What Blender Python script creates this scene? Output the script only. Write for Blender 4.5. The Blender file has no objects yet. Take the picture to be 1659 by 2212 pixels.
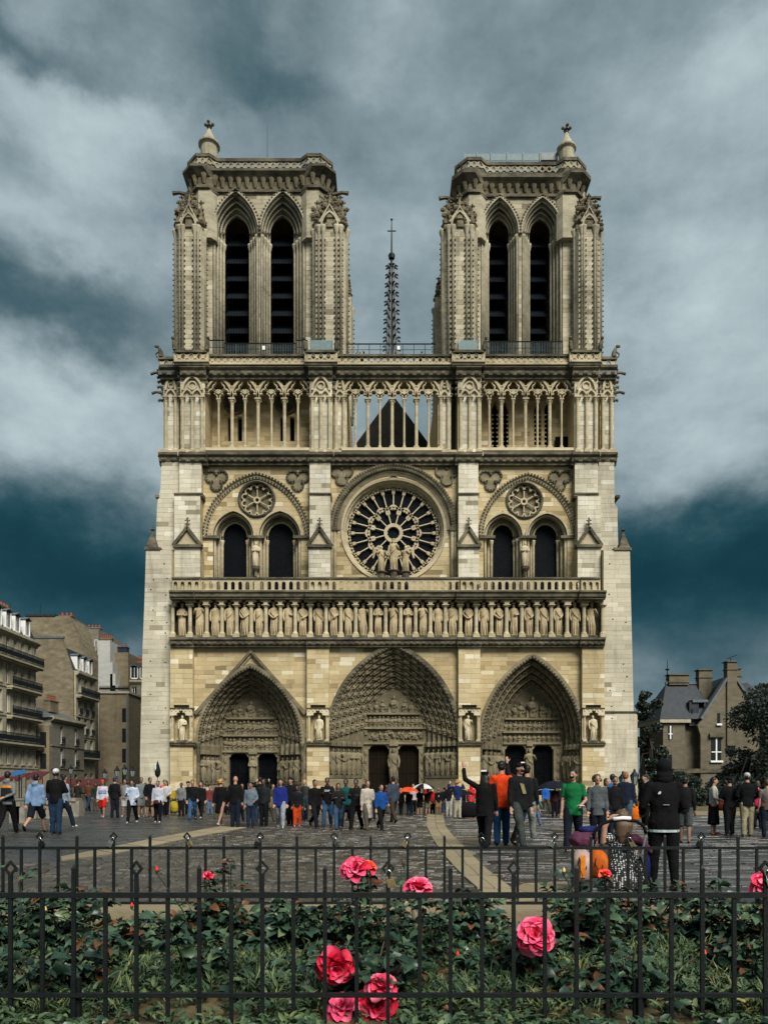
import bpy, math, random
import numpy as np
from mathutils import Vector, Matrix

random.seed(7); RNG = np.random.default_rng(7)
sc = bpy.context.scene
COL = sc.collection
R = math.radians
EYE = 1.4
F, CX, HV = 1597.5, 829.5, 1694.2          # lens and horizon, in units of a 1659 x 2212 sheet
K = 2266 / 1659.0

# ------------------------------------------------------------------ camera
cam_d = bpy.data.cameras.new('camera')
cam = bpy.data.objects.new('camera', cam_d); COL.objects.link(cam)
cam.location = (0, 0, EYE); cam.rotation_euler = (R(90), 0, 0)
cam_d.sensor_fit = 'VERTICAL'; cam_d.sensor_height = 36.0; cam_d.sensor_width = 27.0
cam_d.lens = F / 2212.0 * 36.0
cam_d.shift_y = (HV - 1106.0) / 2212.0
cam_d.clip_start = 0.05; cam_d.clip_end = 6000
sc.camera = cam

# ------------------------------------------------------------------ exposure
EXPO = 1.85
vs = sc.view_settings
sc.display_settings.display_device = 'sRGB'
vs.view_transform = 'Standard'; vs.look = 'None'; vs.exposure = EXPO; vs.gamma = 1.0
vs.use_curve_mapping = False
cy = sc.cycles
cy.max_bounces = 5; cy.diffuse_bounces = 3; cy.glossy_bounces = 2; cy.transmission_bounces = 2; cy.transparent_max_bounces = 4
cy.caustics_reflective = False; cy.caustics_refractive = False

def lin(c):
    c = c / 255.0
    return c / 12.92 if c <= 0.04045 else ((c + 0.055) / 1.055) ** 2.4
def srgb(r, g, b): return (lin(r), lin(g), lin(b), 1.0)

# ------------------------------------------------------------------ sky: storm cloud over a Nishita sky
SUN_EL, SUN_AZ = 45.0, 156.0                  # behind the camera, a little to its right
world = bpy.data.worlds.new('World'); sc.world = world; world.use_nodes = True
wt = world.node_tree; wt.nodes.clear()
world.cycles.sampling_method = 'MANUAL'; world.cycles.sample_map_resolution = 256
def wn(t, **kw):
    n = wt.nodes.new(t)
    for k, v in kw.items(): setattr(n, k, v)
    return n
def wmath(op, a, b=None, c=None):
    n = wn('ShaderNodeMath', operation=op)
    for i, s in enumerate((a, b, c)):
        if s is None: continue
        if isinstance(s, (int, float)): n.inputs[i].default_value = s
        else: wt.links.new(s, n.inputs[i])
    return n.outputs[0]
tc = wn('ShaderNodeTexCoord')
def wnoise(scale, detail, rough, stretch, dist=0.0):
    mp = wn('ShaderNodeMapping'); mp.inputs['Scale'].default_value = stretch
    wt.links.new(tc.outputs['Generated'], mp.inputs[0])
    nz = wn('ShaderNodeTexNoise'); nz.inputs['Scale'].default_value = scale
    nz.inputs['Detail'].default_value = detail; nz.inputs['Roughness'].default_value = rough
    nz.inputs['Distortion'].default_value = dist
    wt.links.new(mp.outputs[0], nz.inputs['Vector'])
    return nz
warp = wnoise(5.5, 6.0, 0.58, (1, 1, 1.5))
vm = wn('ShaderNodeVectorMath', operation='SUBTRACT'); vm.inputs[1].default_value = (.5, .5, .5)
wt.links.new(warp.outputs['Color'], vm.inputs[0])
vs2 = wn('ShaderNodeVectorMath', operation='SCALE'); vs2.inputs['Scale'].default_value = 0.17
wt.links.new(vm.outputs[0], vs2.inputs[0])
va = wn('ShaderNodeVectorMath', operation='ADD')
wt.links.new(tc.outputs['Generated'], va.inputs[0]); wt.links.new(vs2.outputs[0], va.inputs[1])
sx = wn('ShaderNodeSeparateXYZ'); wt.links.new(va.outputs[0], sx.inputs[0])
az = wmath('ARCTAN2', sx.outputs[0], sx.outputs[1])
el = wmath('ARCSINE', wmath('MINIMUM', wmath('MAXIMUM', sx.outputs[2], -1.0), 1.0))
cb = wn('ShaderNodeCombineXYZ'); wt.links.new(az, cb.inputs[0]); wt.links.new(el, cb.inputs[1]); azel = cb.outputs[0]
def bank(u, v, ru, rv):
    """one cloud bank: direction and angular size"""
    a0 = math.atan((u - CX) / F); e0 = math.atan((HV - v) / math.hypot(F, u - CX))
    ra, re = ru / F, rv / F * math.cos(e0) ** 2
    n = wn('ShaderNodeVectorMath', operation='MULTIPLY_ADD'); wt.links.new(azel, n.inputs[0])
    n.inputs[1].default_value = (1 / ra, 1 / re, 0); n.inputs[2].default_value = (-a0 / ra, -e0 / re, 0)
    d = wn('ShaderNodeVectorMath', operation='DOT_PRODUCT'); wt.links.new(n.outputs[0], d.inputs[0]); wt.links.new(n.outputs[0], d.inputs[1])
    return wmath('POWER', 0.3679, d.outputs['Value'])
BANKS = [(40, 10, 160, 70, -.25), (140, 210, 210, 200, .26), (470, 90, 260, 150, -.14), (600, 190, 150, 60, -.10),
         (800, 110, 160, 120, .14), (1180, 90, 250, 120, -.06), (1600, 160, 120, 90, .10), (1500, 330, 170, 150, .12),
         (120, 500, 260, 80, .14), (120, 670, 300, 70, -.24), (110, 860, 260, 90, .22), (200, 990, 300, 70, .12),
         (100, 1215, 520, 125, -.58), (180, 1390, 320, 90, -.22), (840, 640, 160, 260, .10),
         (1480, 650, 200, 130, .20), (1500, 880, 300, 130, .14), (1560, 1010, 240, 70, .12), (1500, 1220, 460, 115, -.56),
         (1560, 1420, 300, 120, -.26), (60, 330, 120, 80, -.08)]
val = None
for b in BANKS:
    val = wmath('MULTIPLY_ADD', bank(*b[:4]), b[4], 0.63 if val is None else val)
n1 = wnoise(3.2, 7.0, 0.6, (1, 1, 1.7)); n2 = wnoise(9.0, 6.0, 0.62, (1, 1, 1.7))
val = wmath('MULTIPLY_ADD', wmath('SUBTRACT', n1.outputs['Fac'], 0.5), 0.46, val)
val = wmath('MULTIPLY_ADD', wmath('SUBTRACT', n2.outputs['Fac'], 0.5), 0.38, val)
ramp = wn('ShaderNodeValToRGB'); wt.links.new(val, ramp.inputs[0])
cr = ramp.color_ramp; cr.interpolation = 'B_SPLINE'
cr.elements[0].position = 0.0; cr.elements[0].color = srgb(8, 50, 60)
cr.elements[1].position = 1.0; cr.elements[1].color = srgb(206, 222, 226)
for p, c in ((.20, (24, 70, 80)), (.38, (66, 94, 104)), (.56, (114, 133, 140)), (.76, (160, 177, 183))):
    e = cr.elements.new(p); e.color = srgb(*c)
nish = wn('ShaderNodeTexSky', sky_type='NISHITA'); nish.sun_disc = False
nish.sun_elevation = R(SUN_EL); nish.sun_rotation = R(SUN_AZ); nish.air_density = 1.0
sk = wn('ShaderNodeVectorMath', operation='SCALE'); sk.inputs['Scale'].default_value = 10.0 / 2 ** EXPO
wt.links.new(ramp.outputs[0], sk.inputs[0])
mixs = wn('ShaderNodeMix', data_type='RGBA'); mixs.inputs[0].default_value = 0.993
wt.links.new(nish.outputs[0], mixs.inputs[6]); wt.links.new(sk.outputs[0], mixs.inputs[7])
bg = wn('ShaderNodeBackground'); bg.inputs['Strength'].default_value = 0.10
wt.links.new(mixs.outputs[2], bg.inputs[0])
wo = wn('ShaderNodeOutputWorld'); wt.links.new(bg.outputs[0], wo.inputs[0])

# ------------------------------------------------------------------ sun: the bright overcast behind the photographer
sun_d = bpy.data.lights.new('sun', 'SUN'); sun_d.energy = 1.5; sun_d.angle = R(30); sun_d.color = (1.0, 0.95, 0.86)
sun = bpy.data.objects.new('sun', sun_d); COL.objects.link(sun)
a, e = R(SUN_AZ), R(SUN_EL)
to_sun = Vector((math.sin(a) * math.cos(e), math.cos(a) * math.cos(e), math.sin(e)))
sun.rotation_euler = to_sun.to_track_quat('Z', 'Y').to_euler()
sun.location = to_sun * 200
# ================================================================== helpers
def X(u, Y): return (u - CX) * Y / F
def Z(v, Y): return EYE + (HV - v) * Y / F
def L(p, Y): return p * Y / F
def XP(px, Y): return X(px / K, Y)
def ZP(py, Y): return Z(py / K, Y)

def link(name, data, parent=None):
    o = bpy.data.objects.new(name, data); COL.objects.link(o)
    if parent is not None: o.parent = parent
    return o
def tag(o, label, cat, group=None):
    o['label'] = label; o['category'] = cat
    if group: o['group'] = group
    return o
def kind(o, k): o['kind'] = k; return o
def thing(name, label, cat, loc=(0, 0, 0), rz=0.0, group=None):
    o = link(name, None); o.location = loc; o.rotation_euler = (0, 0, rz)
    o.empty_display_size = 0.2
    return tag(o, label, cat, group)
def part(name, parent, loc=(0, 0, 0), rz=0.0):
    o = link(name, None, parent); o.location = loc; o.rotation_euler = (0, 0, rz); return o
def copy_tree(o, parent=None):
    c = o.copy(); COL.objects.link(c); c.parent = parent
    for ch in list(o.children): copy_tree(ch, c)
    return c
def inst(name, me, parent, loc=(0, 0, 0), rz=0.0, s=1.0):
    o = link(name, me, parent); o.location = loc; o.rotation_euler = (0, 0, rz)
    o.scale = (s, s, s) if not isinstance(s, tuple) else s
    return o

class MB:
    """collects shapes into one mesh"""
    def __init__(self): self.v = []; self.f = []; self.t = []; self.cur = None
    def add(self, vs, fs, t=None):
        n = len(self.v); self.v.extend(vs)
        for f in fs: self.f.append(tuple(i + n for i in f)); self.t.append(t if t is not None else self.cur)
        return self
    def box(self, x0, x1, y0, y1, z0, z1, t=None):
        return self.add([(x0, y0, z0), (x1, y0, z0), (x1, y1, z0), (x0, y1, z0), (x0, y0, z1), (x1, y0, z1), (x1, y1, z1), (x0, y1, z1)],
                        [(0, 1, 5, 4), (1, 2, 6, 5), (2, 3, 7, 6), (3, 0, 4, 7), (4, 5, 6, 7), (3, 2, 1, 0)], t)
    def prism(self, poly, y0, y1, t=None):
        """poly in (x, z), extruded from y0 (front) to y1"""
        a = sum(poly[i][0] * poly[(i + 1) % len(poly)][1] - poly[(i + 1) % len(poly)][0] * poly[i][1] for i in range(len(poly)))
        if a < 0: poly = poly[::-1]
        n = len(poly)
        vs = [(x, y0, z) for x, z in poly] + [(x, y1, z) for x, z in poly]
        fs = [tuple(range(n)), tuple(range(2 * n - 1, n - 1, -1))] + [((i + 1) % n, i, n + i, n + (i + 1) % n) for i in range(n)]
        return self.add(vs, fs, t)
    def plan(self, poly, z0, z1, top=1.0, t=None):
        """poly in (x, y), extruded up; top scales the upper outline about its centre"""
        a = sum(poly[i][0] * poly[(i + 1) % len(poly)][1] - poly[(i + 1) % len(poly)][0] * poly[i][1] for i in range(len(poly)))
        if a < 0: poly = poly[::-1]
        n = len(poly); cx = sum(p[0] for p in poly) / n; cy = sum(p[1] for p in poly) / n
        vs = [(x, y, z0) for x, y in poly] + [(cx + (x - cx) * top, cy + (y - cy) * top, z1) for x, y in poly]
        fs = [tuple(range(n - 1, -1, -1)), tuple(range(n, 2 * n))] + [(i, (i + 1) % n, n + (i + 1) % n, n + i) for i in range(n)]
        return self.add(vs, fs, t)
    def rings(self, rs, caps=True, closed=False, t=None):
        """rs: list of equal-length point rings"""
        n = len(rs[0]); vs = [p for r in rs for p in r]; fs = []
        for k in range(len(rs) - 1):
            for i in range(n):
                j = (i + 1) % n
                fs.append((k * n + i, k * n + j, (k + 1) * n + j, (k + 1) * n + i))
        if caps: fs.append(tuple(range(n - 1, -1, -1))); fs.append(tuple(range((len(rs) - 1) * n, len(rs) * n)))
        return self.add(vs, fs, t)
    def tube(self, path, rad, n=6, t=None, flat=1.0):
        path = [Vector(p) for p in path]
        if isinstance(rad, (int, float)): rad = [rad] * len(path)
        rs = []; up = None
        for i, p in enumerate(path):
            d = (path[min(i + 1, len(path) - 1)] - path[max(i - 1, 0)])
            if d.length < 1e-9: d = Vector((0, 0, 1))
            d.normalize()
            if up is None:
                up = d.cross(Vector((0, 1, 0)) if abs(d.y) < .9 else Vector((1, 0, 0))).normalized()
            else:
                up = (up - d * up.dot(d))
                up = up.normalized() if up.length > 1e-6 else d.orthogonal().normalized()
            s = d.cross(up)
            rs.append([tuple(p + (up * math.cos(q) + s * math.sin(q) * flat) * rad[i]) for q in (2 * math.pi * k / n for k in range(n))])
        return self.rings(rs, t=t)
    def lathe(self, prof, cx=0, cy=0, n=10, t=None, sy=1.0, a0=0.0):
        rs = [[(cx + r * math.cos(a0 + 2 * math.pi * k / n), cy + r * sy * math.sin(a0 + 2 * math.pi * k / n), z) for k in range(n)] for r, z in prof]
        return self.rings(rs, t=t)
    def loft(self, secs, n=10, t=None):
        """secs: (cx, cy, z, rx, ry) horizontal ellipses"""
        rs = [[(cx + rx * math.cos(2 * math.pi * k / n), cy + ry * math.sin(2 * math.pi * k / n), z) for k in range(n)] for cx, cy, z, rx, ry in secs]
        return self.rings(rs, t=t)
    def ell(self, c, r, n=8, m=5, t=None):
        rs = []
        for i in range(1, m):
            th = math.pi * i / m
            rs.append([(c[0] + r[0] * math.sin(th) * math.cos(2 * math.pi * k / n), c[1] + r[1] * math.sin(th) * math.sin(2 * math.pi * k / n),
                        c[2] - r[2] * math.cos(th)) for k in range(n)])
        b = len(self.v); self.rings(rs, caps=False, t=t)
        self.v.append((c[0], c[1], c[2] - r[2])); self.v.append((c[0], c[1], c[2] + r[2]))
        lo, hi = len(self.v) - 2, len(self.v) - 1; e = b + (m - 2) * n
        for i in range(n):
            j = (i + 1) % n
            self.f.append((b + j, b + i, lo)); self.t.append(t if t is not None else self.cur)
            self.f.append((e + i, e + j, hi)); self.t.append(t if t is not None else self.cur)
        return self
    def sweep(self, curve, prof, closed=False, t=None):
        """sweep a closed profile (n, y) along a curve in the xz plane; n is measured along the curve's left normal"""
        m = len(curve); rs = []
        for i, (x, z) in enumerate(curve):
            if closed: a, b = curve[i - 1], curve[(i + 1) % m]
            else: a, b = curve[max(i - 1, 0)], curve[min(i + 1, m - 1)]
            dx, dz = b[0] - a[0], b[1] - a[1]; l = math.hypot(dx, dz) or 1
            nx, nz = -dz / l, dx / l
            rs.append([(x + nx * p, y, z + nz * p) for p, y in prof])
        if closed: rs.append(rs[0])
        return self.rings(rs, caps=not closed, t=t)
    def hexa(self, p, t=None):
        return self.add(p, [(0, 1, 5, 4), (1, 2, 6, 5), (2, 3, 7, 6), (3, 0, 4, 7), (4, 5, 6, 7), (3, 2, 1, 0)], t)
    def mesh(self, name, mats, smooth=False):
        me = bpy.data.meshes.new(name); me.from_pydata(self.v, [], self.f)
        for m in (mats if isinstance(mats, (list, tuple)) else [mats]): me.materials.append(m)
        if any(x is not None for x in self.t):
            at = me.attributes.new('tint', 'FLOAT', 'FACE')
            at.data.foreach_set('value', [0.5 if x is None else x for x in self.t])
        if smooth: me.polygons.foreach_set('use_smooth', [True] * len(me.polygons))
        me.update()
        return me
    def build(self, name, mats, parent=None, smooth=False):
        return link(name, self.mesh(name, mats, smooth), parent)

def np_mesh(name, V, Q, mats, smooth=False, tint=None, mi=None):
    """V (n,3), Q (m,k) as numpy arrays"""
    me = bpy.data.meshes.new(name); m, k = Q.shape
    me.vertices.add(len(V)); me.vertices.foreach_set('co', np.asarray(V, np.float32).ravel())
    me.loops.add(m * k); me.loops.foreach_set('vertex_index', Q.astype(np.int32).ravel())
    me.polygons.add(m); me.polygons.foreach_set('loop_start', np.arange(0, m * k, k, dtype=np.int32))
    for x in (mats if isinstance(mats, (list, tuple)) else [mats]): me.materials.append(x)
    if mi is not None: me.polygons.foreach_set('material_index', np.asarray(mi, np.int32))
    if smooth: me.polygons.foreach_set('use_smooth', np.ones(m, bool))
    if tint is not None:
        at = me.attributes.new('tint', 'FLOAT', 'FACE'); at.data.foreach_set('value', np.asarray(tint, np.float32))
    me.update(calc_edges=True)
    return me

# ------------------------------------------------------------------ arches
class Arch:
    """opening with straight jambs from zb to zs and a pointed (or round, h = a) head"""
    def __init__(s, cx, a, zs, h, zb): s.cx, s.a, s.zs, s.h, s.zb = cx, a, zs, h, zb; s.c = (h * h - a * a) / (2 * a); s.R = a + s.c
    def half(s, z):
        if z <= s.zs: return s.a
        d = s.R ** 2 - (z - s.zs) ** 2
        return max(math.sqrt(max(d, 0)) - s.c, 0)
    def interval(s, z):
        if z < s.zb - 1e-6 or z > s.zs + s.h: return None
        w = s.half(z); return (s.cx - w, s.cx + w)
    def curve(s, n=12, jamb=True, grow=0.0):
        """left foot, over the apex, to the right foot"""
        a = s.a + grow; Rr = s.R + grow; top = math.sqrt(max(Rr ** 2 - s.c ** 2, 1e-9))
        th = math.atan2(top, -s.c)              # angle of the apex seen from the left arc's centre (c, 0)
        pts = []
        for i in range(n + 1):
            q = math.pi + (th - math.pi) * i / n
            pts.append((s.cx + s.c + Rr * math.cos(q), s.zs + Rr * math.sin(q)))
        r = [(2 * s.cx - x, z) for x, z in pts[::-1][1:]]
        pts = pts + r
        if jamb: pts = [(s.cx - a, s.zb)] + pts + [(s.cx + a, s.zb)]
        return pts
class Circ:
    def __init__(s, cx, cz, r): s.cx, s.cz, s.r = cx, cz, r
    def interval(s, z):
        d = s.r ** 2 - (z - s.cz) ** 2
        if d <= 0: return None
        w = math.sqrt(d); return (s.cx - w, s.cx + w)
class Rect:
    def __init__(s, x0, x1, z0, z1): s.cx = (x0 + x1) / 2; s.x0, s.x1, s.z0, s.z1 = x0, x1, z0, z1
    def interval(s, z): return (s.x0, s.x1) if s.z0 - 1e-6 <= z <= s.z1 + 1e-6 else None
def circle(cx, cz, r, n=32, a0=0.0): return [(cx + r * math.cos(a0 - 2 * math.pi * i / n), cz + r * math.sin(a0 - 2 * math.pi * i / n)) for i in range(n)]
def rect_prof(n0, n1, y0, y1): return [(n0, y0), (n0, y1), (n1, y1), (n1, y0)]

def wall_rows(x0, x1, z0, z1, openings, course=0.42, cuts=()):
    """rows of (za, zb, [((xa0, xa1), (xb0, xb1))]): solid spans at the bottom and the top of the row"""
    zs = {z0, z1}
    n = max(1, round((z1 - z0) / course))
    for i in range(1, n): zs.add(z0 + (z1 - z0) * i / n)
    for o in openings:
        for q in ((o.z0, o.z1) if isinstance(o, Rect) else ()):
            if z0 < q < z1: zs.add(q)
    zs = sorted(zs); out = []
    for za, zb in zip(zs, zs[1:]):
        if zb - za < 1e-4: continue
        gaps = []
        for o in openings:
            p, q = o.interval(za + 1e-5), o.interval(zb - 1e-5)
            if p is None and q is None: continue
            if p is None: p = ((q[0] + q[1]) / 2,) * 2
            if q is None: q = ((p[0] + p[1]) / 2,) * 2
            gaps.append([p[0], q[0], p[1], q[1]])
        gaps.sort(key=lambda g: g[0] + g[1])
        m = []
        for g in gaps:
            if m and (g[0] < m[-1][2] and g[1] < m[-1][3]): m[-1][2] = max(m[-1][2], g[2]); m[-1][3] = max(m[-1][3], g[3])
            else: m.append(list(g))
        spans = []; a = (x0, x0)
        for g in m:
            b = (max(g[0], a[0]), max(g[1], a[1])); spans.append((a, b)); a = (min(g[2], x1), min(g[3], x1))
        spans.append((a, (x1, x1)))
        out.append((za, zb, [s for s in spans if (s[1][0] - s[0][0]) + (s[1][1] - s[0][1]) > 0.01]))
    return out

def wall_back(mb, rows, y, yb):
    """solid wall behind the facing stones"""
    for za, zb, spans in rows:
        for (a0, a1), (b0, b1) in spans:
            mb.add([(a0, y, za), (b0, y, za), (b1, y, zb), (a1, y, zb), (a0, yb, za), (b0, yb, za), (b1, yb, zb), (a1, yb, zb)],
                   [(0, 1, 2, 3), (7, 6, 5, 4), (4, 0, 3, 7), (1, 5, 6, 2)] + [(3, 2, 6, 7), (4, 5, 1, 0)])

BLOCKS = []                                     # (area, verts, faces, tint, parent)
def face_blocks(rows, y, parent, bl=(0.55, 1.35), joint=0.012, proud=0.02, base=0.5, var=0.22, pale=0.06, dark=0.06):
    """ashlar facing: every stone its own little slab"""
    for za, zb, spans in rows:
        rowt = random.uniform(-.06, .06)
        for a, b in spans:
            cuts = [a]; lo, hi = max(a), min(b)
            x = lo + random.uniform(.25, bl[1])
            while x < hi - 0.3: cuts.append((x, x)); x += random.uniform(*bl)
            cuts.append(b)
            for (p0, p1), (q0, q1) in zip(cuts, cuts[1:]):
                j = joint; p = random.uniform(.3, 1) * proud
                if (q0 - p0) + (q1 - p1) < 0.05: continue
                t = base + rowt + random.gauss(0, var * .45); r = random.random()
                if r < pale: t = random.uniform(.82, 1.0)
                elif r < pale + dark: t = random.uniform(.05, .25)
                t = min(max(t, 0.02), 1.0)
                A0, A1, B0, B1 = min(p0 + j, q0), min(p1 + j, q1), max(q0 - j, p0), max(q1 - j, p1)
                z0, z1 = za + j * .8, zb - j * .8; f = y - p
                vs = [(A0, f, z0), (B0, f, z0), (B1, f, z1), (A1, f, z1), (A0, y + .01, z0), (B0, y + .01, z0), (B1, y + .01, z1), (A1, y + .01, z1)]
                BLOCKS.append((((q0 - p0) + (q1 - p1)) * (zb - za) / 2, vs, [(0, 1, 2, 3), (4, 0, 3, 7), (1, 5, 6, 2), (3, 2, 6, 7), (4, 5, 1, 0)], t, parent))

def arch_panel(mb, x0, x1, zb, zt, a, zs, h, y0, y1, n=5, t=None):
    """rectangular panel with an arched notch cut up from its lower edge"""
    A = Arch((x0 + x1) / 2, a, zs, h, zb)
    c = A.curve(n)
    mb.prism([(x0, zb)] + c + [(x1, zb), (x1, zt), (x0, zt)], y0, y1, t)
def foil_panel(mb, x0, x1, zb, zt, y0, y1, t=None):
    """panel with a three-lobed notch"""
    W = x1 - x0; cx = (x0 + x1) / 2; w = min(W, (zt - zb) * 1.55); r = w * .2; c = []
    for ox, oz, s, e in ((-.22, .10, 200, 60), (0, .34, 170, 10), (.22, .10, 120, -20)):
        for i in range(6):
            q = R(s + (e - s) * i / 5); c.append((cx + ox * w + r * math.cos(q), zb + (zt - zb) * 0.0 + oz * w + r * math.sin(q)))
    c = [(cx - .42 * W, zb), (cx - .42 * W, zb + .05 * w)] + c + [(cx + .42 * W, zb + .05 * w), (cx + .42 * W, zb)]
    mb.prism([(x0, zb)] + c + [(x1, zb), (x1, zt), (x0, zt)], y0, y1, t)
# ================================================================== materials
class NT:
    def __init__(s, name):
        s.m = bpy.data.materials.new(name); s.m.use_nodes = True; s.t = s.m.node_tree
        s.b = s.t.nodes['Principled BSDF']
    def n(s, t, **kw):
        x = s.t.nodes.new(t)
        for k, v in kw.items(): setattr(x, k, v)
        return x
    def l(s, a, b): s.t.links.new(a, b)
    def put(s, sock, v):
        if hasattr(v, 'is_linked') or isinstance(v, bpy.types.NodeSocket): s.l(v, sock)
        else: sock.default_value = v
    def coord(s, obj=True):
        if obj == 'world': return s.n('ShaderNodeNewGeometry').outputs['Position']
        return s.n('ShaderNodeTexCoord').outputs['Object']
    def noise(s, scale, detail=4, rough=.55, stretch=(1, 1, 1), dist=0.0, co='world'):
        mp = s.n('ShaderNodeMapping'); mp.inputs['Scale'].default_value = stretch
        s.l(s.coord(co), mp.inputs[0])
        z = s.n('ShaderNodeTexNoise'); z.inputs['Scale'].default_value = scale; z.inputs['Detail'].default_value = detail
        z.inputs['Roughness'].default_value = rough; z.inputs['Distortion'].default_value = dist
        s.l(mp.outputs[0], z.inputs['Vector']); return z.outputs['Fac']
    def ramp(s, fac, stops, interp='LINEAR'):
        r = s.n('ShaderNodeValToRGB'); s.put(r.inputs[0], fac); c = r.color_ramp; c.interpolation = interp
        c.elements[0].position = stops[0][0]; c.elements[0].color = s.c4(stops[0][1])
        c.elements[1].position = stops[-1][0]; c.elements[1].color = s.c4(stops[-1][1])
        for p, q in stops[1:-1]: e = c.elements.new(p); e.color = s.c4(q)
        return r.outputs[0]
    @staticmethod
    def c4(c):
        if isinstance(c, (int, float)): return (c, c, c, 1)
        return tuple(c) if len(c) == 4 else tuple(c) + (1,)
    def mix(s, f, a, b, mode='MIX'):
        x = s.n('ShaderNodeMix', data_type='RGBA', blend_type=mode)
        s.put(x.inputs[0], f); s.put(x.inputs[6], a if not isinstance(a, tuple) else s.c4(a)); s.put(x.inputs[7], b if not isinstance(b, tuple) else s.c4(b))
        return x.outputs[2]
    def math(s, op, a, b=0.0, clamp=False):
        x = s.n('ShaderNodeMath', operation=op); x.use_clamp = clamp; s.put(x.inputs[0], a); s.put(x.inputs[1], b); return x.outputs[0]
    def attr(s, name='tint'): return s.n('ShaderNodeAttribute', attribute_name=name).outputs['Fac']
    def bump(s, h, strength=.4, dist=.02):
        b = s.n('ShaderNodeBump'); b.inputs['Strength'].default_value = strength; b.inputs['Distance'].default_value = dist
        s.l(h, b.inputs['Height']); s.l(b.outputs[0], s.b.inputs['Normal'])
    def done(s, col=None, rough=.8, metal=0.0, spec=None):
        if col is not None: s.put(s.b.inputs['Base Color'], col if not isinstance(col, tuple) else s.c4(col))
        s.put(s.b.inputs['Roughness'], rough); s.b.inputs['Metallic'].default_value = metal
        if spec is not None: s.b.inputs['Specular IOR Level'].default_value = spec
        return s.m

def simple(name, rgb, rough=.8, var=.25, scale=3.0, bump=0.0, metal=0.0, co='world', stretch=(1, 1, 1), spec=None):
    s = NT(name); f = s.noise(scale, 5, .6, stretch, co=co)
    lo = tuple(c * (1 - var) for c in rgb[:3]); hi = tuple(min(c * (1 + var), 1) for c in rgb[:3])
    col = s.ramp(f, [(.3, lo), (.7, hi)])
    if bump: s.bump(s.noise(scale * 6, 4, .6, stretch, co=co), bump, .01)
    return s.done(col, rough, metal, spec)

def stone_mat(name, stops, grime=.55, streak=.5, attr=True, grime_col=(.035, .033, .024), soil=.5):
    """limestone: stone colour from its own tint, weather crust in blotches and rain streaks"""
    s = NT(name)
    fine = s.noise(7.0, 6, .65)
    if attr:
        f = s.math('ADD', s.attr(), s.math('MULTIPLY', s.math('SUBTRACT', fine, .5), .28))
    else: f = s.math('ADD', s.math('MULTIPLY', s.noise(.9, 5, .6, (1, 1, 2.2)), .8), s.math('MULTIPLY', fine, .2))
    col = s.ramp(f, stops)
    big = s.noise(.16, 6, .62)
    st = s.noise(.9, 6, .68, (1.0, 1.0, .10), .3)
    hz = s.noise(1.1, 5, .65, (.22, .22, 2.6), .3)
    g = s.math('MULTIPLY', s.ramp(big, [(.40, 0.0), (.68, 1.0)]), grime)
    g2 = s.math('MULTIPLY', s.ramp(st, [(.52, 0.0), (.74, 1.0)]), streak)
    g3 = s.math('MULTIPLY', s.ramp(hz, [(.56, 0.0), (.74, 1.0)]), streak * .8)
    col = s.mix(s.math('MINIMUM', s.math('ADD', s.math('ADD', g, g2), g3), .85), col, s.mix(soil, col, s.c4(grime_col)))
    s.bump(s.math('ADD', s.noise(26, 5, .7), s.math('MULTIPLY', s.noise(5, 4, .6), .8)), .5, .03)
    return s.done(col, .9, 0, .25)

WARM = [(0.0, (.20, .15, .08)), (.25, (.33, .25, .13)), (.5, (.465, .37, .205)), (.75, (.555, .465, .285)), (1.0, (.72, .67, .53))]
M = {}
M['ashlar'] = stone_mat('ashlar_limestone', WARM, .5, .5)
PALE = [(0.0, (.22, .19, .135)), (.25, (.35, .315, .23)), (.5, (.47, .43, .325)), (.75, (.56, .52, .405)), (1.0, (.70, .67, .57))]
M['pale'] = stone_mat('pale_limestone', PALE, .6, .85)
M['tower'] = stone_mat('tower_limestone', [(0, (.18, .155, .10)), (.3, (.33, .29, .20)), (.6, (.45, .405, .29)), (1, (.58, .53, .41))], .6, .8, attr=True, soil=.6)
M['stone'] = stone_mat('trim_limestone', [(0.25, (.30, .245, .15)), (.5, (.45, .385, .25)), (.8, (.58, .52, .37))], .5, .6, attr=False)
M['mortar'] = stone_mat('mortar_wall', [(0.25, (.30, .24, .13)), (.5, (.46, .38, .22)), (.8, (.58, .51, .34))], .45, .5, attr=False)
M['crust'] = stone_mat('crusted_stone', [(0.2, (.03, .029, .021)), (.42, (.075, .068, .047)), (.6, (.17, .15, .10)), (.85, (.36, .32, .22))], .6, .6, attr=False, grime_col=(.012, .013, .010), soil=.75)
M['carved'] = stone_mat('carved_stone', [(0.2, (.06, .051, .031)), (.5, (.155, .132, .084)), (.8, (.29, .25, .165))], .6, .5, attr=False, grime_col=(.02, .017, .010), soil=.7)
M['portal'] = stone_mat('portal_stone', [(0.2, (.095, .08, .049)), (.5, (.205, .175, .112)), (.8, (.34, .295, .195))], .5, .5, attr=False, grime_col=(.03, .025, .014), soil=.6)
M['statue'] = stone_mat('statue_stone', [(0.2, (.27, .205, .115)), (.5, (.44, .355, .215)), (.8, (.58, .49, .33))], .35, .5, attr=False, soil=.55)
M['statue_pale'] = stone_mat('pale_statue_stone', [(0.2, (.40, .34, .22)), (.5, (.55, .48, .33)), (.8, (.66, .60, .45))], .3, .35, attr=False)
M['void'] = simple('dark_interior', (.004, .005, .006), .95, .3, 2, spec=.02)  # near-black colour stands in for the unlit depth behind openings
M['glass'] = simple('leaded_glass', (.003, .0045, .006), .6, .5, 4, .2, spec=.05)
M['louver'] = simple('slate_louver', (.007, .010, .013), .8, .5, 3, .2, stretch=(6, 6, .6), spec=.06)
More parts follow.
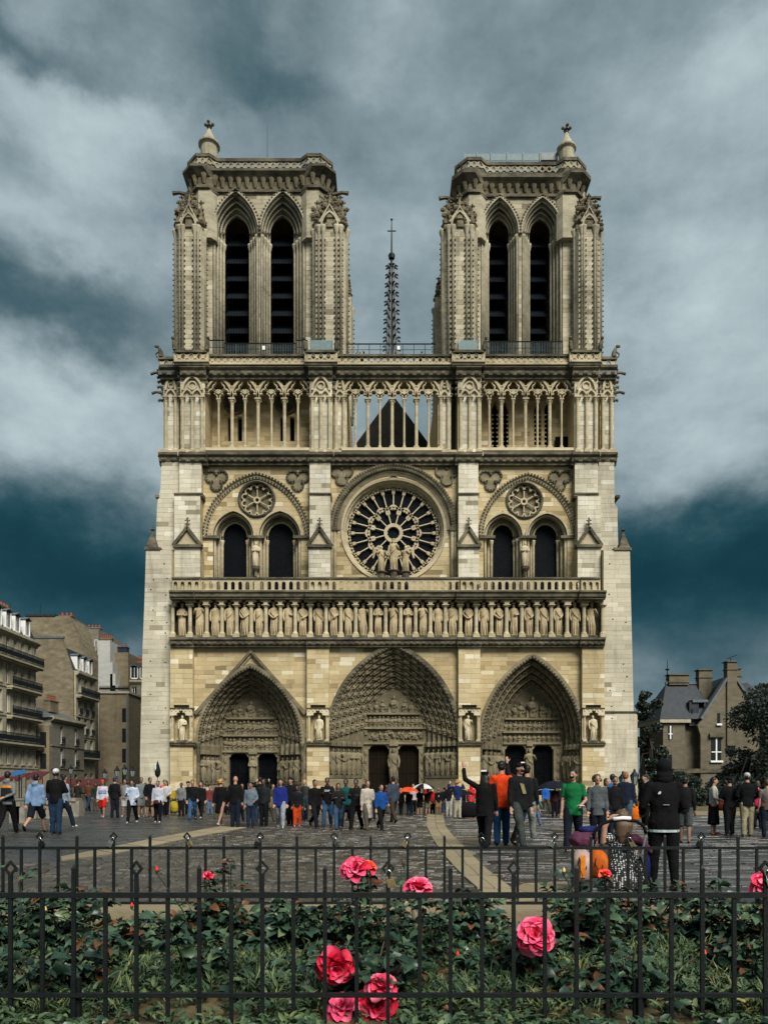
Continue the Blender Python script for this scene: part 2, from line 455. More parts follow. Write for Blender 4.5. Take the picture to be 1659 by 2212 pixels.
M['oak'] = simple('old_oak_door', (.012, .009, .006), .85, .5, 4, .3, stretch=(5, 5, .5), spec=.03)
M['slate'] = simple('wet_slate', (.018, .024, .032), .55, .35, 2.0, .3, spec=.3)
M['zinc'] = simple('zinc_sheet', (.10, .12, .135), .45, .25, 1.5, .1, metal=.15)
M['tower_trim'] = stone_mat('tower_trim_stone', [(0.25, (.24, .21, .145)), (.5, (.39, .35, .25)), (.8, (.52, .475, .355))], .6, .9, attr=False, soil=.65)
M['dark_roof'] = simple('dark_roof', (.016, .017, .014), .85, .4, 1.2, .2, spec=.1)
M['lead'] = simple('lead_roof', (.060, .066, .062), .55, .35, 1.2, .2)
M['iron'] = simple('painted_iron', (.0055, .008, .008), .5, .4, 14, .35, spec=.25)
M['net'] = simple('safety_net', (.10, .16, .17), .6, .2, 4)
M['shutter_grey'] = simple('grey_panel', (.20, .22, .22), .7, .2, 3)
M['white'] = simple('white_paint', (.72, .72, .70), .6, .08, 6)
M['steel'] = simple('galvanised_steel', (.24, .26, .27), .5, .15, 8, metal=.3)
M['brass'] = simple('brass_padlock', (.62, .50, .28), .3, .2, 20, metal=.9)
M['chrome'] = simple('steel_shackle', (.72, .74, .74), .22, .1, 20, metal=1.0)
M['pot'] = simple('clay_pot', (.20, .065, .035), .8, .3, 6)
M['skin'] = simple('skin_light', (.36, .20, .135), .6, .1, 9)
M['skin2'] = simple('skin_tan', (.24, .13, .08), .6, .1, 9)
M['skin3'] = simple('skin_dark', (.085, .045, .028), .5, .1, 9)
_cl = {}
def cloth(r, g, b):
    """fabric by display colour"""
    k = (r, g, b)
    if k not in _cl:
        c = srgb(r, g, b)
        c = tuple(min(max(x * .88, .004), .85) for x in c[:3])
        _cl[k] = simple('fabric_%02x%02x%02x' % k, tuple(x * .72 for x in c), .88, .34, 5, .6, spec=.15)
    return _cl[k]
# ================================================================== cathedral
CATH = thing('cathedral', 'gothic limestone cathedral with two square towers, rose window and three deep portals', 'cathedral', (0, 0, 0))
YB, YW = 64.75, 65.35                           # portal storey: buttress fronts, wall
YK = 64.95                                      # gallery of statues
YR, YRB, YRU = 67.4, 65.9, 66.6                 # rose storey: wall, lower and upper buttress fronts
YC, YCP, YCW = 67.3, 66.6, 69.4                 # open arcade: columns, pilasters, wall behind
YT, YTW = 68.6, 69.7                            # towers: corner piers, wall

def P(mb, name, mat, parent=None, smooth=False): return mb.build(name, mat, CATH if parent is None else parent, smooth)

# ---- reusable statue and figure shapes -------------------------------------------------
def statue_mesh(name, seed, mat, crown=True, arm=0, n=14):
    """robed standing figure of height 1 with head, arms and falling folds, facing -y"""
    rg = random.Random(seed); mb = MB(); ph = rg.uniform(0, 6); sway = rg.uniform(-.02, .02)
    prof = [(0, .118, .085), (.04, .125, .092), (.16, .118, .088), (.30, .118, .088), (.44, .125, .09), (.55, .118, .085), (.63, .118, .082),
            (.71, .138, .088), (.77, .145, .082), (.805, .118, .068), (.825, .062, .052), (.845, .04, .04)]
    rs = []
    for z, rx, ry in prof:
        k = max(0, 1 - z / .75) * .13 + .02; r = []
        for i in range(n):
            q = 2 * math.pi * i / n
            w = 1 + k * math.sin(5 * q + ph + z * 3) + k * .5 * math.sin(9 * q - ph)
            r.append((sway * math.sin(z * 3.1) * 2 + rx * w * math.cos(q), ry * w * math.sin(q), z))
        rs.append(r)
    mb.rings(rs)
    mb.ell((0, -.006, .905), (.046, .052, .07), 8, 6)
    mb.ell((0, -.03, .868), (.034, .032, .04), 6, 4)                     # beard
    mb.ell((0, .012, .915), (.056, .05, .068), 8, 5)                     # hair
    if crown: mb.lathe([(.045, .945), (.052, .955), (.056, .985), (.045, .985)], 0, 0, 8)
    for s in (-1, 1):
        sh = (s * .118, 0, .775)
        pose = arm if arm < 4 else (arm - 4 if s > 0 else 1)
        if pose == 0: mb.tube([sh, (s * .148, -.02, .63), (s * .07, -.115, .60), (s * .02, -.125, .64)], [.036, .036, .030, .022], 6)
        elif pose == 1: mb.tube([sh, (s * .152, .0, .62), (s * .135, -.06, .48), (s * .13, -.07, .42)], [.036, .034, .030, .022], 6)
        elif pose == 2: mb.tube([sh, (s * .155, -.03, .65), (s * .11, -.10, .74), (s * .09, -.11, .79)], [.036, .036, .030, .022], 6)
        else: mb.tube([sh, (s * .15, -.01, .64), (s * .04, -.12, .52), (s * -.01, -.125, .50)], [.036, .036, .030, .022], 6)
    m_ = rg.choice((-1, 1))
    if seed % 3: mb.tube([(m_ * -.10, -.065, .74), (m_ * -.02, -.098, .6), (m_ * .085, -.082, .50)], [.010, .016, .010], 5)      # mantle edge
    for k in range(4): x_ = -.075 + .05 * k + rg.uniform(-.012, .012); mb.tube([(x_ * .8, -.085, rg.uniform(.40, .56)), (x_ * 1.1, -.094, .25), (x_ * 1.2, -.09, .03)], [.007, .014, .012], 5)
    for s in (-1, 1): mb.ell((s * .05, -.085, .012), (.03, .06, .02), 6, 3)
    return mb.mesh(name, mat, True)
KING = [statue_mesh('king_statue', 10 + i, M['statue'], True, (0, 1, 4, 5, 2, 6, 7, 3, 5)[i]) for i in range(9)]
SAINT = [statue_mesh('saint_statue', 30 + i, M['portal'], False, i) for i in range(5)]
PALE_ST = [statue_mesh('pale_statue', 50 + i, M['statue_pale'], i == 1, (4, 5, 6, 1, 0)[i]) for i in range(5)]
GROUP_ST = [statue_mesh('group_statue', 70 + i, M['statue'], i == 1, (2, 6, 2)[i]) for i in range(3)]
def fig_mesh(name, seed, mat):
    """small carved figure, height 1, knobbly"""
    rg = random.Random(seed); mb = MB()
    mb.loft([(0, 0, 0, .20, .16), (rg.uniform(-.05, .05), 0, .3, .24, .2), (0, 0, .62, .25, .18), (0, 0, .74, .10, .1)], 6)
    mb.ell((rg.uniform(-.05, .05), -.04, .86), (.11, .12, .14), 6, 4)
    mb.tube([(-.22, -.05, .6), (-.1, -.22, .42 + rg.uniform(-.1, .1)), (.14, -.2, .46)], .06, 4)
    mb.tube([(.22, -.02, .6), (.2, -.18, .35), (.0, -.2, .25)], .06, 4)
    return mb
FIGS = [fig_mesh('figure', s, None) for s in range(6)]
def place(mb, src, loc, s, rz=0.0, tilt=0.0, t=None):
    """merge a copy of src into mb, turned by tilt in the xz plane"""
    c, d = math.cos(tilt), math.sin(tilt); cz, sz = math.cos(rz), math.sin(rz); out = []
    for x, y, z in src.v:
        x, y = x * cz - y * sz, x * sz + y * cz
        out.append((loc[0] + (x * c + z * d) * s, loc[1] + y * s, loc[2] + (-x * d + z * c) * s))
    mb.add(out, src.f, t)
def column_mesh(name, h, r, mat, base=.09, cap=.10, n=10):
    mb = MB(); b, c = base * h, cap * h
    mb.box(-r * 1.7, r * 1.7, -r * 1.7, r * 1.7, 0, b * .55)
    mb.lathe([(r * 1.6, b * .55), (r * 1.6, b * .75), (r * 1.15, b), (r, b * 1.1), (r * .97, h - c), (r * 1.12, h - c * .98), (r * 1.0, h - c * .9), (r * 1.35, h - c * .5), (r * 1.75, h - c * .22)], n=n)
    for k in range(6):
        q = k * math.pi / 3; mb.ell((r * 1.45 * math.cos(q), r * 1.45 * math.sin(q), h - c * .42), (r * .4, r * .4, c * .2), 4, 3)
    mb.box(-r * 1.85, r * 1.85, -r * 1.85, r * 1.85, h - c * .22, h)
    return mb.mesh(name, mat, False)

def cornice(parent, u0, u1, vt, vb, Yf, Yback, name='cornice', mat='crust', teeth=True, over=.0):
    """moulded ledge: top slab, hollow, carved band with leaf knobs, bottom roll"""
    mb = MB(); x0, x1 = X(u0, Yf), X(u1, Yf); zt, zb = Z(vt, Yf), Z(vb, Yf); h = zt - zb
    prof = [(Yback, zt + .02), (Yf, zt - .05 * h), (Yf, zt - .25 * h), (Yf + .18 * h, zt - .42 * h), (Yf + .22 * h, zt - .75 * h), (Yf + .38 * h, zt - .8 * h), (Yf + .40 * h, zb), (Yback, zb)]
    def cut(x): return [(x, y, z) for y, z in prof]
    mb.rings([cut(x0), cut(x1)])
    o = P(mb, name, M[mat], parent)
    if teeth:
        m2 = MB(); n = max(2, int((x1 - x0) / (.5 * h + .12)))
        for i in range(n):
            x = x0 + (x1 - x0) * (i + .5) / n; w = (x1 - x0) / n * .34
            m2.ell((x, Yf + .2 * h, zt - .6 * h), (w, .13 * h, .16 * h), 5, 4)
        kind(P(m2, 'leaf_band', M['crust' if mat == 'crust' else mat], o), 'stuff')
    return o

def gablet(parent, u, vtop, vbase, half, Yf, Yb, vfin):
    """little gable roof with finial on a buttress"""
    mb = MB(); x = X(u, Yf); w = L(half, Yf); zt, zb = Z(vtop, Yf), Z(vbase, Yf)
    mb.prism([(x - w * .8, zb), (x + w * .8, zb), (x, zt - .25)], Yf + .12, Yb)
    o = P(mb, 'gablet', M['stone'], parent)
    m2 = MB()
    for s in (-1, 1): m2.sweep([(x + s * w, zb - .1), (x, zt)][::s], rect_prof(-.12, .14, Yf - .12, Yf + .25))
    m2.box(x - w, x + w, Yf - .14, Yb, zb - .26, zb - .02)
    P(m2, 'coping', M['crust'], o)
    m3 = MB(); zf = Z(vfin, Yf)
    m3.lathe([(.12, zt - .1), (.08, zt + (zf - zt) * .3), (.07, zt + (zf - zt) * .5), (.05, zf - .2), (.09, zf - .1), (0.01, zf)], x, Yf + .1, 6)
    for k in (.35, .68):
        z = zt + (zf - zt) * k
        for q in range(4): m3.ell((x + .17 * math.cos(q * 1.571), Yf + .1 + .17 * math.sin(q * 1.571), z), (.09, .09, .07), 5, 3)
    P(m3, 'finial', M['crust'], o)
    return o

# ---- portal storey ----------------------------------------------------------------------
ZG = Z(1397, YB)                                # top of the storey
BAYS = [(417, 663), (711, 990), (1037, 1257)]
BUT = [(368, 417), (663, 711), (990, 1037), (1257, 1305)]
PORT = [dict(c=542.3, a=109, apex=1442, spr=1606, doors=((495.6, 539), (557, 600)), dtop=1623.5, ti=59.5, tap=1497, bands=(1552, 1589), tspr=1590, nst=4, s0=1633, s1=1686),
        dict(c=850.3, a=139, apex=1396, spr=1600, doors=((796, 841), (860, 905)), dtop=1605.8, ti=63.5, tap=1484, bands=(1542, 1572.8), tspr=1577, nst=6, s0=1615, s1=1672),
        dict(c=1148, a=107.5, apex=1420, spr=1606, doors=((1089.8, 1136), (1149, 1194.8)), dtop=1606, ti=62.5, tap=1480, bands=(1553, 1581.5), tspr=1584, nst=4, s0=1622, s1=1680)]
wall1 = part('portal_storey_wall', CATH)
for bi, ((u0, u1), p) in enumerate(zip(BAYS, PORT)):
    A = Arch(X(p['c'], YW), L(p['a'], YW), Z(p['spr'], YW), Z(p['apex'], YW) - Z(p['spr'], YW), 0.0)
    p['A'] = A
    rows = wall_rows(X(u0, YW) - .3, X(u1, YW) + .3, 0.0, Z(1390, YW), [A], .40)
    mb = MB(); wall_back(mb, rows, YW, YW + .9); P(mb, 'wall_core', M['mortar'], wall1)
    face_blocks(rows, YW, wall1, (.6, 1.5), base=.50, pale=.05, dark=.05, var=.22, joint=.016)
but1 = []
for i, (u0, u1) in enumerate(BUT):
    b = part('buttress', CATH); but1.append(b)
    x0, x1 = X(u0, YB), X(u1, YB); m = (x0 + x1) / 2; w = (x1 - x0) / 2
    nz0, nz1 = Z(1602, YB), Z(1545, YB)
    A = Rect(m - w * .68, m + w * .68, nz0, nz1 + .9)
    rows = wall_rows(x0, x1, 0, Z(1392, YB), [A], .42)
    mb = MB(); wall_back(mb, rows, YB, YW + .2)
    mb.box(m - w * .75, m + w * .75, YB + .62, YW + .3, nz0 - .1, nz1 + 1)
    for s in (-1, 1): mb.box(m + s * w - (.0 if s > 0 else -.001) - .14, m + s * w + .14 - .14 * (s > 0) - .0 if s > 0 else m - w + .14, YB + .05, YW + .2, 0, Z(1392, YB)) if False else None
    P(mb, 'buttress_core', M['mortar'], b)
    face_blocks(rows, YB, b, (.5, 1.2), base=.62, pale=.10, dark=.03, var=.2)
    # niche with a statue between two shafts, under a three-lobed canopy
    mb = MB(); foil_panel(mb, m - w * .98, m + w * .98, nz1 - .05, Z(1531, YB), YB - .16, YB + .35)
    for k in range(5): mb.box(m - w * .8 + k * w * .4 - .05, m - w * .8 + k * w * .4 + .05, YB - .22, YB - .1, Z(1536, YB), Z(1532.5, YB))
    P(mb, 'niche_canopy', M['statue_pale'], b)
    cornice(b, u0 - 1, u1 + 1, 1528.5, 1532, YB - .25, YB + .3, teeth=False)
    cornice(b, u0 - 2, u1 + 3, 1603, 1611, YB - .3, YB + .3, teeth=False)
    cm = column_mesh('niche_shaft', nz1 - nz0, .11, M['stone'])
    for s in (-1, 1): inst('niche_shaft', cm, b, (m + s * w * .80, YB - .02, nz0))
    inst('niche_statue', PALE_ST[i], b, (m + (.05, .1, -.08, 0)[i], YB + .16, nz0 + .12), (0.1, -.25, .2, 0)[i], Z(1544, YB) - nz0 - .1)
    mb = MB(); mb.box(m - .42, m + .42, YB - .1, YB + .5, nz0 - .02, nz0 + .13); P(mb, 'statue_base', M['crust'], b)
# flanking corner masses, stepping back as they rise
for s, prof in ((-1, [(303, 1729), (303.5, 1620), (308, 1420), (313, 1290), (316, 1188)]), (1, [(1377, 1729), (1376, 1540), (1368, 1536), (1365, 1400), (1362, 1292), (1360, 1189)])):
    Yf = YB + .55; inner = 372 if s < 0 else 1303
    zs = [max(Z(v, Yf), 0) for u, v in prof]; us = [u for u, v in prof]
    o = part('corner_buttress', CATH)
    def edge(z, zs=zs, us=us, Yf=Yf):
        return X(float(np.interp(z, zs, us)), Yf)
    rows = []; zt = zs[-1]; n = int(zt / .41)
    for k in range(n):
        za, zb = zt * k / n, zt * (k + 1) / n
        a, b = (edge(za), edge(zb)), (X(inner, Yf),) * 2
        rows.append((za, zb, [(a, b) if s < 0 else (b, a)]))
    mb = MB(); wall_back(mb, rows, Yf, Yf + 7)
    P(mb, 'buttress_core', M['mortar'], o)
    face_blocks(rows, Yf, o, (.7, 1.7), base=.60, pale=.03, dark=.03, var=.2, joint=.008)
    xe = edge(zt); xi = X((345 if s < 0 else 1328), Yf)
    mb = MB(); x0, x1 = sorted((xe - .15 * -s * -1, xi)); mb.box(min(xe, xi) - .12, max(xe, xi) + .12, Yf - .12, Yf + 7, zt, zt + .22)
    P(mb, 'weathering', M['crust'], o)
    mb = MB(); xf = xe - s * .45; mb.plan([(xf - .5, Yf), (xf + .5, Yf), (xf + .5, Yf + 1), (xf - .5, Yf + 1)], zt + .2, zt + 1.7, .15)
    mb.lathe([(.1, zt + 1.6), (.08, zt + 1.85), (.22, zt + 1.95), (.08, zt + 2.05), (.06, zt + 2.2), (.01, zt + 2.35)], xf, Yf + .5, 6)
    P(mb, 'pinnacle', M['crust'], o)
    if s > 0:
        cornice(o, 1306, 1380, 1536, 1540, Yf - .15, Yf + .4, teeth=False)
    # putlog holes as small black boxes, their inner dark put into the colour
    mb = MB(); rg = random.Random(5 + s)
    for k in range(13):
        for j in range(2):
            z = 7 + k * 1.25 + rg.uniform(-.3, .3); u = (330, 358)[j] if s < 0 else (1318, 1350)[j]; x = X(u + rg.uniform(-5, 5), Yf)
            if z < zt - 1 and rg.random() < .65: mb.box(x - .06, x + .06, Yf - .024, Yf + .01, z, z + .09)
    kind(P(mb, 'putlog_holes', M['void'], o), 'stuff')

def portal(p, bi):
    A = p['A']; o = part('portal', CATH); c = A.cx; no = (5, 7, 4)[bi]
    y0, y1 = YW - .25, YW + 2.6
    ti = L(p['ti'], y1); zs1 = Z(p['tspr'], y1); I = Arch(X(p['c'], y1), ti, zs1, Z(p['tap'], y1) - zs1, 0)
    def order(k):
        """arch of step k of the splay: shape and depth"""
        f = k / no; y = y0 + (y1 - y0) * f
        a = A.a + (I.a - A.a) * f; zs = A.zs + (I.zs - A.zs) * f; h = A.h + (I.h - A.h) * f; cx = A.cx + (I.cx - A.cx) * f
        return Arch(cx, a, zs, h, 0.0), y
    # outer band with carved edge
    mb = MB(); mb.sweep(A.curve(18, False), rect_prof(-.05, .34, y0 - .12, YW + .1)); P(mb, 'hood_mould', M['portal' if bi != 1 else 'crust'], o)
    mb = MB(); cv = A.curve(30, False, .02)
    for x, z in cv[::1]: mb.ell((x, y0 - .14, z), (.11, .10, .11), 5, 4)
    kind(P(mb, 'leaf_beads', M['crust'], o), 'stuff')
    mb = MB()
    for k in range(no):
        (a0, ya), (a1, yb) = order(k), order(k + 1)
        c0, c1 = a0.curve(16), a1.curve(16)
        n = len(c0)
        vs = [(x, ya, z) for x, z in c0] + [(x, yb - .05, z) for x, z in c0] + [(x, yb - .05, z) for x, z in c1] + [(x, yb, z) for x, z in c1]
        fs = []
        for r in range(3):
            for i in range(n - 1): fs.append((r * n + i, (r + 1) * n + i, (r + 1) * n + i + 1, r * n + i + 1))
        mb.add(vs, fs)
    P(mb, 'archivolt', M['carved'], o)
    for k in range(no + 1):
        a0, ya = order(k); mb = MB()
        pth = [(x, ya, z) for x, z in a0.curve(16, False)]
        mb.tube(pth, .085 if k else .13, 6); P(mb, 'roll_moulding', M['portal'], o, True)
    # carved figures riding up each order
    for k in range(no):
        (a0, ya), (a1, yb) = order(k), order(k + 1)
        mm = Arch((a0.cx + a1.cx) / 2, (a0.a + a1.a) / 2, (a0.zs + a1.zs) / 2, (a0.h + a1.h) / 2, 0)
        cv = mm.curve(40, False); d = [0]
        for (xa, za), (xb, zb) in zip(cv, cv[1:]): d.append(d[-1] + math.hypot(xb - xa, zb - za))
        step = (.78, .85, .62)[bi]; m = int(d[-1] / step); mb = MB()
        for i in range(m):
            s = (i + .5) * d[-1] / m
            x = float(np.interp(s, d, [q[0] for q in cv])); z = float(np.interp(s, d, [q[1] for q in cv]))
            x2 = float(np.interp(s + .1, d, [q[0] for q in cv])); z2 = float(np.interp(s + .1, d, [q[1] for q in cv]))
            t = math.atan2(x2 - x, z2 - z)
            if x > c: t += math.pi
            place(mb, random.choice(FIGS), (x - math.sin(t) * .3, yb - .12, z - math.cos(t) * .3), random.uniform(.6, .74) * step / .7, random.uniform(-.5, .5), t)
        kind(P(mb, 'archivolt_figures', M['portal'], o), 'stuff')
    # tympanum: bands of relief
    yt = y1 + .02; cv = I.curve(14); zd = Z(p['dtop'], y1)
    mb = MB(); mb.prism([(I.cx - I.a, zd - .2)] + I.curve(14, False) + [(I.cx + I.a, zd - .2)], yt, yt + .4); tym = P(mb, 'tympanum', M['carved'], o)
    lv = [zd] + [Z(v, y1) for v in p['bands'][::-1]] + [I.zs + I.h]
    for i, z in enumerate(lv[:3]):
        w = I.half(z) ; mb = MB(); mb.box(I.cx - w, I.cx + w, yt - .32, yt + .1, z - .09, z + .09); P(mb, 'lintel_ledge', M['portal'], tym)
        z2 = lv[i + 1]; hh = (z2 - z - .15); mb = MB()
        if i < 2:
            n = int(2 * w / (.42 if bi != 1 else .36))
            for q in range(n):
                x = I.cx - w + (q + .5) * 2 * w / n
                if bi == 1 and i == 0: place(mb, random.choice(FIGS), (x, yt - .05, z + .35 + random.uniform(0, .5)), hh * .6, random.uniform(-.6, .6), random.uniform(-1.4, 1.4))
                else: place(mb, random.choice(FIGS), (x, yt - .02, z + .1), hh * random.uniform(.8, .95), random.uniform(-.5, .5), random.uniform(-.1, .1))
        else:
            place(mb, FIGS[0], (I.cx, yt - .1, z + .15), hh * .66)
            mb.box(I.cx - .5, I.cx + .5, yt - .22, yt, z + .1, z + .1 + hh * .22)
            for s in (-1, 1):
                for q, (dx, sc_) in enumerate(((.95, .5), (1.5, .42), (2.0, .3))):
                    place(mb, FIGS[q + 1], (I.cx + s * dx * I.a / 2.6, yt - .02, z + .12), hh * sc_, -s * .3, s * .06)
        kind(P(mb, 'relief_figures', M['portal'], tym), 'stuff')
    # doors, trumeau
    for (d0, d1) in p['doors']:
        x0, x1 = X(d0, y1), X(d1, y1); mb = MB(); n = 5
        for q in range(n):
            mb.box(x0 + (x1 - x0) * q / n + .012, x0 + (x1 - x0) * (q + 1) / n - .012, y1 + .45, y1 + .55, 0, zd - .05)
        mb.box(x0 - .1, x1 + .1, y1 + .5, y1 + .6, 0, zd)
        for z in (1.0, 2.4, 3.8): mb.box(x0 + .05, x1 - .05, y1 + .42, y1 + .46, z, z + .12)
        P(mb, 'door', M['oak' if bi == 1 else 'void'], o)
        for s in (-1, 1):
            mb = MB(); xx = x0 if s < 0 else x1
            mb.prism([(xx, zd), (xx - s * .5, zd), (xx - s * .42, zd - .2), (xx - s * .2, zd - .3), (xx - s * .12, zd - .5), (xx, zd - .55)], y1 - .1, y1 + .3)
            P(mb, 'corbel', M['portal'], o)
    xa, xb = X(p['doors'][0][1], y1), X(p['doors'][1][0], y1)
    mb = MB(); mb.box(xa, xb, y1 - .15, y1 + .5, 0, zd + .1); mb.box(xa - .05, xb + .05, y1 - .4, y1, 0, 1.5); mb.box(xa, xb, y1 - .35, y1, zd - .25, zd + .25); P(mb, 'trumeau', M['portal'], o)
    inst('trumeau_statue', SAINT[bi], o, ((xa + xb) / 2, y1 - .35, 1.55), 0, (zd - .4 - 1.55))
    for s, d in ((-1, p['doors'][0][0]), (1, p['doors'][1][1])):
        xo = X(d, y1); xi = I.cx + s * I.a * 1.05
        mb = MB(); mb.box(min(xo, xi), max(xo, xi), y1 - .1, y1 + .5, 0, zd + .15)
        for q in range(5): mb.ell(((xo + xi) / 2, y1 - .12, 1.3 + q * .75), (.16, .10, .26), 6, 4)
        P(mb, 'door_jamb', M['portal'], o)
    # splayed sides with standing figures under canopies
    za, zb = Z(p['s1'], YW + 1), Z(p['s0'], YW + 1)
    for s in (-1, 1):
        n = p['nst']
        xo, xi = A.cx + s * (A.a - .12), I.cx + s * (I.a + .25); yo, yi = y0 + .5, y1 - .1
        mb = MB()
        def pt(f, back=0.0): return (xo + (xi - xo) * f, yo + (yi - yo) * f + back)
        P0, P1 = pt(-.06, .15), pt(1.04, .15)
        mb.hexa([(P0[0], P0[1] - .65, 0), (P1[0], P1[1] - .65, 0), (P1[0], P1[1] + .2, 0), (P0[0], P0[1] + .2, 0), (P0[0], P0[1] - .65, za - .35), (P1[0], P1[1] - .65, za - .35), (P1[0], P1[1] + .2, za - .35), (P0[0], P0[1] + .2, za - .35)])
        P(mb, 'plinth', M['portal'], o)
        mb = MB(); mb.hexa([(P0[0], P0[1] - .75, za - .35), (P1[0], P1[1] - .75, za - .35), (P1[0], P1[1] + .2, za - .35), (P0[0], P0[1] + .2, za - .35), (P0[0], P0[1] - .75, za - .1), (P1[0], P1[1] - .75, za - .1), (P1[0], P1[1] + .2, za - .1), (P0[0], P0[1] + .2, za - .1)])
        P(mb, 'plinth_ledge', M['crust'], o)
        mb = MB(); q0, q1 = pt(-.06, -.38), pt(1.04, -.38)
        mb.hexa([(q0[0], q0[1], zb + .1), (q1[0], q1[1], zb + .1), (q1[0], q1[1] + .6, zb + .1), (q0[0], q0[1] + .6, zb + .1), (q0[0], q0[1], A.zs - .05), (q1[0], q1[1], A.zs - .05), (q1[0], q1[1] + .6, A.zs - .05), (q0[0], q0[1] + .6, A.zs - .05)])
        for q in range(n):
            f = (q + .5) / n; x, y = pt(f, -.45); mb.lathe([(.05, zb + .05), (.24, zb + .12), (.22, A.zs - .2), (.12, A.zs)], x, y, 6)
        P(mb, 'canopy_band', M['carved'], o)
        for q in range(n):
            f = (q + .5) / n; x, y = pt(f, -.28)
            inst('jamb_statue', SAINT[(q + bi + (s > 0)) % 5], o, (x, y, za - .05), s * -.35, (zb - za + .05))
            x, y = pt(f + .5 / n, -.1); mb = MB(); mb.lathe([(.09, za - .1), (.09, zb + .1)], x, y, 6); P(mb, 'jamb_shaft', M['carved'], o)
            x, y = pt(f, -.3); mb = MB(); mb.lathe([(.06, za - .5), (.2, za - .3), (.24, za - .1), (.2, za - .04)], x, y, 7); P(mb, 'statue_corbel', M['carved'], o)
    # outermost jamb shaft on the wall face
    for s in (-1, 1):
        mb = MB(); mb.lathe([(.16, 0), (.16, .4), (.12, .5), (.12, A.zs - .5), (.2, A.zs - .1), (.22, A.zs)], A.cx + s * (A.a + .12), y0 - .02, 8); P(mb, 'outer_shaft', M['crust'], o)
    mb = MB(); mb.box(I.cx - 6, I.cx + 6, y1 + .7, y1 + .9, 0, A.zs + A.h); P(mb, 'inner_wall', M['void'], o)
    return o
PORTS = [portal(p, i) for i, p in enumerate(PORT)]
mb = MB(); Yg = YW - .3
ap, l_, r_ = (X(542.5, Yg), Z(1406, Yg)), (X(421, Yg), Z(1542, Yg)), (X(661, Yg), Z(1541, Yg))
mb.sweep([l_, ap, r_], rect_prof(-.2, .12, Yg - .1, YW + .1)); P(mb, 'gable_moulding', M['carved'], PORTS[0])
mb = MB(); mb.sweep([(l_[0] + .25, l_[1]), (ap[0], ap[1] - .3), (r_[0] - .25, r_[1])], rect_prof(-.12, .05, Yg + .1, YW + .1)); P(mb, 'gable_inner_moulding', M['stone'], PORTS[0])

# ---- gallery of kings --------------------------------------------------------------------
KX = [393, 430, 465, 496, 528, 559, 591, 622, 654, 688, 721, 752, 785, 817, 849, 882, 913, 946, 977, 1011, 1045, 1077, 1110, 1143, 1174, 1206, 1242, 1279]
gal = part('gallery_of_statues', CATH)
segs = [(367, 416, 1), (416, 661, 0), (661, 712, 1), (712, 988, 0), (988, 1040, 1), (1040, 1254, 0), (1254, 1308, 1)]
for u0, u1, b in segs:
    yf = YK - (.75 if b else .45)
    cornice(gal, u0, u1, 1376, 1396, yf, YW + .8, name='ledge')
    cornice(gal, u0 - (2 if b else 0), u1 + (2 if b else 0), 1274, 1292, yf - .35, YR + .2, name='cornice', teeth=False)
mb = MB(); mb.box(X(369, YK), X(1306, YK), YK + 1.15, YK + 1.6, Z(1392, YK), Z(1270, YK)); P(mb, 'back_wall', M['crust'], gal)
zf = Z(1378, YK); zcap = Z(1308, YK)
kc = column_mesh('gallery_column', zcap - zf + .02, .17, M['stone'], .17, .085)
mids = [X(374, YK)] + [X((a + b) / 2, YK) for a, b in zip(KX, KX[1:])] + [X(1301, YK)]
for x in mids: inst('gallery_column', kc, gal, (x, YK - .05, zf))
for i, (x0, x1) in enumerate(zip(mids, mids[1:])):
    mb = MB(); foil_panel(mb, x0 + .0015, x1 - .0015, zcap, Z(1290, YK), YK - .28, YK + .3); P(mb, 'arcade_arch', M['stone'], gal)
    z0 = Z(1373.5, YK); o = inst('king_statue', KING[(i * 4 + i // 5) % 9], gal, (X(KX[i], YK), YK + .22, z0), random.uniform(-.25, .25), Z(1300 + random.uniform(-1.5, 1.5), YK) - z0)
    o.scale = (o.scale[0] * random.uniform(.88, 1.0), o.scale[0], o.scale[0])
    mb = MB(); mb.box(X(KX[i], YK) - .42, X(KX[i], YK) + .42, YK - .15, YK + .6, zf - .02, z0 + .01); P(mb, 'statue_base', M['crust'], gal)

# ---- balustrade above the gallery ---------------------------------------------------------
bal = part('gallery_balustrade', CATH); YBAL = 65.25
for u0, u1, b in [(372, 433, 1), (433, 668, 0), (668, 714, 1), (714, 995, 0), (995, 1026, 1), (1026, 1255, 0), (1255, 1296, 1)]:
    y = YBAL - (.3 if b else 0); x0, x1 = X(u0, y), X(u1, y); zb, zt = Z(1275, y), Z(1247.5, y); n = max(2, round((u1 - u0) / 15.5))
    mb = MB(); mb.box(x0, x1, y - .12, y + .3, zt - .13, zt); P(mb, 'rail', M['crust'], bal)
    mb = MB(); mb.box(x0, x1, y - .16, y + .34, zb - .16, zb); P(mb, 'base_course', M['stone'], bal)
    for k in range(n):
        a, c = x0 + (x1 - x0) * k / n, x0 + (x1 - x0) * (k + 1) / n
        mb = MB(); arch_panel(mb, a + .001, c - .001, zb, zt - .13, (c - a) * .27, zb + (zt - zb) * .52, (c - a) * .3, y, y + .18, 4); P(mb, 'baluster', M['stone'], bal)
    if b:
        mb = MB(); mb.box(x0 + .02, x1 - .02, y + .25, y + .5, zb, zt - .2); P(mb, 'solid_panel', M['stone'], bal)

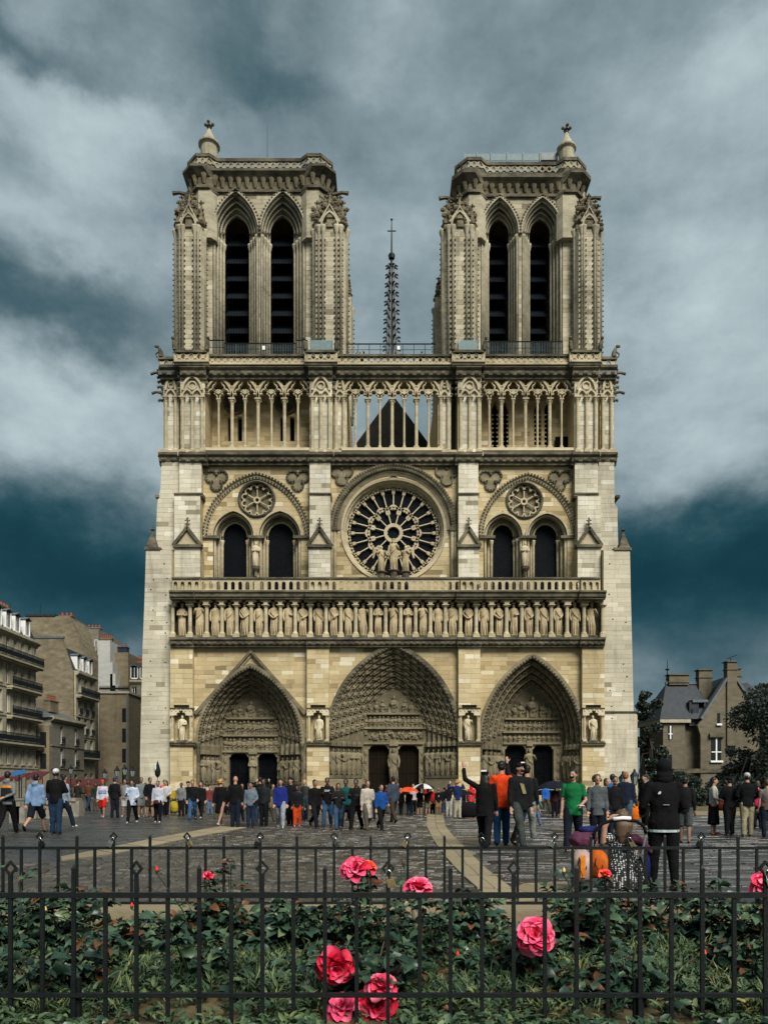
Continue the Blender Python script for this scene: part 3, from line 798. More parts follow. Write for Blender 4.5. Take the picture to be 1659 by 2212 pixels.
# ---- rose storey --------------------------------------------------------------------------
wall2 = part('rose_storey_wall', CATH)
zr0, zr1 = Z(1290, YR), Z(996, YR)
def sub(u0, u1, vap, vs, vb=1290): 
    c, a = X((u0 + u1) / 2, YR), L((u1 - u0) / 2, YR); return Arch(c, a, Z(vs, YR), Z(vap, YR) - Z(vs, YR), Z(vb, YR))
ROSE = (X(850, YR), Z(1145.8, YR), L(111.5, YR))
bays2 = [(434, 668, [(461, 549.4, 1104.8), (559.7, 650.5, 1104.8)], [(485, 533), (581.5, 634)], 1133.7, (442, 667, 1026, 1162), (555.3, 1078.7), (468.8, 644.2)),
         (1033, 1245, [(1044, 1128, 1110), (1137.2, 1224.5, 1110)], [(1064.3, 1106.3), (1154, 1199.7)], 1136, (1036, 1243, 1027, 1158), (1132.3, 1081.7), (1059.6, 1208.5))]
for u0, u1, outer, inner, iap, big, sr, tre in bays2:
    ops = [sub(a, b, v, 1160) for a, b, v in outer]
    rows = wall_rows(X(u0, YR) - .3, X(u1, YR) + .3, zr0, zr1, ops + [Circ(X(sr[0], YR), Z(sr[1], YR), L(37, YR))], .42)
    mb = MB(); wall_back(mb, rows, YR, YR + .5); P(mb, 'wall_core', M['mortar'], wall2)
    face_blocks(rows, YR, wall2, (.6, 1.5), base=.56, pale=.04, var=.28)
    w = part('twin_window', CATH)
    B = Arch(X((big[0] + big[1]) / 2, YR), L((big[1] - big[0]) / 2, YR), Z(big[3], YR), Z(big[2], YR) - Z(big[3], YR), Z(big[3], YR))
    mb = MB(); mb.sweep(B.curve(20, False), [(-.36, YR + .05), (-.36, YR - .12), (-.16, YR - .2), (-.1, YR - .1), (.0, YR - .3), (.08, YR - .3), (.08, YR + .05)]); P(mb, 'containing_arch', M['stone'], w)
    mb = MB()
    for x, z in B.curve(26, False, .06): mb.ell((x, YR - .3, z), (.12, .1, .12), 5, 4)
    for x, z in B.curve(26, False, -.24): mb.ell((x, YR - .2, z), (.10, .08, .10), 5, 4)
    kind(P(mb, 'leaf_knobs', M['crust'], w), 'stuff')
    for O, (i0, i1) in zip(ops, inner):
        ci, ai = X((i0 + i1) / 2, YR + 1.3), L((i1 - i0) / 2, YR + 1.3); zs = Z(1160, YR + 1.3)
        I = Arch(ci, ai, zs, Z(iap, YR + 1.3) - zs, O.zb); no = 3
        mb = MB()
        for k in range(no):
            f0, f1 = k / no, (k + 1) / no
            mk = lambda f: Arch(O.cx + (I.cx - O.cx) * f, O.a + (I.a - O.a) * f, O.zs + (I.zs - O.zs) * f, O.h + (I.h - O.h) * f, O.zb)
            c0, c1 = mk(f0).curve(12), mk(f1).curve(12); ya, yb = YR + 1.3 * f0, YR + 1.3 * f1; n = len(c0)
            mb.add([(x, ya, z) for x, z in c0] + [(x, yb, z) for x, z in c0] + [(x, yb, z) for x, z in c1], [(r * n + i, (r + 1) * n + i, (r + 1) * n + i + 1, r * n + i + 1) for r in range(2) for i in range(n - 1)])
        P(mb, 'stepped_reveal', M['stone'], w)
        for k in range(no):
            f = (k + .5) / no
            for s in (-1, 1):
                x = O.cx + (I.cx - O.cx) * f + s * (O.a + (I.a - O.a) * f); y = YR + 1.3 * f - .05
                mb = MB(); mb.lathe([(.13, zr0), (.13, O.zs - .7), (.12, O.zs - .5), (.2, O.zs - .12), (.2, O.zs)], x, y, 8); P(mb, 'shaft', M['stone'], w, True)
            q = mk(f); mb = MB(); mb.tube([(x, YR + 1.3 * f, z) for x, z in q.curve(14, False)], .11, 6); P(mb, 'arch_roll', M['crust' if k == 1 else 'stone'], w, True)
        mb = MB(); q = Arch(O.cx, O.a, O.zs, O.h, O.zs); mb.sweep(q.curve(14, False), rect_prof(-.02, .14, YR - .18, YR + .05)); P(mb, 'hood_mould', M['stone'], w)
        mb = MB(); cv = I.curve(12, True, .06); mb.prism(cv, YR + 1.29, YR + 1.36); P(mb, 'glazing', M['glass'], w)
        m0 = (I.cx - O.cx)
    mb = MB()
    for c0 in (big[0] + 16, sum(big[:2]) / 2, big[1] - 16): mb.box(X(c0 - 17, YR), X(c0 + 17, YR), YR - .22, YR + .3, Z(1164, YR), Z(1158, YR))
    P(mb, 'capital_band', M['crust'], w)
    cm = X((outer[0][1] + outer[1][0]) / 2, YR); z0 = Z(1226, YR)
    inst('pier_statue', PALE_ST[4], w, (cm, YR - .3, z0), 0, Z(1172, YR) - z0)
    mb = MB(); mb.lathe([(.12, z0 - .9), (.16, z0 - .5), (.36, z0 - .25), (.38, z0)], cm, YR - .3, 8); P(mb, 'pedestal', M['crust'], w)
    # blind rose
    cx, cz, r = X(sr[0], YR), Z(sr[1], YR), L(37, YR)
    ro = part('blind_rose', CATH)
    mb = MB(); mb.sweep(circle(cx, cz, r, 36), [(-.1, YR + .3), (-.1, YR - .1), (.02, YR - .22), (.16, YR - .1), (.16, YR + .05)], True); P(mb, 'ring', M['crust'], ro)
    mb = MB(); mb.prism(circle(cx, cz, r * 1.02, 28), YR + .45, YR + .5); P(mb, 'disc', M['carved'], ro)
    mb = MB(); yq = YR + .12; mb.sweep(circle(cx, cz, r * .16, 14), rect_prof(-.08, .08, yq, yq + .35), True)
    for k in range(6):
        q = R(30 + 60 * k); mb.tube([(cx + r * .16 * math.cos(q), yq + .12, cz + r * .16 * math.sin(q)), (cx + r * .62 * math.cos(q), yq + .12, cz + r * .62 * math.sin(q))], .07, 5)
        for d in (-15, 15):
            q2 = R(60 * k + d); mb.sweep([(cx + r * .74 * math.cos(q2) + r * .17 * math.cos(t), cz + r * .74 * math.sin(q2) + r * .17 * math.sin(t)) for t in (q2 - 2.0 + 4.0 * j / 8 for j in range(9))], rect_prof(-.05, .06, yq, yq + .3))
        q2 = R(30 + 60 * k)
    P(mb, 'tracery', M['stone'], ro)
    for tu in tre:
        to = part('trefoil', CATH); tx, tz = X(tu, YR), Z(1036, YR); lr = L(11.5, YR); mb = MB(); m2 = MB()
        for ox, oz in ((-1.0, .5), (1.0, .5), (0, -1.05)):
            ccx, ccz = tx + ox * lr, tz + oz * lr; a0 = math.atan2(oz, ox)
            mb.sweep([(ccx + lr * math.cos(t), ccz + lr * math.sin(t)) for t in (a0 + 2.35 - 4.7 * j / 16 for j in range(17))], [(-.07, YR + .05), (-.07, YR - .14), (.1, YR - .2), (.1, YR + .05)])
            for j in range(0, 17, 2):
                t = a0 + 2.35 - 4.7 * j / 16; mb.ell((ccx + lr * math.cos(t), YR - .2, ccz + lr * math.sin(t)), (.07, .07, .07), 4, 3)
            m2.prism(circle(ccx, ccz, lr, 16), YR - .03 - .002 * ox, YR + .02)
        P(mb, 'moulding', M['crust'], to); P(m2, 'lobe_faces', M['portal'], to)  # lobes are not cut in: darker stone puts the recess shade into the colour
# centre bay with the great rose
rows = wall_rows(X(714, YR) - .3, X(990, YR) + .3, zr0, zr1, [Circ(*ROSE)], .42)
mb = MB(); wall_back(mb, rows, YR, YR + .5); P(mb, 'wall_core', M['mortar'], wall2)
face_blocks(rows, YR, wall2, (.6, 1.5), base=.50, pale=.03, var=.2)
def trefoil(tu):
    to = part('trefoil', CATH); tx, tz = X(tu, YR), Z(1024, YR); lr = L(11.5, YR); mb = MB(); m2 = MB()
    for ox, oz in ((-1.0, .5), (1.0, .5), (0, -1.05)):
        ccx, ccz = tx + ox * lr, tz + oz * lr; a0 = math.atan2(oz, ox)
        mb.sweep([(ccx + lr * math.cos(t), ccz + lr * math.sin(t)) for t in (a0 + 2.35 - 4.7 * j / 16 for j in range(17))], [(-.07, YR + .05), (-.07, YR - .14), (.1, YR - .2), (.1, YR + .05)])
        m2.prism(circle(ccx, ccz, lr, 16), YR - .03 - .002 * ox, YR + .02)
    P(mb, 'moulding', M['crust'], to); P(m2, 'lobe_faces', M['portal'], to)  # uncut lobes again, recess shade carried by the darker stone colour
trefoil(739); trefoil(965)
rose = part('rose_window', CATH); cx, cz, _ = ROSE
def rr(p): return L(p, YR)
mb = MB(); mb.sweep(circle(cx, cz, rr(112), 64), [(-rr(12), YR + .9), (-rr(11.5), YR + .75), (-rr(8), YR + .6), (-rr(7.5), YR + .3), (-rr(4), YR + .2), (-rr(3.5), YR - .05), (.05, YR - .12), (.12, YR + .05), (.12, YR + .9)], True); P(mb, 'outer_ring', M['stone'], rose, False)
AR = Arch(cx, rr(137), Z(1145, YR), rr(140), Z(1145, YR))
mb = MB(); mb.sweep(AR.curve(28, False), [(-rr(24), YR + .2), (-rr(23), YR - .05), (-rr(16), YR - .15), (-rr(13), YR - .02), (-rr(8), YR - .25), (-rr(3), YR - .4), (0, YR - .4), (0, YR + .05)]); P(mb, 'round_arch', M['portal'], rose)
for g, m_ in ((-.05, 'crust'), (-rr(10), 'crust')):
    mb = MB()
    for x, z in AR.curve(34, False, g): mb.ell((x, YR - .36, z), (.14, .1, .14), 5, 4)
    kind(P(mb, 'leaf_knobs', M[m_], rose), 'stuff')
for s in (-1, 1):
    for q in (126, 133):
        mb = MB(); mb.lathe([(.16, zr0), (.16, AR.zs - .8), (.14, AR.zs - .7), (.26, AR.zs - .1), (.26, AR.zs + .1)], cx + s * rr(q), YR - .2, 8); P(mb, 'shaft', M['stone'], rose, True)
    mb = MB(); mb.box(cx + s * rr(129) - rr(9), cx + s * rr(129) + rr(9), YR - .5, YR, AR.zs - .2, AR.zs + .15); P(mb, 'capital', M['crust'], rose)
yg = YR + .75
mb = MB(); mb.prism(circle(cx, cz, rr(101), 64), yg + .2, yg + .25); P(mb, 'glazing', M['glass'], rose)
def spoke(r0, r1, q, w, name):
    mb = MB(); c, s = math.cos(q), math.sin(q)
    mb.tube([(cx + r * c, yg, cz + r * s) for r in (r0, r0 + (r1 - r0) * .06, r0 + (r1 - r0) * .07, r0 + (r1 - r0) * .9, r0 + (r1 - r0) * .92, r1)], [w * 1.7, w * 1.6, w, w, w * 1.7, w * 1.8], 6)
    P(mb, name, M['statue_pale'], rose)
mb = MB(); mb.sweep(circle(cx, cz, rr(17.5), 32), rect_prof(-.16, .14, yg - .1, yg + .2), True)
for k in range(12):
    q = R(30 * k); mb.ell((cx + rr(14.5) * math.cos(q), yg, cz + rr(14.5) * math.sin(q)), (.1, .1, .1), 5, 4)
P(mb, 'hub_ring', M['stone'], rose)
for k in range(12): spoke(rr(19), rr(43), R(15 + 30 * k), .06, 'inner_spoke')
for k in range(24): spoke(rr(58), rr(88), R(15 * k), .06, 'outer_spoke')
def lobes(parent, q, r, half, name, w):
    """three-lobed head of one petal"""
    mb = MB(); c, s = math.cos(q), math.sin(q); lr = half * .5
    for f, d, e in ((-.52, 0, -.25), (0, lr * .85, 0), (.52, 0, .25)):
        px, pz = cx + (r + d) * c - f * half * s * 1.0, cz + (r + d) * s + f * half * c
        a0 = q + f * 1.6
        mb.sweep([(px + lr * math.cos(t), pz + lr * math.sin(t)) for t in (a0 + 1.65 - 3.3 * j / 8 for j in range(9))], rect_prof(-.02, w, yg - .08, yg + .2))
    P(mb, name, M['stone'], parent)
for k in range(12): lobes(rose, R(30 * k + 90), rr(46), rr(13), 'inner_petal_head', .17)
for k in range(24): lobes(rose, R(15 * k + 7.5), rr(89), rr(12.2), 'outer_petal_head', .12)
ymt = YBAL + .9
for u, v0, v1, m_, rz in ((850, 1232, 1163, 1, 0), (824, 1235, 1178, 0, .4), (876, 1235, 1178, 2, -.4)):
    z0 = Z(v0, ymt); inst('group_statue', GROUP_ST[m_], CATH, (X(u, ymt), ymt, z0), rz, Z(v1, ymt) - z0)
    mb = MB(); mb.lathe([(.3, z0 - 1.6), (.3, z0 - .5), (.34, z0 - .2), (.5, z0 - .08), (.5, z0)], X(u, ymt), ymt, 8); P(mb, 'statue_pedestal', M['crust'], CATH)
    if m_ != 1:
        s = 1 if u > 850 else -1; mb = MB(); mb.tube([(X(u, ymt) + s * .15, ymt + .2, z0 + 2.0), (X(u, ymt) + s * .6, ymt + .3, z0 + 2.2), (X(u, ymt) + s * .75, ymt + .3, z0 + 1.3)], [.1, .25, .08], 6, flat=.4); P(mb, 'wing', M['statue'], CATH)

# buttresses of the rose storey
for i, (lo, up) in enumerate([((377, 433), (388, 436)), ((667, 714), (669, 714)), ((990, 1035), (990, 1033)), ((1247, 1297), (1241, 1291))]):
    b = part('upper_buttress', CATH)
    for (u0, u1), v0, v1, y in ((lo, 1275, 1178, YRB), (lo if i in (0, 3) else up, 1180, 1072, YRB + .4), (up, 1074, 994, YRU)):
        rows = wall_rows(X(u0, y), X(u1, y), Z(v0, y), Z(v1, y), [], .42)
        mb = MB(); wall_back(mb, rows, y, YR + .5); P(mb, 'buttress_core', M['mortar'], b)
        face_blocks(rows, y, b, (.5, 1.2), base=.74, pale=.15, dark=.03, var=.2)
    uc = (lo[0] + lo[1]) / 2; gablet(b, uc, 1139, 1176, (lo[1] - lo[0]) / 2 + 3, YRB - .1, YRB + .5, 1116)
    cornice(b, min(lo[0], up[0]) - 1, up[1] + 2, 1064, 1073, YRU - .35, YR, name='set_off', teeth=False)
for s, prof in ((-1, [(337, 1188), (339, 1110), (341, 1080), (347, 1060), (350, 996)]), (1, [(1335, 1189), (1333, 1110), (1334, 1098), (1327, 1090), (1326, 996)])):
    Yf = YRU + .4; inner = 392 if s < 0 else 1285; o = part('corner_buttress', CATH)
    zs = [Z(v, Yf) for u, v in prof]; us = [u for u, v in prof]; rows = []; n = int((zs[-1] - zs[0]) / .42)
    for k in range(n):
        za, zb = zs[0] + (zs[-1] - zs[0]) * k / n, zs[0] + (zs[-1] - zs[0]) * (k + 1) / n
        a = (X(float(np.interp(za, zs, us)), Yf), X(float(np.interp(zb, zs, us)), Yf)); b = (X(inner, Yf),) * 2
        rows.append((za, zb, [(a, b) if s < 0 else (b, a)]))
    mb = MB(); wall_back(mb, rows, Yf, Yf + 6); P(mb, 'buttress_core', M['mortar'], o)
    face_blocks(rows, Yf, o, (.6, 1.3), base=.64, pale=.04, dark=.03, var=.2)
    mb = MB(); x = X(prof[2][0], Yf); mb.box(x - .18, x + .18, Yf - .1, Yf + 6, Z(1075, Yf), Z(1070, Yf)) ; P(mb, 'string_course', M['crust'], o)
# ---- cornice, open arcade -----------------------------------------------------------------
arc = part('arcade_storey', CATH)
SEG = [(342, 386, .35), (386, 446, -.15), (446, 664, .25), (664, 720, -.15), (720, 984, .25), (984, 1042, -.15), (1042, 1236, .25), (1236, 1296, -.15), (1296, 1334, .35)]
for u0, u1, d in SEG:
    cornice(arc, u0, u1, 975, 1000, YCP + d - .25, YR + 1.2, name='cornice')
    cornice(arc, u0 + 2, u1 - 2 if d < 0 else u1, 786, 813, YCP + d - .35, YCW + .2, name='top_cornice')
zc0, zc1 = Z(972, YC), Z(816, YC)
# walls behind the tower bays
for u0, u1, slots, lanc in ((436, 676, [(492, 503), (513, 524), (605, 616), (626, 637)], None), (1030, 1246, [(1062, 1076), (1084, 1098), (1154, 1168), (1176, 1190)], 1)):
    ops = []
    for a, b in slots:
        c, w = X((a + b) / 2, YCW), L((b - a) / 2 * .9, YCW)
        ops.append(Rect(c - w, c + w, Z(966 if lanc else 953, YCW), Z(900, YCW)) if not lanc else Arch(c, w * 1.2, Z(885, YCW), w * 2, Z(966, YCW)))
    rows = wall_rows(X(u0, YCW), X(u1, YCW), Z(990, YCW), Z(770, YCW), ops, .42)
    mb = MB(); wall_back(mb, rows, YCW, YCW + .5); P(mb, 'wall_core', M['mortar'], arc)
    face_blocks(rows, YCW, arc, (.6, 1.4), base=.48, pale=.02, var=.22)
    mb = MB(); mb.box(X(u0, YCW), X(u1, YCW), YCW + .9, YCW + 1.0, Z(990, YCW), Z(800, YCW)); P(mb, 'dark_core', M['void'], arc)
    if lanc:
        for a, b in slots:
            for k in range(8):
                z = Z(962 - k * 9.5, YCW); 
                for e, s in ((a, 1), (b, -1)):
                    mb = MB(); x = X(e, YCW); mb.ell((x + s * .08, YCW + .1, z), (.12, .1, .09), 5, 3); P(mb, 'crocket', M['stone'], arc)
    else:
        for uc in (508, 618):
            mb = MB(); mb.sweep(circle(X(uc, YCW), Z(872, YCW), L(21, YCW), 24), rect_prof(-.1, .16, YCW - .2, YCW + .05), True); mb.prism(circle(X(uc, YCW), Z(872, YCW), L(21, YCW), 20), YCW - .03, YCW); P(mb, 'round_panel', M['crust'], arc)
mb = MB(); mb.box(X(1199, YCW - .3), X(1236, YCW - .3), YCW - .35, YCW - .2, Z(970, YCW), Z(947, YCW)); P(mb, 'hatch', M['void'], arc)
# floor of the arcade and of the terrace above
mb = MB(); mb.box(X(344, YC), X(1332, YC), YCP + .3, 82, Z(990, YC), Z(976, YC)); P(mb, 'arcade_floor', M['stone'], arc)

def tracery(u0, u1, cols, end_cols, name='tracery'):
    """columns thin, thick, thin ... and the pierced arches over them"""
    g = part('arcade_bay', CATH); y = YC; zs = Z(862, y); ztop = Z(817, y); h = zs - zc0 + .0
    thin = column_mesh('thin_column', zs - zc0, .10, M['stone'], .085, .12); thick = column_mesh('thick_column', zs - zc0, .155, M['stone'], .085, .12)
    for i, u in enumerate(cols): inst('thick_column' if i % 2 else 'thin_column', thick if i % 2 else thin, g, (X(u, y), y, zc0))
    d = (cols[-1] - cols[0]) / (len(cols) - 1); xs = [X(cols[0] - d, y)] + [X(u, y) for u in cols] + [X(cols[-1] + d, y)]
    if end_cols:
        for e in (0, -1): inst('thick_column', thick, g, (xs[e], y, zc0))
    b0, b1 = y - .13, y + .16
    for k in range(0, len(xs) - 2, 2):          # large arches, springing from the thick columns
        x0, x2 = xs[k], xs[k + 2]; A = Arch((x0 + x2) / 2, (x2 - x0) / 2, zs + .1, ztop - zs - .1, zs + .1)
        mb = MB(); mb.sweep(A.curve(10, False), rect_prof(-.09, .09, b0 - .08, b1)); P(mb, 'arch_bar', M['stone'], g)
        cx = (x0 + x2) / 2; q = (x2 - x0) / 2
        mb = MB(); r = q * .30; cz = zs + (ztop - zs) * .60
        for a0 in (90, 210, 330):
            px, pz = cx + r * .82 * math.cos(R(a0)), cz + r * .82 * math.sin(R(a0))
            mb.sweep([(px + r * .8 * math.cos(R(a0) + t), pz + r * .8 * math.sin(R(a0) + t)) for t in (1.9 - 3.8 * j / 8 for j in range(9))], rect_prof(-.05, .06, b0, b1))
        P(mb, 'foil_bar', M['stone'], g)
        for a, b in ((x0, cx), (cx, x2)):       # trefoiled heads of the two lights
            w = b - a; c = (a + b) / 2; mb = MB(); rl = w * .25
            for ox, oz, s0, s1 in ((-.25, .06, 200, 70), (0, .40, 175, 5), (.25, .06, 110, -20)):
                mb.sweep([(c + ox * w + rl * math.cos(R(s0 + (s1 - s0) * j / 7)), zs + .05 + oz * w + rl * math.sin(R(s0 + (s1 - s0) * j / 7))) for j in range(8)], rect_prof(-.045, .075, b0, b1))
            P(mb, 'light_head', M['stone'], g)
        mb = MB(); mb.prism([(cx - .1, zs), (cx + .1, zs), (cx + .3, zs + .45), (cx, zs + .8), (cx - .3, zs + .45)], b0, b1); P(mb, 'spandrel', M['stone'], g)
    for k in range(2, len(xs) - 2, 2):          # foiled eyes between the large arches
        x = xs[k]; mb = MB(); cz = zs + (ztop - zs) * .80; r = (xs[2] - xs[0]) * .10
        for ox, oz in ((-.8, .35), (.8, .35), (0, -.75)):
            a0 = math.atan2(oz, ox); mb.sweep([(x + ox * r + r * math.cos(t), cz + oz * r + r * math.sin(t)) for t in (a0 + 1.9 - 3.8 * j / 8 for j in range(9))], rect_prof(-.05, .06, b0, b1))
        P(mb, 'eye', M['stone'], g)
        mb = MB(); mb.prism([(x - .13, zs), (x + .13, zs), (x + .14, zs + .7), (x, zs + 1.1), (x - .14, zs + .7)], b0, b1); P(mb, 'arch_springer', M['stone'], g)
    mb = MB(); mb.box(xs[0], xs[-1], b0 - .1, b1 + .1, ztop - .05, ztop + .35); P(mb, 'head_beam', M['crust'], g)
    mb = MB(); mb.box(xs[0] - .1, xs[-1] + .1, YCP + .2, y + .5, zc0 - .25, zc0); P(mb, 'sill', M['statue_pale'], g)
    return g
tracery(452, 666, [473, 502, 530, 558, 587, 615, 644], False)
tracery(742, 954, [768, 794.6, 820.7, 847, 873, 899.3, 925.6], True)
tracery(1042, 1232, [1056.6, 1082.6, 1108, 1134.5, 1160.5, 1186.9, 1212.3], False)
# pilasters with blind arches
def pilaster(u0, u1, y, shafts, deep):
    b = part('arcade_pilaster', CATH); x0, x1 = X(u0, y), X(u1, y); z0, z1 = Z(978, y), Z(806, y)
    rows = wall_rows(x0, x1, z0, z1, [], .42); mb = MB(); wall_back(mb, rows, y + .14, deep); P(mb, 'pilaster_core', M['mortar'], b)
    face_blocks(rows, y + .14, b, (.5, 1.1), base=.62, pale=.1, var=.25)
    zs = Z(858, y); cm = column_mesh('shaft', zs - z0, .15, M['stone'], .07, .09)
    xs = [x0 + .25 + (x1 - x0 - .5) * k / (shafts - 1) for k in range(shafts)]
    for x in xs: inst('shaft', cm, b, (x, y, z0))
    for a, c in zip(xs, xs[1:]):
        mb = MB(); A = Arch((a + c) / 2, (c - a) / 2, zs + .02, (c - a) * .75, zs); mb.sweep(A.curve(6, False), rect_prof(-.07, .07, y - .1, y + .2)); P(mb, 'small_arch', M['stone'], b)
    A = Arch((xs[0] + xs[-1]) / 2, (xs[-1] - xs[0]) / 2, Z(843, y), Z(813, y) - Z(843, y), zs)
    mb = MB(); mb.sweep(A.curve(8, False), rect_prof(-.1, .08, y - .1, y + .2)); P(mb, 'blind_arch', M['stone'], b)
    mb = MB(); r = (x1 - x0) * .15; mb.sweep(circle((x0 + x1) / 2, Z(832, y), r, 14), rect_prof(-.05, .07, y, y + .2), True); P(mb, 'medallion', M['stone'], b)
    mb = MB()
    for s, x in ((-1, x0), (1, x1)):
        for k in range(4): mb.ell((x + s * .1, y + .2, Z(812 + k * 13, y)), (.2, .2, .16), 5, 4)
    kind(P(mb, 'crockets', M['crust'], b), 'stuff')
    mb = MB(); mb.box(x0 - .15, x1 + .15, y - .2, deep - .01, z0 - .35, z0); P(mb, 'plinth', M['stone'], b)
for u0, u1 in ((389, 443), (669, 718), (989, 1040), (1241, 1292)): pilaster(u0, u1, YCP, 3, YCW + 1)
for u0, u1 in ((720, 749), (946, 974)): pilaster(u0, u1, YCP + .55, 2, 80)
pilaster(353, 386, YCP + .7, 2, YCW + 5); pilaster(1296, 1326, YCP + .7, 2, YCW + 5)

# ---- terrace balustrade with lattice of crosses --------------------------------------------
def lattice(parent, u0, u1, vt, vb, y, yb=None, n=None, mat='stone', rail='crust', depth=.16):
    x0, x1 = X(u0, y), X(u1, y); zt, zb = Z(vt, y), Z(vb, y); h = zt - zb
    mb = MB(); mb.box(x0, x1, y - .14, y + .26, zt - .16 * h - .06, zt); P(mb, 'rail', M[rail], parent)
    mb = MB(); mb.box(x0, x1, y - .12, y + .26, zb - .1, zb + .08); P(mb, 'base_course', M[mat], parent)
    a, b = zb + .08, zt - .16 * h - .06; n = n or max(2, round((x1 - x0) / ((b - a) * 1.05)))
    for k in range(n):
        xa, xb = x0 + (x1 - x0) * k / n, x0 + (x1 - x0) * (k + 1) / n
        mb = MB(); w = .055
        mb.sweep([(xa, a), (xb, b)], rect_prof(-w, w, y, y + depth)); mb.sweep([(xa, b), (xb, a)], rect_prof(-w, w, y + .003, y + depth - .003))
        mb.sweep(circle((xa + xb) / 2, (a + b) / 2, (b - a) * .2, 8), rect_prof(-.04, .04, y - .01, y + depth + .01), True)
        P(mb, 'lattice_panel', M[mat], parent)
ter = part('terrace_balustrade', CATH)
for u0, u1 in ((452, 660), (726, 978), (1046, 1232)): lattice(ter, u0, u1, 766.5, 786, YCP - .1)
for u0, u1 in ((379, 448), (661, 726), (979, 1045), (1233, 1295)):
    y = YCP - .55; lattice(ter, u0, u1, 757, 780, y)
    cornice(ter, u0 - 3, u1 + 3, 780, 789, y - .1, YCP + .3, name='balcony_cornice', teeth=False)
    for s, u in ((-1, u0), (1, u1)):
        mb = MB(); x = X(u, y); mb.box(x - .12, x + .12, y + .02, YT - .3, Z(783, y), Z(757, y)); P(mb, 'return_panel', M['stone'], ter)
        # crouching beast at the corner
        mb = MB(); z = Z(757, y); mb.loft([(x, y, z, .2, .25), (x + s * .05, y - .05, z + .4, .22, .22), (x + s * .1, y - .15, z + .75, .14, .14)], 6); mb.ell((x + s * .15, y - .25, z + .95), (.15, .2, .15), 6, 4); P(mb, 'chimera', M['crust'], ter)
for s, (u0, u1) in ((-1, (342, 378)), (1, (1296, 1332))):
    y = YCP + .55; lattice(ter, u0, u1, 772, 796, y)
    cornice(ter, u0 - 3, u1 + 3, 796, 806, y - .3, y + 4, name='balcony_cornice', teeth=False)
    x = X(u0 if s < 0 else u1, y); z = Z(772, y)
    mb = MB(); mb.loft([(x - s * .3, y, z, .25, .25), (x - s * .25, y, z + .5, .2, .2), (x - s * .1, y, z + .85, .13, .13)], 6); mb.ell((x + s * .1, y, z + 1.0), (.24, .14, .15), 6, 4); mb.tube([(x - s * .2, y, z + .6), (x + s * .2, y, z + .3), (x + s * .1, y, z)], .07, 5); P(mb, 'chimera', M['crust'], ter)
    for v, ln in ((803, 1.1), (812, .5), (822, .45), (833, .5), (845, 1.0), (862, .4)):
        z = Z(v, y); xx = X(350 if s < 0 else 1327, y); mb = MB(); mb.tube([(xx, y + .3, z), (xx + s * ln * .6, y + .3, z + .08), (xx + s * ln, y + .3, z - .05)], [.16, .12, .15], 6); P(mb, 'gargoyle', M['crust'], ter)
for u0, u1, yb_ in ((346, 745, 82), (747, 953, YT + .6), (955, 1328, 82)):
    mb = MB(); mb.box(X(u0, YC), X(u1, YC), YCP + .2, yb_, Z(806, YCP), Z(788, YCP)); P(mb, 'terrace_floor', M['lead'], ter)
# safety rail and netting between the towers and round the tower feet
nt = part('terrace_safety_fence', CATH); yn = YCP + 1.3
for u0, u1, v0, v1 in ((452, 485, 735, 766), (485, 640, 742, 766), (640, 664, 735, 766), (750, 942, 743, 768), (1052, 1190, 738, 766), (1190, 1215, 738, 766)):
    mb = MB()
    for v in (v0, (v0 + v1) / 2): mb.tube([(X(u0, yn), yn, Z(v, yn)), (X(u1, yn), yn, Z(v, yn))], .06 if v == v0 else .025, 5)
    P(mb, 'fence_rail', M['iron'], nt)
    for k in range(int((u1 - u0) / 24) + 1):
        u = u0 + (u1 - u0) * k / max(1, int((u1 - u0) / 24)); mb = MB(); mb.tube([(X(u, yn), yn, Z(785, yn)), (X(u, yn), yn, Z(v0, yn))], .035, 5); P(mb, 'fence_post', M['iron'], nt)
    mb = MB()
    for k in range(int((u1 - u0) / 3.5)):
        u = u0 + 3.5 * k; mb.box(X(u, yn) - .008, X(u, yn) + .008, yn - .008, yn + .008, Z(780, yn), Z(v0, yn))
    kind(P(mb, 'wire_mesh', M['net'], nt), 'stuff')
for u, y in ((570, yn - .1), (861, yn - .1)):
    mb = MB(); mb.box(X(u - 3, y), X(u + 3, y), y, y + .06, Z(755, y), Z(747, y)); P(mb, 'notice', M['white'], nt)
for u0, u1 in ((670, 718), (994, 1032)):
    y = YT - .25; mb = MB(); mb.box(X(u0, y), X(u1, y), y, y + .3, Z(770, y), Z(735, y)); P(mb, 'hoarding', M['net'], nt)
    for u in (u0 - 2, u1 + 2): mb = MB(); mb.tube([(X(u, y - .1), y - .1, Z(775, y)), (X(u, y - .1), y - .1, Z(730, y))], .06, 5); P(mb, 'hoarding_post', M['steel'], nt)

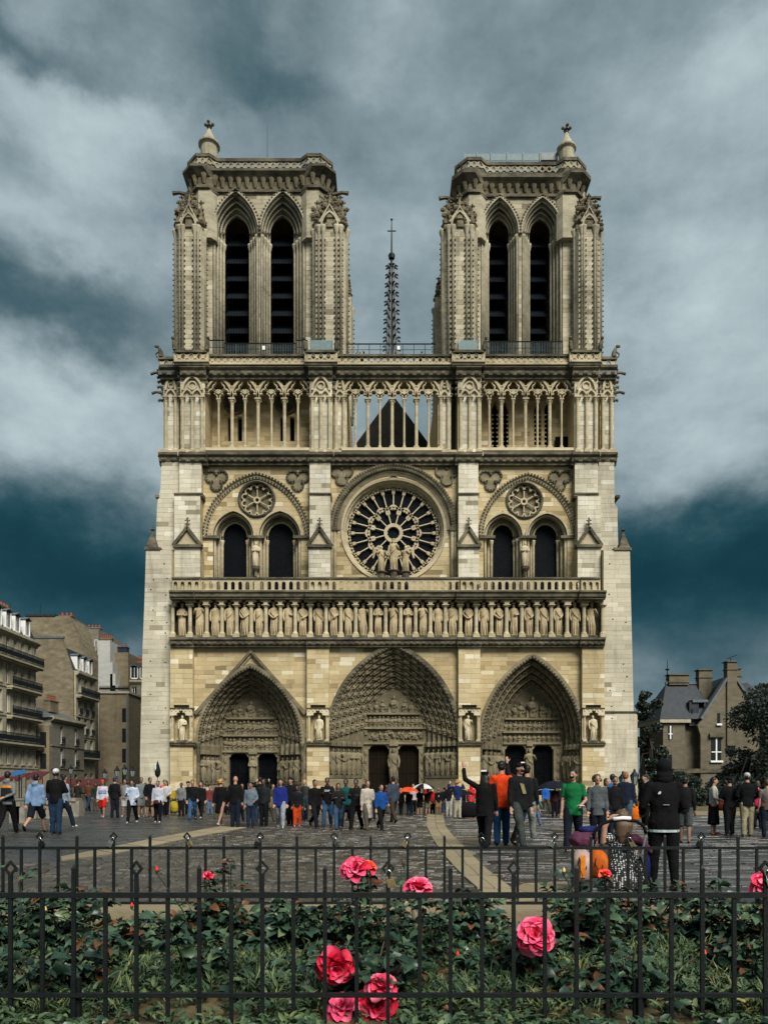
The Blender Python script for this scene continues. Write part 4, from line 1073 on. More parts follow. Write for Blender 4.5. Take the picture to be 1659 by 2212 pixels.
# ---- towers ---------------------------------------------------------------------------------
def crockets(mb, x, y, z0, z1, step=.5, r=.085, sx=0):
    n = int((z1 - z0) / step)
    for k in range(n):
        z = z0 + (z1 - z0) * (k + .5) / n; mb.add([(x - r, y, z), (x + r, y, z), (x, y - r * 1.2, z - r * .3), (x, y + r, z), (x + sx * r, y - r * .8, z + r), (x, y, z - r)],
               [(0, 2, 4), (2, 1, 4), (1, 3, 4), (3, 0, 4), (2, 0, 5), (1, 2, 5), (3, 1, 5), (0, 3, 5)])
def pinnacle(mb, x, y, z, h, r):
    mb.lathe([(r, z), (r, z + h * .18), (r * 1.25, z + h * .2), (r * .9, z + h * .24), (.05, z + h * .86), (.12, z + h * .9), (.02, z + h)], x, y, 6)
    for k in range(3):
        zz = z + h * (.32 + .17 * k); rr_ = r * (.85 - .22 * k) + .08
        for q in range(4): mb.ell((x + rr_ * math.cos(q * 1.571 + .785), y + rr_ * math.sin(q * 1.571 + .785), zz), (.12, .12, .1), 5, 3)
    for q in range(4): mb.ell((x + .18 * math.cos(q * 1.571), y + .18 * math.sin(q * 1.571), z + h * .92), (.1, .1, .1), 4, 3)

def tower(name, q):
    t = part('tower', CATH)
    zb = Z(785, YT); xl, xr = X(q['xl'], YT), X(q['xr'], YT); wl, wr = X(q['wl'], YTW), X(q['wr'], YTW); depth = 12.5
    zfr = Z(q['string'], YTW)                    # string course above the arches
    ops, outs = [], []
    for (o0, o1), (i0, i1) in zip(q['outer'], q['inner']):
        O = Arch(X((o0 + o1) / 2, YTW), L((o1 - o0) / 2, YTW), Z(q['spr'] - 1, YTW), Z(q['oap'], YTW) - Z(q['spr'] - 1, YTW), zb)
        yi = YTW + 1.6; I = Arch(X((i0 + i1) / 2, yi), L((i1 - i0) / 2, yi), Z(q['spr'], yi), Z(q['iap'], yi) - Z(q['spr'], yi), zb)
        ops.append(O); outs.append((O, I, yi))
    rows = wall_rows(wl, wr, zb, zfr, ops, .45)
    mb = MB(); wall_back(mb, rows, YTW, YTW + 1.0); P(mb, 'wall_core', M['mortar'], t)
    face_blocks(rows, YTW, t, (.6, 1.3), base=.5, pale=.02, var=.3)
    for O, I, yi in outs:
        no = 4; mk = lambda f: Arch(O.cx + (I.cx - O.cx) * f, O.a + (I.a - O.a) * f, O.zs + (I.zs - O.zs) * f, O.h + (I.h - O.h) * f, zb)
        mb = MB()
        for k in range(no):
            c0, c1 = mk(k / no).curve(12), mk((k + 1) / no).curve(12); ya, yb = YTW + (yi - YTW) * k / no, YTW + (yi - YTW) * (k + 1) / no; n = len(c0)
            mb.add([(x, ya, z) for x, z in c0] + [(x, yb, z) for x, z in c0] + [(x, yb, z) for x, z in c1], [(r * n + i, (r + 1) * n + i, (r + 1) * n + i + 1, r * n + i + 1) for r in range(2) for i in range(n - 1)])
        P(mb, 'stepped_reveal', M['tower_trim'], t)
        mb = MB(); A = Arch(O.cx, O.a, O.zs, O.h, O.zs); mb.sweep(A.curve(14, False), rect_prof(-.05, .16, YTW - .22, YTW + .05)); P(mb, 'hood_mould', M['tower_trim'], t)
        mb = MB()
        for x, z in A.curve(15, False, .16): mb.ell((x, YTW - .2, z), (.12, .1, .12), 5, 4)
        cs = MB()
        for f in (.2, .5):
            for x, z in mk(f).curve(18, False): mb.ell((x, YTW + 1.6 * f - .03, z), (.1, .1, .1), 4, 3)
            for s in (-1, 1):
                a = mk(f); crockets(mb, a.cx + s * a.a, YTW + 1.6 * f, zb + .5, O.zs - .9)
        kind(P(mb, 'crockets', M['crust'], t), 'stuff')
        for k in range(no):
            f = (k + .6) / no; a = mk(f); y = YTW + 1.6 * f - .06
            mb = MB(); mb.tube([(x, y, z) for x, z in a.curve(12, False)], .11, 6); P(mb, 'arch_roll', M['tower_trim'], t, True)
            for s in (-1, 1):
                mb = MB(); x = a.cx + s * a.a; mb.lathe([(.14, zb), (.14, O.zs - .8), (.13, O.zs - .7), (.26, O.zs - .2), (.26, O.zs + .02)], x, y, 8); P(mb, 'shaft', M['tower_trim'], t, True)
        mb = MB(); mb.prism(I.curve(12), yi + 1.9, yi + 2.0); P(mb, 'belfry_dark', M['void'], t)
        n = 8
        for k in range(n):
            z = zb + 1.2 + (I.zs + I.h * .5 - zb - 1.2) * k / n; w = I.half(z + 1.3) - .02
            mb = MB(); z1 = z + 1.5
            m_ = 9; pts = []
            for j in range(m_ * 2 + 1): pts.append((I.cx - w + 2 * w * j / (m_ * 2), yi + .35, z + (.0 if j % 2 else .13)))
            vs = pts + [(x, yi + .42, zz + .02) for x, y, zz in pts] + [(x, yi + 1.5, z1) for x, y, zz in pts]; n_ = len(pts)
            mb.add(vs, [(i + 1, i, 2 * n_ + i, 2 * n_ + i + 1) for i in range(n_ - 1)] + [(i, i + 1, n_ + i + 1, n_ + i) for i in range(n_ - 1)]); P(mb, 'louver', M['louver'], t)
    # body behind the front
    mb = MB()
    bl, br = X(q['ox0'], YTW) + .35, X(q['ox1'], YTW) - .35
    for a, b in ((bl, bl + 1.7), (br - 1.7, br)): mb.box(a, b, YTW + .05, YT + depth - .5, zb, zfr + .3)
    mb.box(bl + .01, br - .01, YT + depth - 2, YT + depth - .52, zb, zfr + .29); mb.box(bl + .02, br - .02, YTW + .1, YT + depth - .6, zfr - .2, zfr + .28)
    P(mb, 'body_wall', M['tower_trim'], t)
    # corner piers: clustered shafts with crockets, gabled pinnacles at their heads
    for ci, (u0, u1, yy) in enumerate(((q['xl'], q['p1'], YT), (q['p2'], q['xr'], YT), (q['xl'], q['p1'], YT + depth), (q['p2'], q['xr'], YT + depth))):
        pr = part('corner_pier', CATH)
        x0, x1 = X(u0, YT), X(u1, YT); w = x1 - x0; d = 2.6; fr = ci < 2; sgn = 1 if fr else -1
        ya = yy if fr else yy - d; yb = ya + d; c = .55; zt = Z(q['pier'], YT); left = ci in (0, 2)
        poly = [(x0 + c, ya), (x1 - c * .5, ya), (x1, ya + c), (x1, yb), (x0, yb), (x0, ya + c)] if left else [(x0 + c * .5, ya), (x1 - c, ya), (x1, ya + c), (x1, yb), (x0, yb), (x0, ya + c)]
        if not fr: poly = [(x, ya + yb - y) for x, y in poly]
        mb = MB(); mb.plan(poly, zb, zt)
        P(mb, 'pier_core', M['tower_trim'], pr)
        if fr:
            for a, b in ((x0 + c + .3, x1 - c - .3),):
                rows = wall_rows(a, b, zb, zt, [], .45); face_blocks(rows, ya - .005, pr, (.5, 1.2), base=.55, pale=.04, var=.32)
        sh = [(x0 + c, ya), (x0, ya + c), (x1 - c, ya), (x1, ya + c), ((x0 + x1) / 2 - w * .2, ya - .05), ((x0 + x1) / 2 + w * .2, ya - .05)]
        if not fr: sh = [(x, 2 * ya + d - y) for x, y in sh[:4]]
        mb = MB()
        for k, (x, y) in enumerate(sh):
            m2 = MB(); m2.lathe([(.13, zb), (.13, zt - .7), (.3, zt - .1), (.3, zt + .05)], x, y, 7); P(m2, 'shaft', M['tower_trim'], pr, True)
            for dx in (-.24, .24): crockets(mb, x + dx * .8, y - .02 if fr else y, zb + .6, zt - 1, .48, .085)
        # gabled heads
        hz = Z(q['string'] - 6, YT) - zt
        for k, (x, y, hh) in enumerate(((x0 + w * .12, ya + .5, .8), (x0 + w * .5, ya + .25, 1.06), (x0 + w * .88, ya + .5, .8), (x0 + w * .5, ya + d - .4, .9))):
            pinnacle(mb, x, y, zt - .1, hz * hh, .42 if k != 1 else .5)
        for k in range(26): mb.ell((x0 + w * random.random(), ya + random.uniform(-.15, .7), zt + random.uniform(-.2, hz * .6)), (random.uniform(.14, .3), .22, random.uniform(.14, .26)), 5, 4)
        if fr:
            for k in range(46):
                f = random.random(); zz = zt + hz * (.1 + .85 * f); sp = w * .52 * (1 - .62 * f); mb.ell((x0 + w * .5 + random.uniform(-sp, sp), ya + .1 + .75 * f + random.uniform(-.15, .15), zz), (random.uniform(.10, .24), .2, random.uniform(.12, .24)), 5, 4)
            for dx in (-.3, .0, .3): pinnacle(mb, x0 + w * (.5 + dx), ya + .75, zt + hz * .42, hz * (.52 if dx else .62), .3)
        kind(P(mb, 'crockets', M['carved'], pr), 'stuff')
        if fr:
            m2 = MB(); A = Arch((x0 + x1) / 2, w * .24, zt, w * .42, zt); m2.sweep(A.curve(6, False), rect_prof(-.07, .1, ya - .2, ya + .2)); m2.sweep([((x0 + x1) / 2 - w * .3, zt + .4), ((x0 + x1) / 2, zt + hz * .55), ((x0 + x1) / 2 + w * .3, zt + .4)], rect_prof(-.08, .08, ya - .15, ya + .2)); P(m2, 'gable', M['tower_trim'], pr)
    # upper octagonal corners, frieze, cornice, parapet
    def ring(ax0, ax1, grow, ch, y0, yd):
        x0, x1, ya, yb = ax0 - grow, ax1 + grow, y0 - grow, y0 + yd + grow
        return [(x0 + ch, ya), (x0 + ch * 2.2, ya), (x0 + ch * 2.9, ya + .55), (x1 - ch * 2.9, ya + .55), (x1 - ch * 2.2, ya), (x1 - ch, ya), (x1, ya + ch), (x1, yb - ch), (x1 - ch, yb), (x0 + ch, yb), (x0, yb - ch), (x0, ya + ch)]
    yo = YT + .25; ux0, ux1 = X(q['ox0'], yo), X(q['ox1'], yo)
    zs = [Z(v, yo + .45) for v in q['lv']]            # frieze bottom, frieze top, cornice top, lattice bottom, rail top
    mb = MB(); mb.plan(ring(ux0, ux1, -.25, .95, yo, 11.2), zs[0] - .3, zs[1]); P(mb, 'frieze', M['carved'], t)
    for s_, xx in ((1, ux0 + .25), (-1, ux1 - .25)):
        ch = .95; ya = yo + .25; mb = MB(); mb.plan([(xx + s_ * ch, ya), (xx + s_ * ch * 2.2, ya), (xx + s_ * ch * 2.7, ya + .5), (xx + s_ * ch * 2.7, ya + 2.6), (xx, ya + 2.6), (xx, ya + ch)], Z(q['pier'], YT) - .6, zs[0] - .31); P(mb, 'corner_turret', M['tower_trim'], t)
    mb = MB(); mb.plan(ring(ux0, ux1, -.08, .95, yo, 11.2), zs[0] - .12, zs[0] + .14); P(mb, 'string_course', M['crust'], t)
    r0, r1 = ring(ux0, ux1, -.2, .95, yo, 11.2), ring(ux0, ux1, .38, .95, yo, 11.2)
    mb = MB(); z1 = zs[1]; mb.rings([[(x, y, z1 - .1) for x, y in r0], [(x, y, z1 + .2) for x, y in ring(ux0, ux1, .12, .95, yo, 11.2)], [(x, y, z1 + .42) for x, y in r1], [(x, y, zs[2] - .1) for x, y in r1], [(x, y, zs[2] + .12) for x, y in ring(ux0, ux1, .0, .95, yo, 11.2)]]); P(mb, 'main_cornice', M['crust'], t)
    rq = ring(ux0, ux1, -.22, .95, yo, 11.2); rq = rq + [rq[0]]
    for (xa, ya), (xb, yb) in list(zip(rq, rq[1:]))[:8] + list(zip(rq, rq[1:]))[10:]:   # corbels with a little arch between
        ln = math.hypot(xb - xa, yb - ya); n = max(1, round(ln / .78)); nx, ny = (yb - ya) / ln, -(xb - xa) / ln
        for k in range(n):
            f = (k + .5) / n; x, y = xa + (xb - xa) * f, ya + (yb - ya) * f
            mb = MB(); mb.loft([(x + nx * .05, y + ny * .05, zs[0] + .3, .1, .1), (x + nx * .12, y + ny * .12, zs[0] + (zs[1] - zs[0]) * .6, .17, .17), (x + nx * .2, y + ny * .2, zs[1] - .02, .26, .26)], 5); P(mb, 'corbel', M['portal'], t)
    mb = MB(); mb.plan(ring(ux0, ux1, -.1, .95, yo, 11.2), zs[2], zs[3]); P(mb, 'parapet_base', M['crust'], t)
    rp = ring(ux0, ux1, -.12, .95, yo, 11.2); a, b = zs[3], zs[4] - .3
    rp2 = rp + [rp[0]]
    for (xa, ya), (xb, yb) in zip(rp2, rp2[1:]):
        ln = math.hypot(xb - xa, yb - ya); n = max(1, round(ln / (b - a) / 1.05)); ang = math.atan2(yb - ya, xb - xa)
        for k in range(n):
            f0, f1 = k / n, (k + 1) / n; w_ = ln / n
            mb = MB(); mb.sweep([(0, a), (w_, b)], rect_prof(-.07, .07, -.08, .08)); mb.sweep([(0, b), (w_, a)], rect_prof(-.07, .07, -.077, .077)); mb.sweep(circle(w_ / 2, (a + b) / 2, (b - a) * .22, 8), rect_prof(-.05, .05, -.09, .09), True)
            o = P(mb, 'parapet_panel', M['tower_trim'], t); o.location = (xa + (xb - xa) * f0, ya + (yb - ya) * f0, 0); o.rotation_euler = (0, 0, ang)
        mb = MB(); mb.box(-.12, ln + .12, -.16, .16, b, zs[4]); o = P(mb, 'parapet_rail', M['crust'], t); o.location = (xa, ya, 0); o.rotation_euler = (0, 0, ang)
    mb = MB(); mb.plan(ring(ux0, ux1, -.5, .95, yo, 11.2), zs[3] - .5, zs[3] + .05); P(mb, 'roof_deck', M['lead'], t)
    for x, y, s in ((ux0, yo + 1.5, -1), (ux1, yo + 1.5, 1)):
        mb = MB(); z = zs[2] - 1.6; mb.tube([(x, y, z), (x + s * .9, y - .2, z + .1), (x + s * 1.5, y - .3, z - .05)], [.22, .16, .2], 6); P(mb, 'gargoyle', M['crust'], t)
    # stair turret
    us, vt_, vc, vf = q['turret']; ytu = yo + 1.6; x = X(us, ytu); r = L(q['tr'], ytu); zc, zt_, zf_ = Z(vc, ytu), Z(vt_, ytu), Z(vf, ytu)
    tu = part('stair_turret', CATH)
    mb = MB(); mb.lathe([(r * .92, zs[3] - .3), (r * .92, zc - .1)], x, ytu, 14); P(mb, 'drum', M['tower_trim'], tu)
    mb = MB(); mb.lathe([(r * .95, zc - .25), (r * 1.16, zc - .08), (r * 1.16, zc + .08), (r * .95, zc + .2), (r * .42, zc + (zt_ - zc) * .62), (.13, zt_), (.16, zt_ + .1)], x, ytu, 14); P(mb, 'cone_roof', M['tower_trim'], tu)
    mb = MB(); h = zf_ - zt_; mb.lathe([(.2, zt_), (.14, zt_ + h * .3), (.3, zt_ + h * .42), (.12, zt_ + h * .5), (.1, zt_ + h * .66), (.1, zt_ + h * .9), (.02, zf_)], x, ytu, 7)
    for k in range(4): mb.ell((x + .34 * math.cos(k * 1.571), ytu + .34 * math.sin(k * 1.571), zt_ + h * .74), (.18, .18, .14), 5, 4)
    P(mb, 'finial', M['crust'], tu)
    return t, zs
TL, zsl = tower('left', dict(xl=376, xr=749, p1=441, p2=676, wl=430, wr=690, inner=((487, 539.6), (584.9, 635)), outer=((460, 560), (562.6, 661)), iap=471, oap=415, spr=507.5, string=410, pier=490,
     ox0=400, ox1=716, lv=(408, 383, 366, 361, 340), turret=(452.5, 279, 315, 266), tr=20))
TR, zsr = tower('right', dict(xl=956, xr=1301, p1=1030, p2=1243, wl=1010, wr=1260, inner=((1054.8, 1098), (1143, 1186.6)), outer=((1038, 1120), (1126.4, 1215)), iap=477, oap=428, spr=507, string=420, pier=490,
     ox0=986, ox1=1271, lv=(418, 397, 377, 369, 348), turret=(1223, 287, 323, 273), tr=18))
mb = MB(); y = YT + 5; mb.tube([(X(578, y), y, Z(345, y)), (X(578, y), y, Z(271, y))], [.04, .025], 5); P(mb, 'lightning_rod', M['iron'], TL)
sg = part('roof_hoarding', CATH); y = YT + 2.2
mb = MB(); mb.box(X(1004, y), X(1168, y), y, y + .04, Z(346, y), Z(332, y)); P(mb, 'net_panel', M['net'], sg)
mb = MB(); mb.box(X(1168, y), X(1204, y), y - .05, y + 1.5, Z(346, y), Z(330, y)); P(mb, 'site_cabin', M['shutter_grey'], sg)
for u in (1003, 1030, 1060, 1095, 1130, 1166): mb = MB(); mb.box(X(u, y) - .05, X(u, y) + .05, y - .08, y, Z(350, y), Z(330, y)); P(mb, 'net_post', M['net'], sg)

# ---- nave roof and spire ----------------------------------------------------------------------
yn = 84.0
mb = MB(); mb.prism([(X(738, yn), Z(1000, yn)), (X(957, yn), Z(1000, yn)), (X(848, yn), Z(852, yn))], yn, 125); P(mb, 'nave_roof', M['dark_roof'], CATH)
sp = part('spire', CATH); ys = 112.0; xs_ = X(846, ys)
def hz_(v): return Z(v, ys)
tip = [(768 + 40, 15), (768, 12.2), (700, 9.6), (640, 7), (600, 5.2), (577, 4.2), (556, 1.9), (553, 1.9)]
mb = MB(); mb.lathe([(L(r, ys) * .62, hz_(v)) for v, r in tip[:7]], xs_, ys, 8); P(mb, 'shaft', M['lead'], sp)
for k in range(8):
    q = k * math.pi / 4 + .39; mb = MB(); mb.tube([(xs_ + L(r, ys) * math.cos(q), ys + L(r, ys) * math.sin(q), hz_(v)) for v, r in tip[:6]], .14, 5); P(mb, 'rib', M['lead'], sp)
for k in range(10):
    v = 756 - k * 19.5; r = L(float(np.interp(-v, [-q[0] for q in tip], [q[1] for q in tip])), ys)
    for j in range(8):
        q = j * math.pi / 4 + .39; mb = MB(); c, s = math.cos(q), math.sin(q)
        mb.tube([(xs_ + r * c, ys + r * s, hz_(v)), (xs_ + (r + .35) * c, ys + (r + .35) * s, hz_(v) + .35), (xs_ + (r + .62) * c, ys + (r + .62) * s, hz_(v) + .12)], [.12, .14, .13], 5); P(mb, 'crocket', M['iron'], sp)
mb = MB(); mb.lathe([(.18, hz_(578)), (.16, hz_(560)), (.45, hz_(559)), (.52, hz_(551)), (.4, hz_(549)), (.14, hz_(548)), (.09, hz_(500)), (.06, hz_(478)), (.2, hz_(474)), (.02, hz_(472))], xs_, ys, 8)
mb.box(xs_ - .65, xs_ + .65, ys - .06, ys + .06, hz_(499) - .07, hz_(499) + .07); P(mb, 'cross', M['iron'], sp)
# long nave behind, seen only at its flanks
mb = MB(); mb.box(X(742, 84) , X(953, 84), 84, 125, 0, Z(980, 84)); P(mb, 'nave_wall', M['stone'], CATH)

# ---- facing stones: the largest as pieces of their own, the rest together -----------------------
BLOCKS.sort(key=lambda b: -b[0] / (YW ** 2))
mt = {id(wall1): 'ashlar', id(wall2): 'ashlar'}
vis = [b for b in BLOCKS if min(p[2] for p in b[1]) > 3.0]
big = vis[:298]; bigid = set(map(id, big))
PALEP = {o for o in CATH.children if o.name.startswith(('corner_buttress', 'upper_buttress', 'arcade_pilaster'))}
TOWP = {o for o in CATH.children if o.name.startswith(('tower', 'corner_pier'))}
for b in big:
    mb = MB(); mb.add(b[1], b[2], b[3]); P(mb, 'stone_block', M['pale' if b[4] in PALEP else 'tower' if b[4] in TOWP else 'ashlar'], b[4])
mb = MB(); mi = []
for b in BLOCKS:
    if id(b) in bigid: continue
    mb.add(b[1], b[2], b[3]); k = 1 if b[4] in PALEP else 2 if b[4] in TOWP else 0; mi += [k] * len(b[2])
me = mb.mesh('stone_blocks', [M['ashlar'], M['pale'], M['tower']]); me.polygons.foreach_set('material_index', mi)
kind(link('stone_blocks', me, CATH), 'stuff')
# ================================================================== town around the square
M['render_warm'] = stone_mat('plaster_warm', [(0.2, (.13, .105, .066)), (.5, (.20, .165, .107)), (.8, (.275, .235, .16))], .5, .7, attr=False, soil=.55)
M['render_grey'] = stone_mat('plaster_grey', [(0.2, (.12, .11, .085)), (.5, (.19, .175, .14)), (.8, (.27, .25, .20))], .5, .7, attr=False, soil=.5)
M['render_white'] = stone_mat('plaster_white', [(0.2, (.36, .37, .36)), (.5, (.46, .47, .45)), (.8, (.54, .55, .52))], .3, .5, attr=False, soil=.3)
M['rubble'] = stone_mat('rubble_wall', [(0.2, (.08, .066, .042)), (.45, (.17, .142, .092)), (.6, (.23, .195, .13)), (.85, (.40, .355, .26))], .5, .4, attr=False, soil=.5)
M['facade'] = stone_mat('street_facade', [(0.2, (.26, .235, .165)), (.5, (.38, .345, .25)), (.8, (.48, .45, .35))], .4, .6, attr=False, soil=.55)
M['house_stone'] = stone_mat('house_stone', [(0.2, (.085, .075, .05)), (.5, (.14, .122, .085)), (.8, (.20, .178, .13))], .6, .8, attr=False, soil=.6)
M['dark_glass'] = simple('window_glass', (.012, .015, .017), .25, .3, 2, spec=.3)
M['shutter'] = simple('grey_shutter', (.34, .34, .30), .7, .15, 8)
M['awning'] = simple('red_awning', (.060, .006, .005), .75, .3, 3)
M['blue'] = simple('blue_sign', (.02, .12, .30), .5, .1, 3)

def frame_window(b, x0, x1, z0, z1, shutters=False, rail=None, name='window'):
    w = part(name, b)
    mb = MB(); t = .07; mb.box(x0, x1, .22, .30, z0, z0 + t); mb.box(x0, x1, .22, .30, z1 - t, z1)
    for x in (x0, (x0 + x1) / 2 - t / 2, x1 - t): mb.box(x, x + t, .221, .299, z0 + t, z1 - t)
    mb.build('frame', M['white'], w)
    mb = MB(); mb.box(x0, x1, .31, .33, z0, z1); mb.build('pane', M['dark_glass'], w)
    mb = MB(); mb.box(x0 - .08, x1 + .08, -.09, .2, z0 - .12, z0 - .003); mb.build('sill', M['facade'], w)
    if shutters:
        for s, x in ((-1, x0), (1, x1)):
            mb = MB(); mb.box(min(x, x + s * .38), max(x, x + s * .38), -.07, -.01, z0, z1); mb.build('shutter', M['shutter'], w)
    if rail: railing(w, x0 - .05, x1 + .05, -.22, z0 + .02, .75)
    return w
def railing(parent, x0, x1, y, z, h, name='railing', step=.13):
    mb = MB(); mb.box(x0, x1, y - .03, y + .03, z + h - .05, z + h); mb.box(x0, x1, y - .02, y + .02, z + .05, z + .09)
    n = int((x1 - x0) / step)
    for k in range(n + 1): x = x0 + (x1 - x0) * k / n; mb.box(x - .016, x + .016, y - .016, y + .016, z, z + h)
    mb.box(x0, x1, y - .008, y + .008, z + .25, z + h * .72)
    return mb.build(name, M['iron'], parent)
def balcony(b, x0, x1, z, out=.75, h=1.0):
    o = part('balcony', b)
    mb = MB(); mb.box(x0, x1, -out, .0, z - .18, z); mb.box(x0 + .05, x1 - .05, -out * .8, 0, z - .34, z - .181); mb.build('slab', M['facade'], o)
    railing(o, x0 + .04, x1 - .04, -out + .06, z, h)
    return o
def chimney(b, x, y, z, w, d, h, n, mat='render_warm'):
    c = part('chimney', b)
    mb = MB(); mb.box(x, x + w, y, y + d, z, z + h); mb.box(x - .08, x + w + .08, y - .08, y + d + .08, z + h, z + h + .14); mb.build('stack', M[mat], c)
    for k in range(n):
        mb = MB(); mb.lathe([(.16, z + h + .14), (.12, z + h + .65), (.15, z + h + .7)], x + w * (k + .5) / n, y + d / 2, 7); mb.build('pot', M['pot'], c)
def townhouse(name, label, X0, Y0, Ln, dep, eave, mat, wx, ww, floors, balc, roof_h, dorm, chims, rails=(), shutters=(), rot=90, bands=True):
    b = thing(name, label, 'building', (X0, Y0, 0), R(rot))
    ops = [Rect(x - ww / 2, x + ww / 2, z0, z1) for z0, z1 in floors for x in wx]
    rows = wall_rows(0, Ln, 0, eave, ops, 50)
    mb = MB(); wall_back(mb, rows, 0, .5); mb.build('front_wall', M[mat], b)
    mb = MB(); mb.box(.004, Ln - .004, .5, dep, 0, eave - .004); mb.build('wall', M[mat], b)
    for fi, (z0, z1) in enumerate(floors):
        for x in wx: frame_window(b, x - ww / 2, x + ww / 2, z0, z1, fi in shutters, fi in rails)
        if bands:
            mb = MB(); mb.box(0, Ln, -.08, .1, z0 - .42, z0 - .26); mb.build('string_course', M[mat], b)
    for z, x0, x1 in balc: balcony(b, x0, x1, z)
    mb = MB(); mb.rings([[(x, -.4, eave - .12), (x, -.4, eave + .16), (x, .3, eave + .2), (x, .3, eave - .4), (x, -.1, eave - .4)] for x in (-.02, Ln + .02)]); mb.build('cornice', M['facade'], b)
    if roof_h:
        mb = MB(); mb.rings([[(x, .15, eave + .2), (x, 1.35, eave + roof_h), (x, dep / 2, eave + roof_h + .7), (x, dep - 1.3, eave + roof_h), (x, dep, eave + .2)] for x in (0, Ln)]); rf = mb.build('roof', M['slate'], b)
        for x in dorm:
            d = part('dormer', b); z0, z1 = eave + .45, eave + min(2.15, roof_h * .85); w = .55
            mb = MB(); mb.box(x - w, x - w + .1, .05, 1.5, z0, z1); mb.box(x + w - .1, x + w, .05, 1.5, z0, z1); mb.box(x - w + .1, x + w - .1, .05, 1.5, z0 - .1, z0 + .08); mb.build('cheeks', M['white'], d)
            mb = MB(); mb.box(x - w + .1, x + w - .1, .18, .22, z0 + .08, z1); mb.build('pane', M['dark_glass'], d)
            mb = MB(); mb.box(x - .035, x + .035, .14, .18, z0 + .08, z1); mb.build('mullion', M['white'], d)
            mb = MB(); mb.rings([[(x - w - .1, y, z1), (x, y, z1 + .28), (x + w + .1, y, z1), (x + w + .1, y, z1 + .07), (x, y, z1 + .36), (x - w - .1, y, z1 + .07)] for y in (-.08, 1.5)]); mb.build('dormer_roof', M['zinc'], d)
    for c in chims: chimney(b, *c)
    return b
XS = -38.9
A_ = townhouse('apartment_building', 'cream corner apartment block with dark iron balconies and slate mansard roof with four dormers', XS, 68.0, 15.2, 11, 17.2, 'facade',
     [.9 + 1.55 * k for k in range(10)], .78, [(3.5, 5.2), (6.1, 8.1), (8.9, 11.1), (11.9, 14.0), (14.7, 16.6)],
     [(5.75, 0, 15.3), (8.55, 8.2, 14.9), (11.6, 8.2, 14.9), (14.45, 0, 15.3)], 2.5, [2.2, 4.6, 7.0, 8.9, 10.8, 13.0], [(6.3, 2.0, 19.5, 1.2, 1.4, 1.9, 2), (11.0, 2.0, 19.6, 2.6, .9, .9, 4)])
B_ = townhouse('narrow_house', 'low ochre and grey house with grey roof squeezed between two taller blocks', XS + 1.1, 84.0, 9.3, 7, 9.0, 'render_grey',
     [2.9, 6.9], .9, [(.3, 2.6), (3.6, 5.6), (6.2, 8.2)], [], 0, [], [], rails=(1, 2))
mb = MB(); mb.box(-.35, -.003, -.003 + .005, 6, 0, 8.1); mb.build('ochre_side_wall', M['render_warm'], B_)
for z0 in (3.2, 5.6):
    mb = MB(); mb.box(-.42, -.36, .35, 1.0, z0, z0 + 1.7); mb.build('side_window', M['dark_glass'], B_)
mb = MB(); mb.rings([[(x, -.3, 9.0), (x, 3.5, 10.6), (x, 7, 9.0)] for x in (-.4, 9.3)]); mb.build('roof', M['zinc'], B_)
chimney(B_, 3.4, 1.6, 10.0, 2.2, .7, 1.3, 6)
C_ = townhouse('tall_house', 'narrow house with large blank rubble gable, slate mansard and iron balcony', XS, 93.5, 6.2, 9, 15.6, 'facade',
     [1.15, 3.1, 5.05], .95, [(.3, 2.8), (5.2, 7.2), (7.9, 9.9), (10.4, 12.2), (13.2, 15.0)], [(4.85, 0, 6.2), (12.75, 0, 6.2)], 3.1, [1.1, 3.0, 4.9], [], rails=(2, 3))
mb = MB(); mb.prism([(0, 0), (.25, 15.6), (1.6, 19.8), (9.2, 19.8), (9.2, 0)], 0, .3)      # gable seen from the square
o = mb.build('gable_wall', M['rubble'], C_); o.rotation_euler = (0, 0, R(90)); o.location = (-.01, 0, 0); o.rotation_euler = (0, 0, R(90))
mb = MB(); mb.box(1.4, 9.4, -.05, .4, 19.8, 20.05); o = mb.build('gable_coping', M['zinc'], C_); o.rotation_euler = (0, 0, R(90))
o = None
# flip the gable so that its foot stays on the house
for n_ in ('gable_wall', 'gable_coping'):
    for ch in C_.children:
        if ch.name.startswith(n_): ch.rotation_euler = (0, 0, R(90)); ch.scale = (1, 1, 1)
mb = MB(); rg = random.Random(3)
for k in range(14): mb.box(.25 + rg.uniform(0, .3), .55 + rg.uniform(0, .35), -.03, .14, 11.2 + k * .33, 11.45 + k * .33)
o = mb.build('quoin_scar', M['render_white'], C_); o.rotation_euler = (0, 0, R(90)); o.location = (-.02, .6, 0)
def front_block(name, label, px0, px1, Y, py, dep, mat, cat='building'):
    b = thing(name, label, cat, (XP((px0 + px1) / 2, Y), Y, 0)); w = (px1 - px0) * Y / 2182 / 2
    mb = MB(); mb.box(-w, w, 0, dep, 0, ZP(py, Y)); mb.build('wall', M[mat], b)
    return b, w, ZP(py, Y)
b, w, z = front_block('rubble_house', 'tall house end of bare rubble stone rising behind the others', 78, 208, 104, 1818, 9, 'rubble')
mb = MB(); mb.box(-w - .1, w * .35, -.15, 9, z, z + .3); mb.build('coping', M['slate'], b); chimney(b, w * .35, 1, z - .4, w * .6, 1.0, .6, 3, 'pot')
mb = MB(); mb.prism([(w, z - .2), (w + 2.0, z - 5.5), (w + 2.0, 0), (w, 0)], .01, 8); mb.build('lean_wing', M['rubble'], b)
b, w, z = front_block('rear_house', 'set back grey house with row of upper windows and long chimney', 216, 292, 110, 1856, 9, 'render_grey')
chimney(b, -w, 1, z, w * 1.9, 1.0, .3, 7)
for k in range(4):
    x = -w * .8 + k * .95; frame_window(b, x, x + .55, z - 4.6, z - 1.6); 
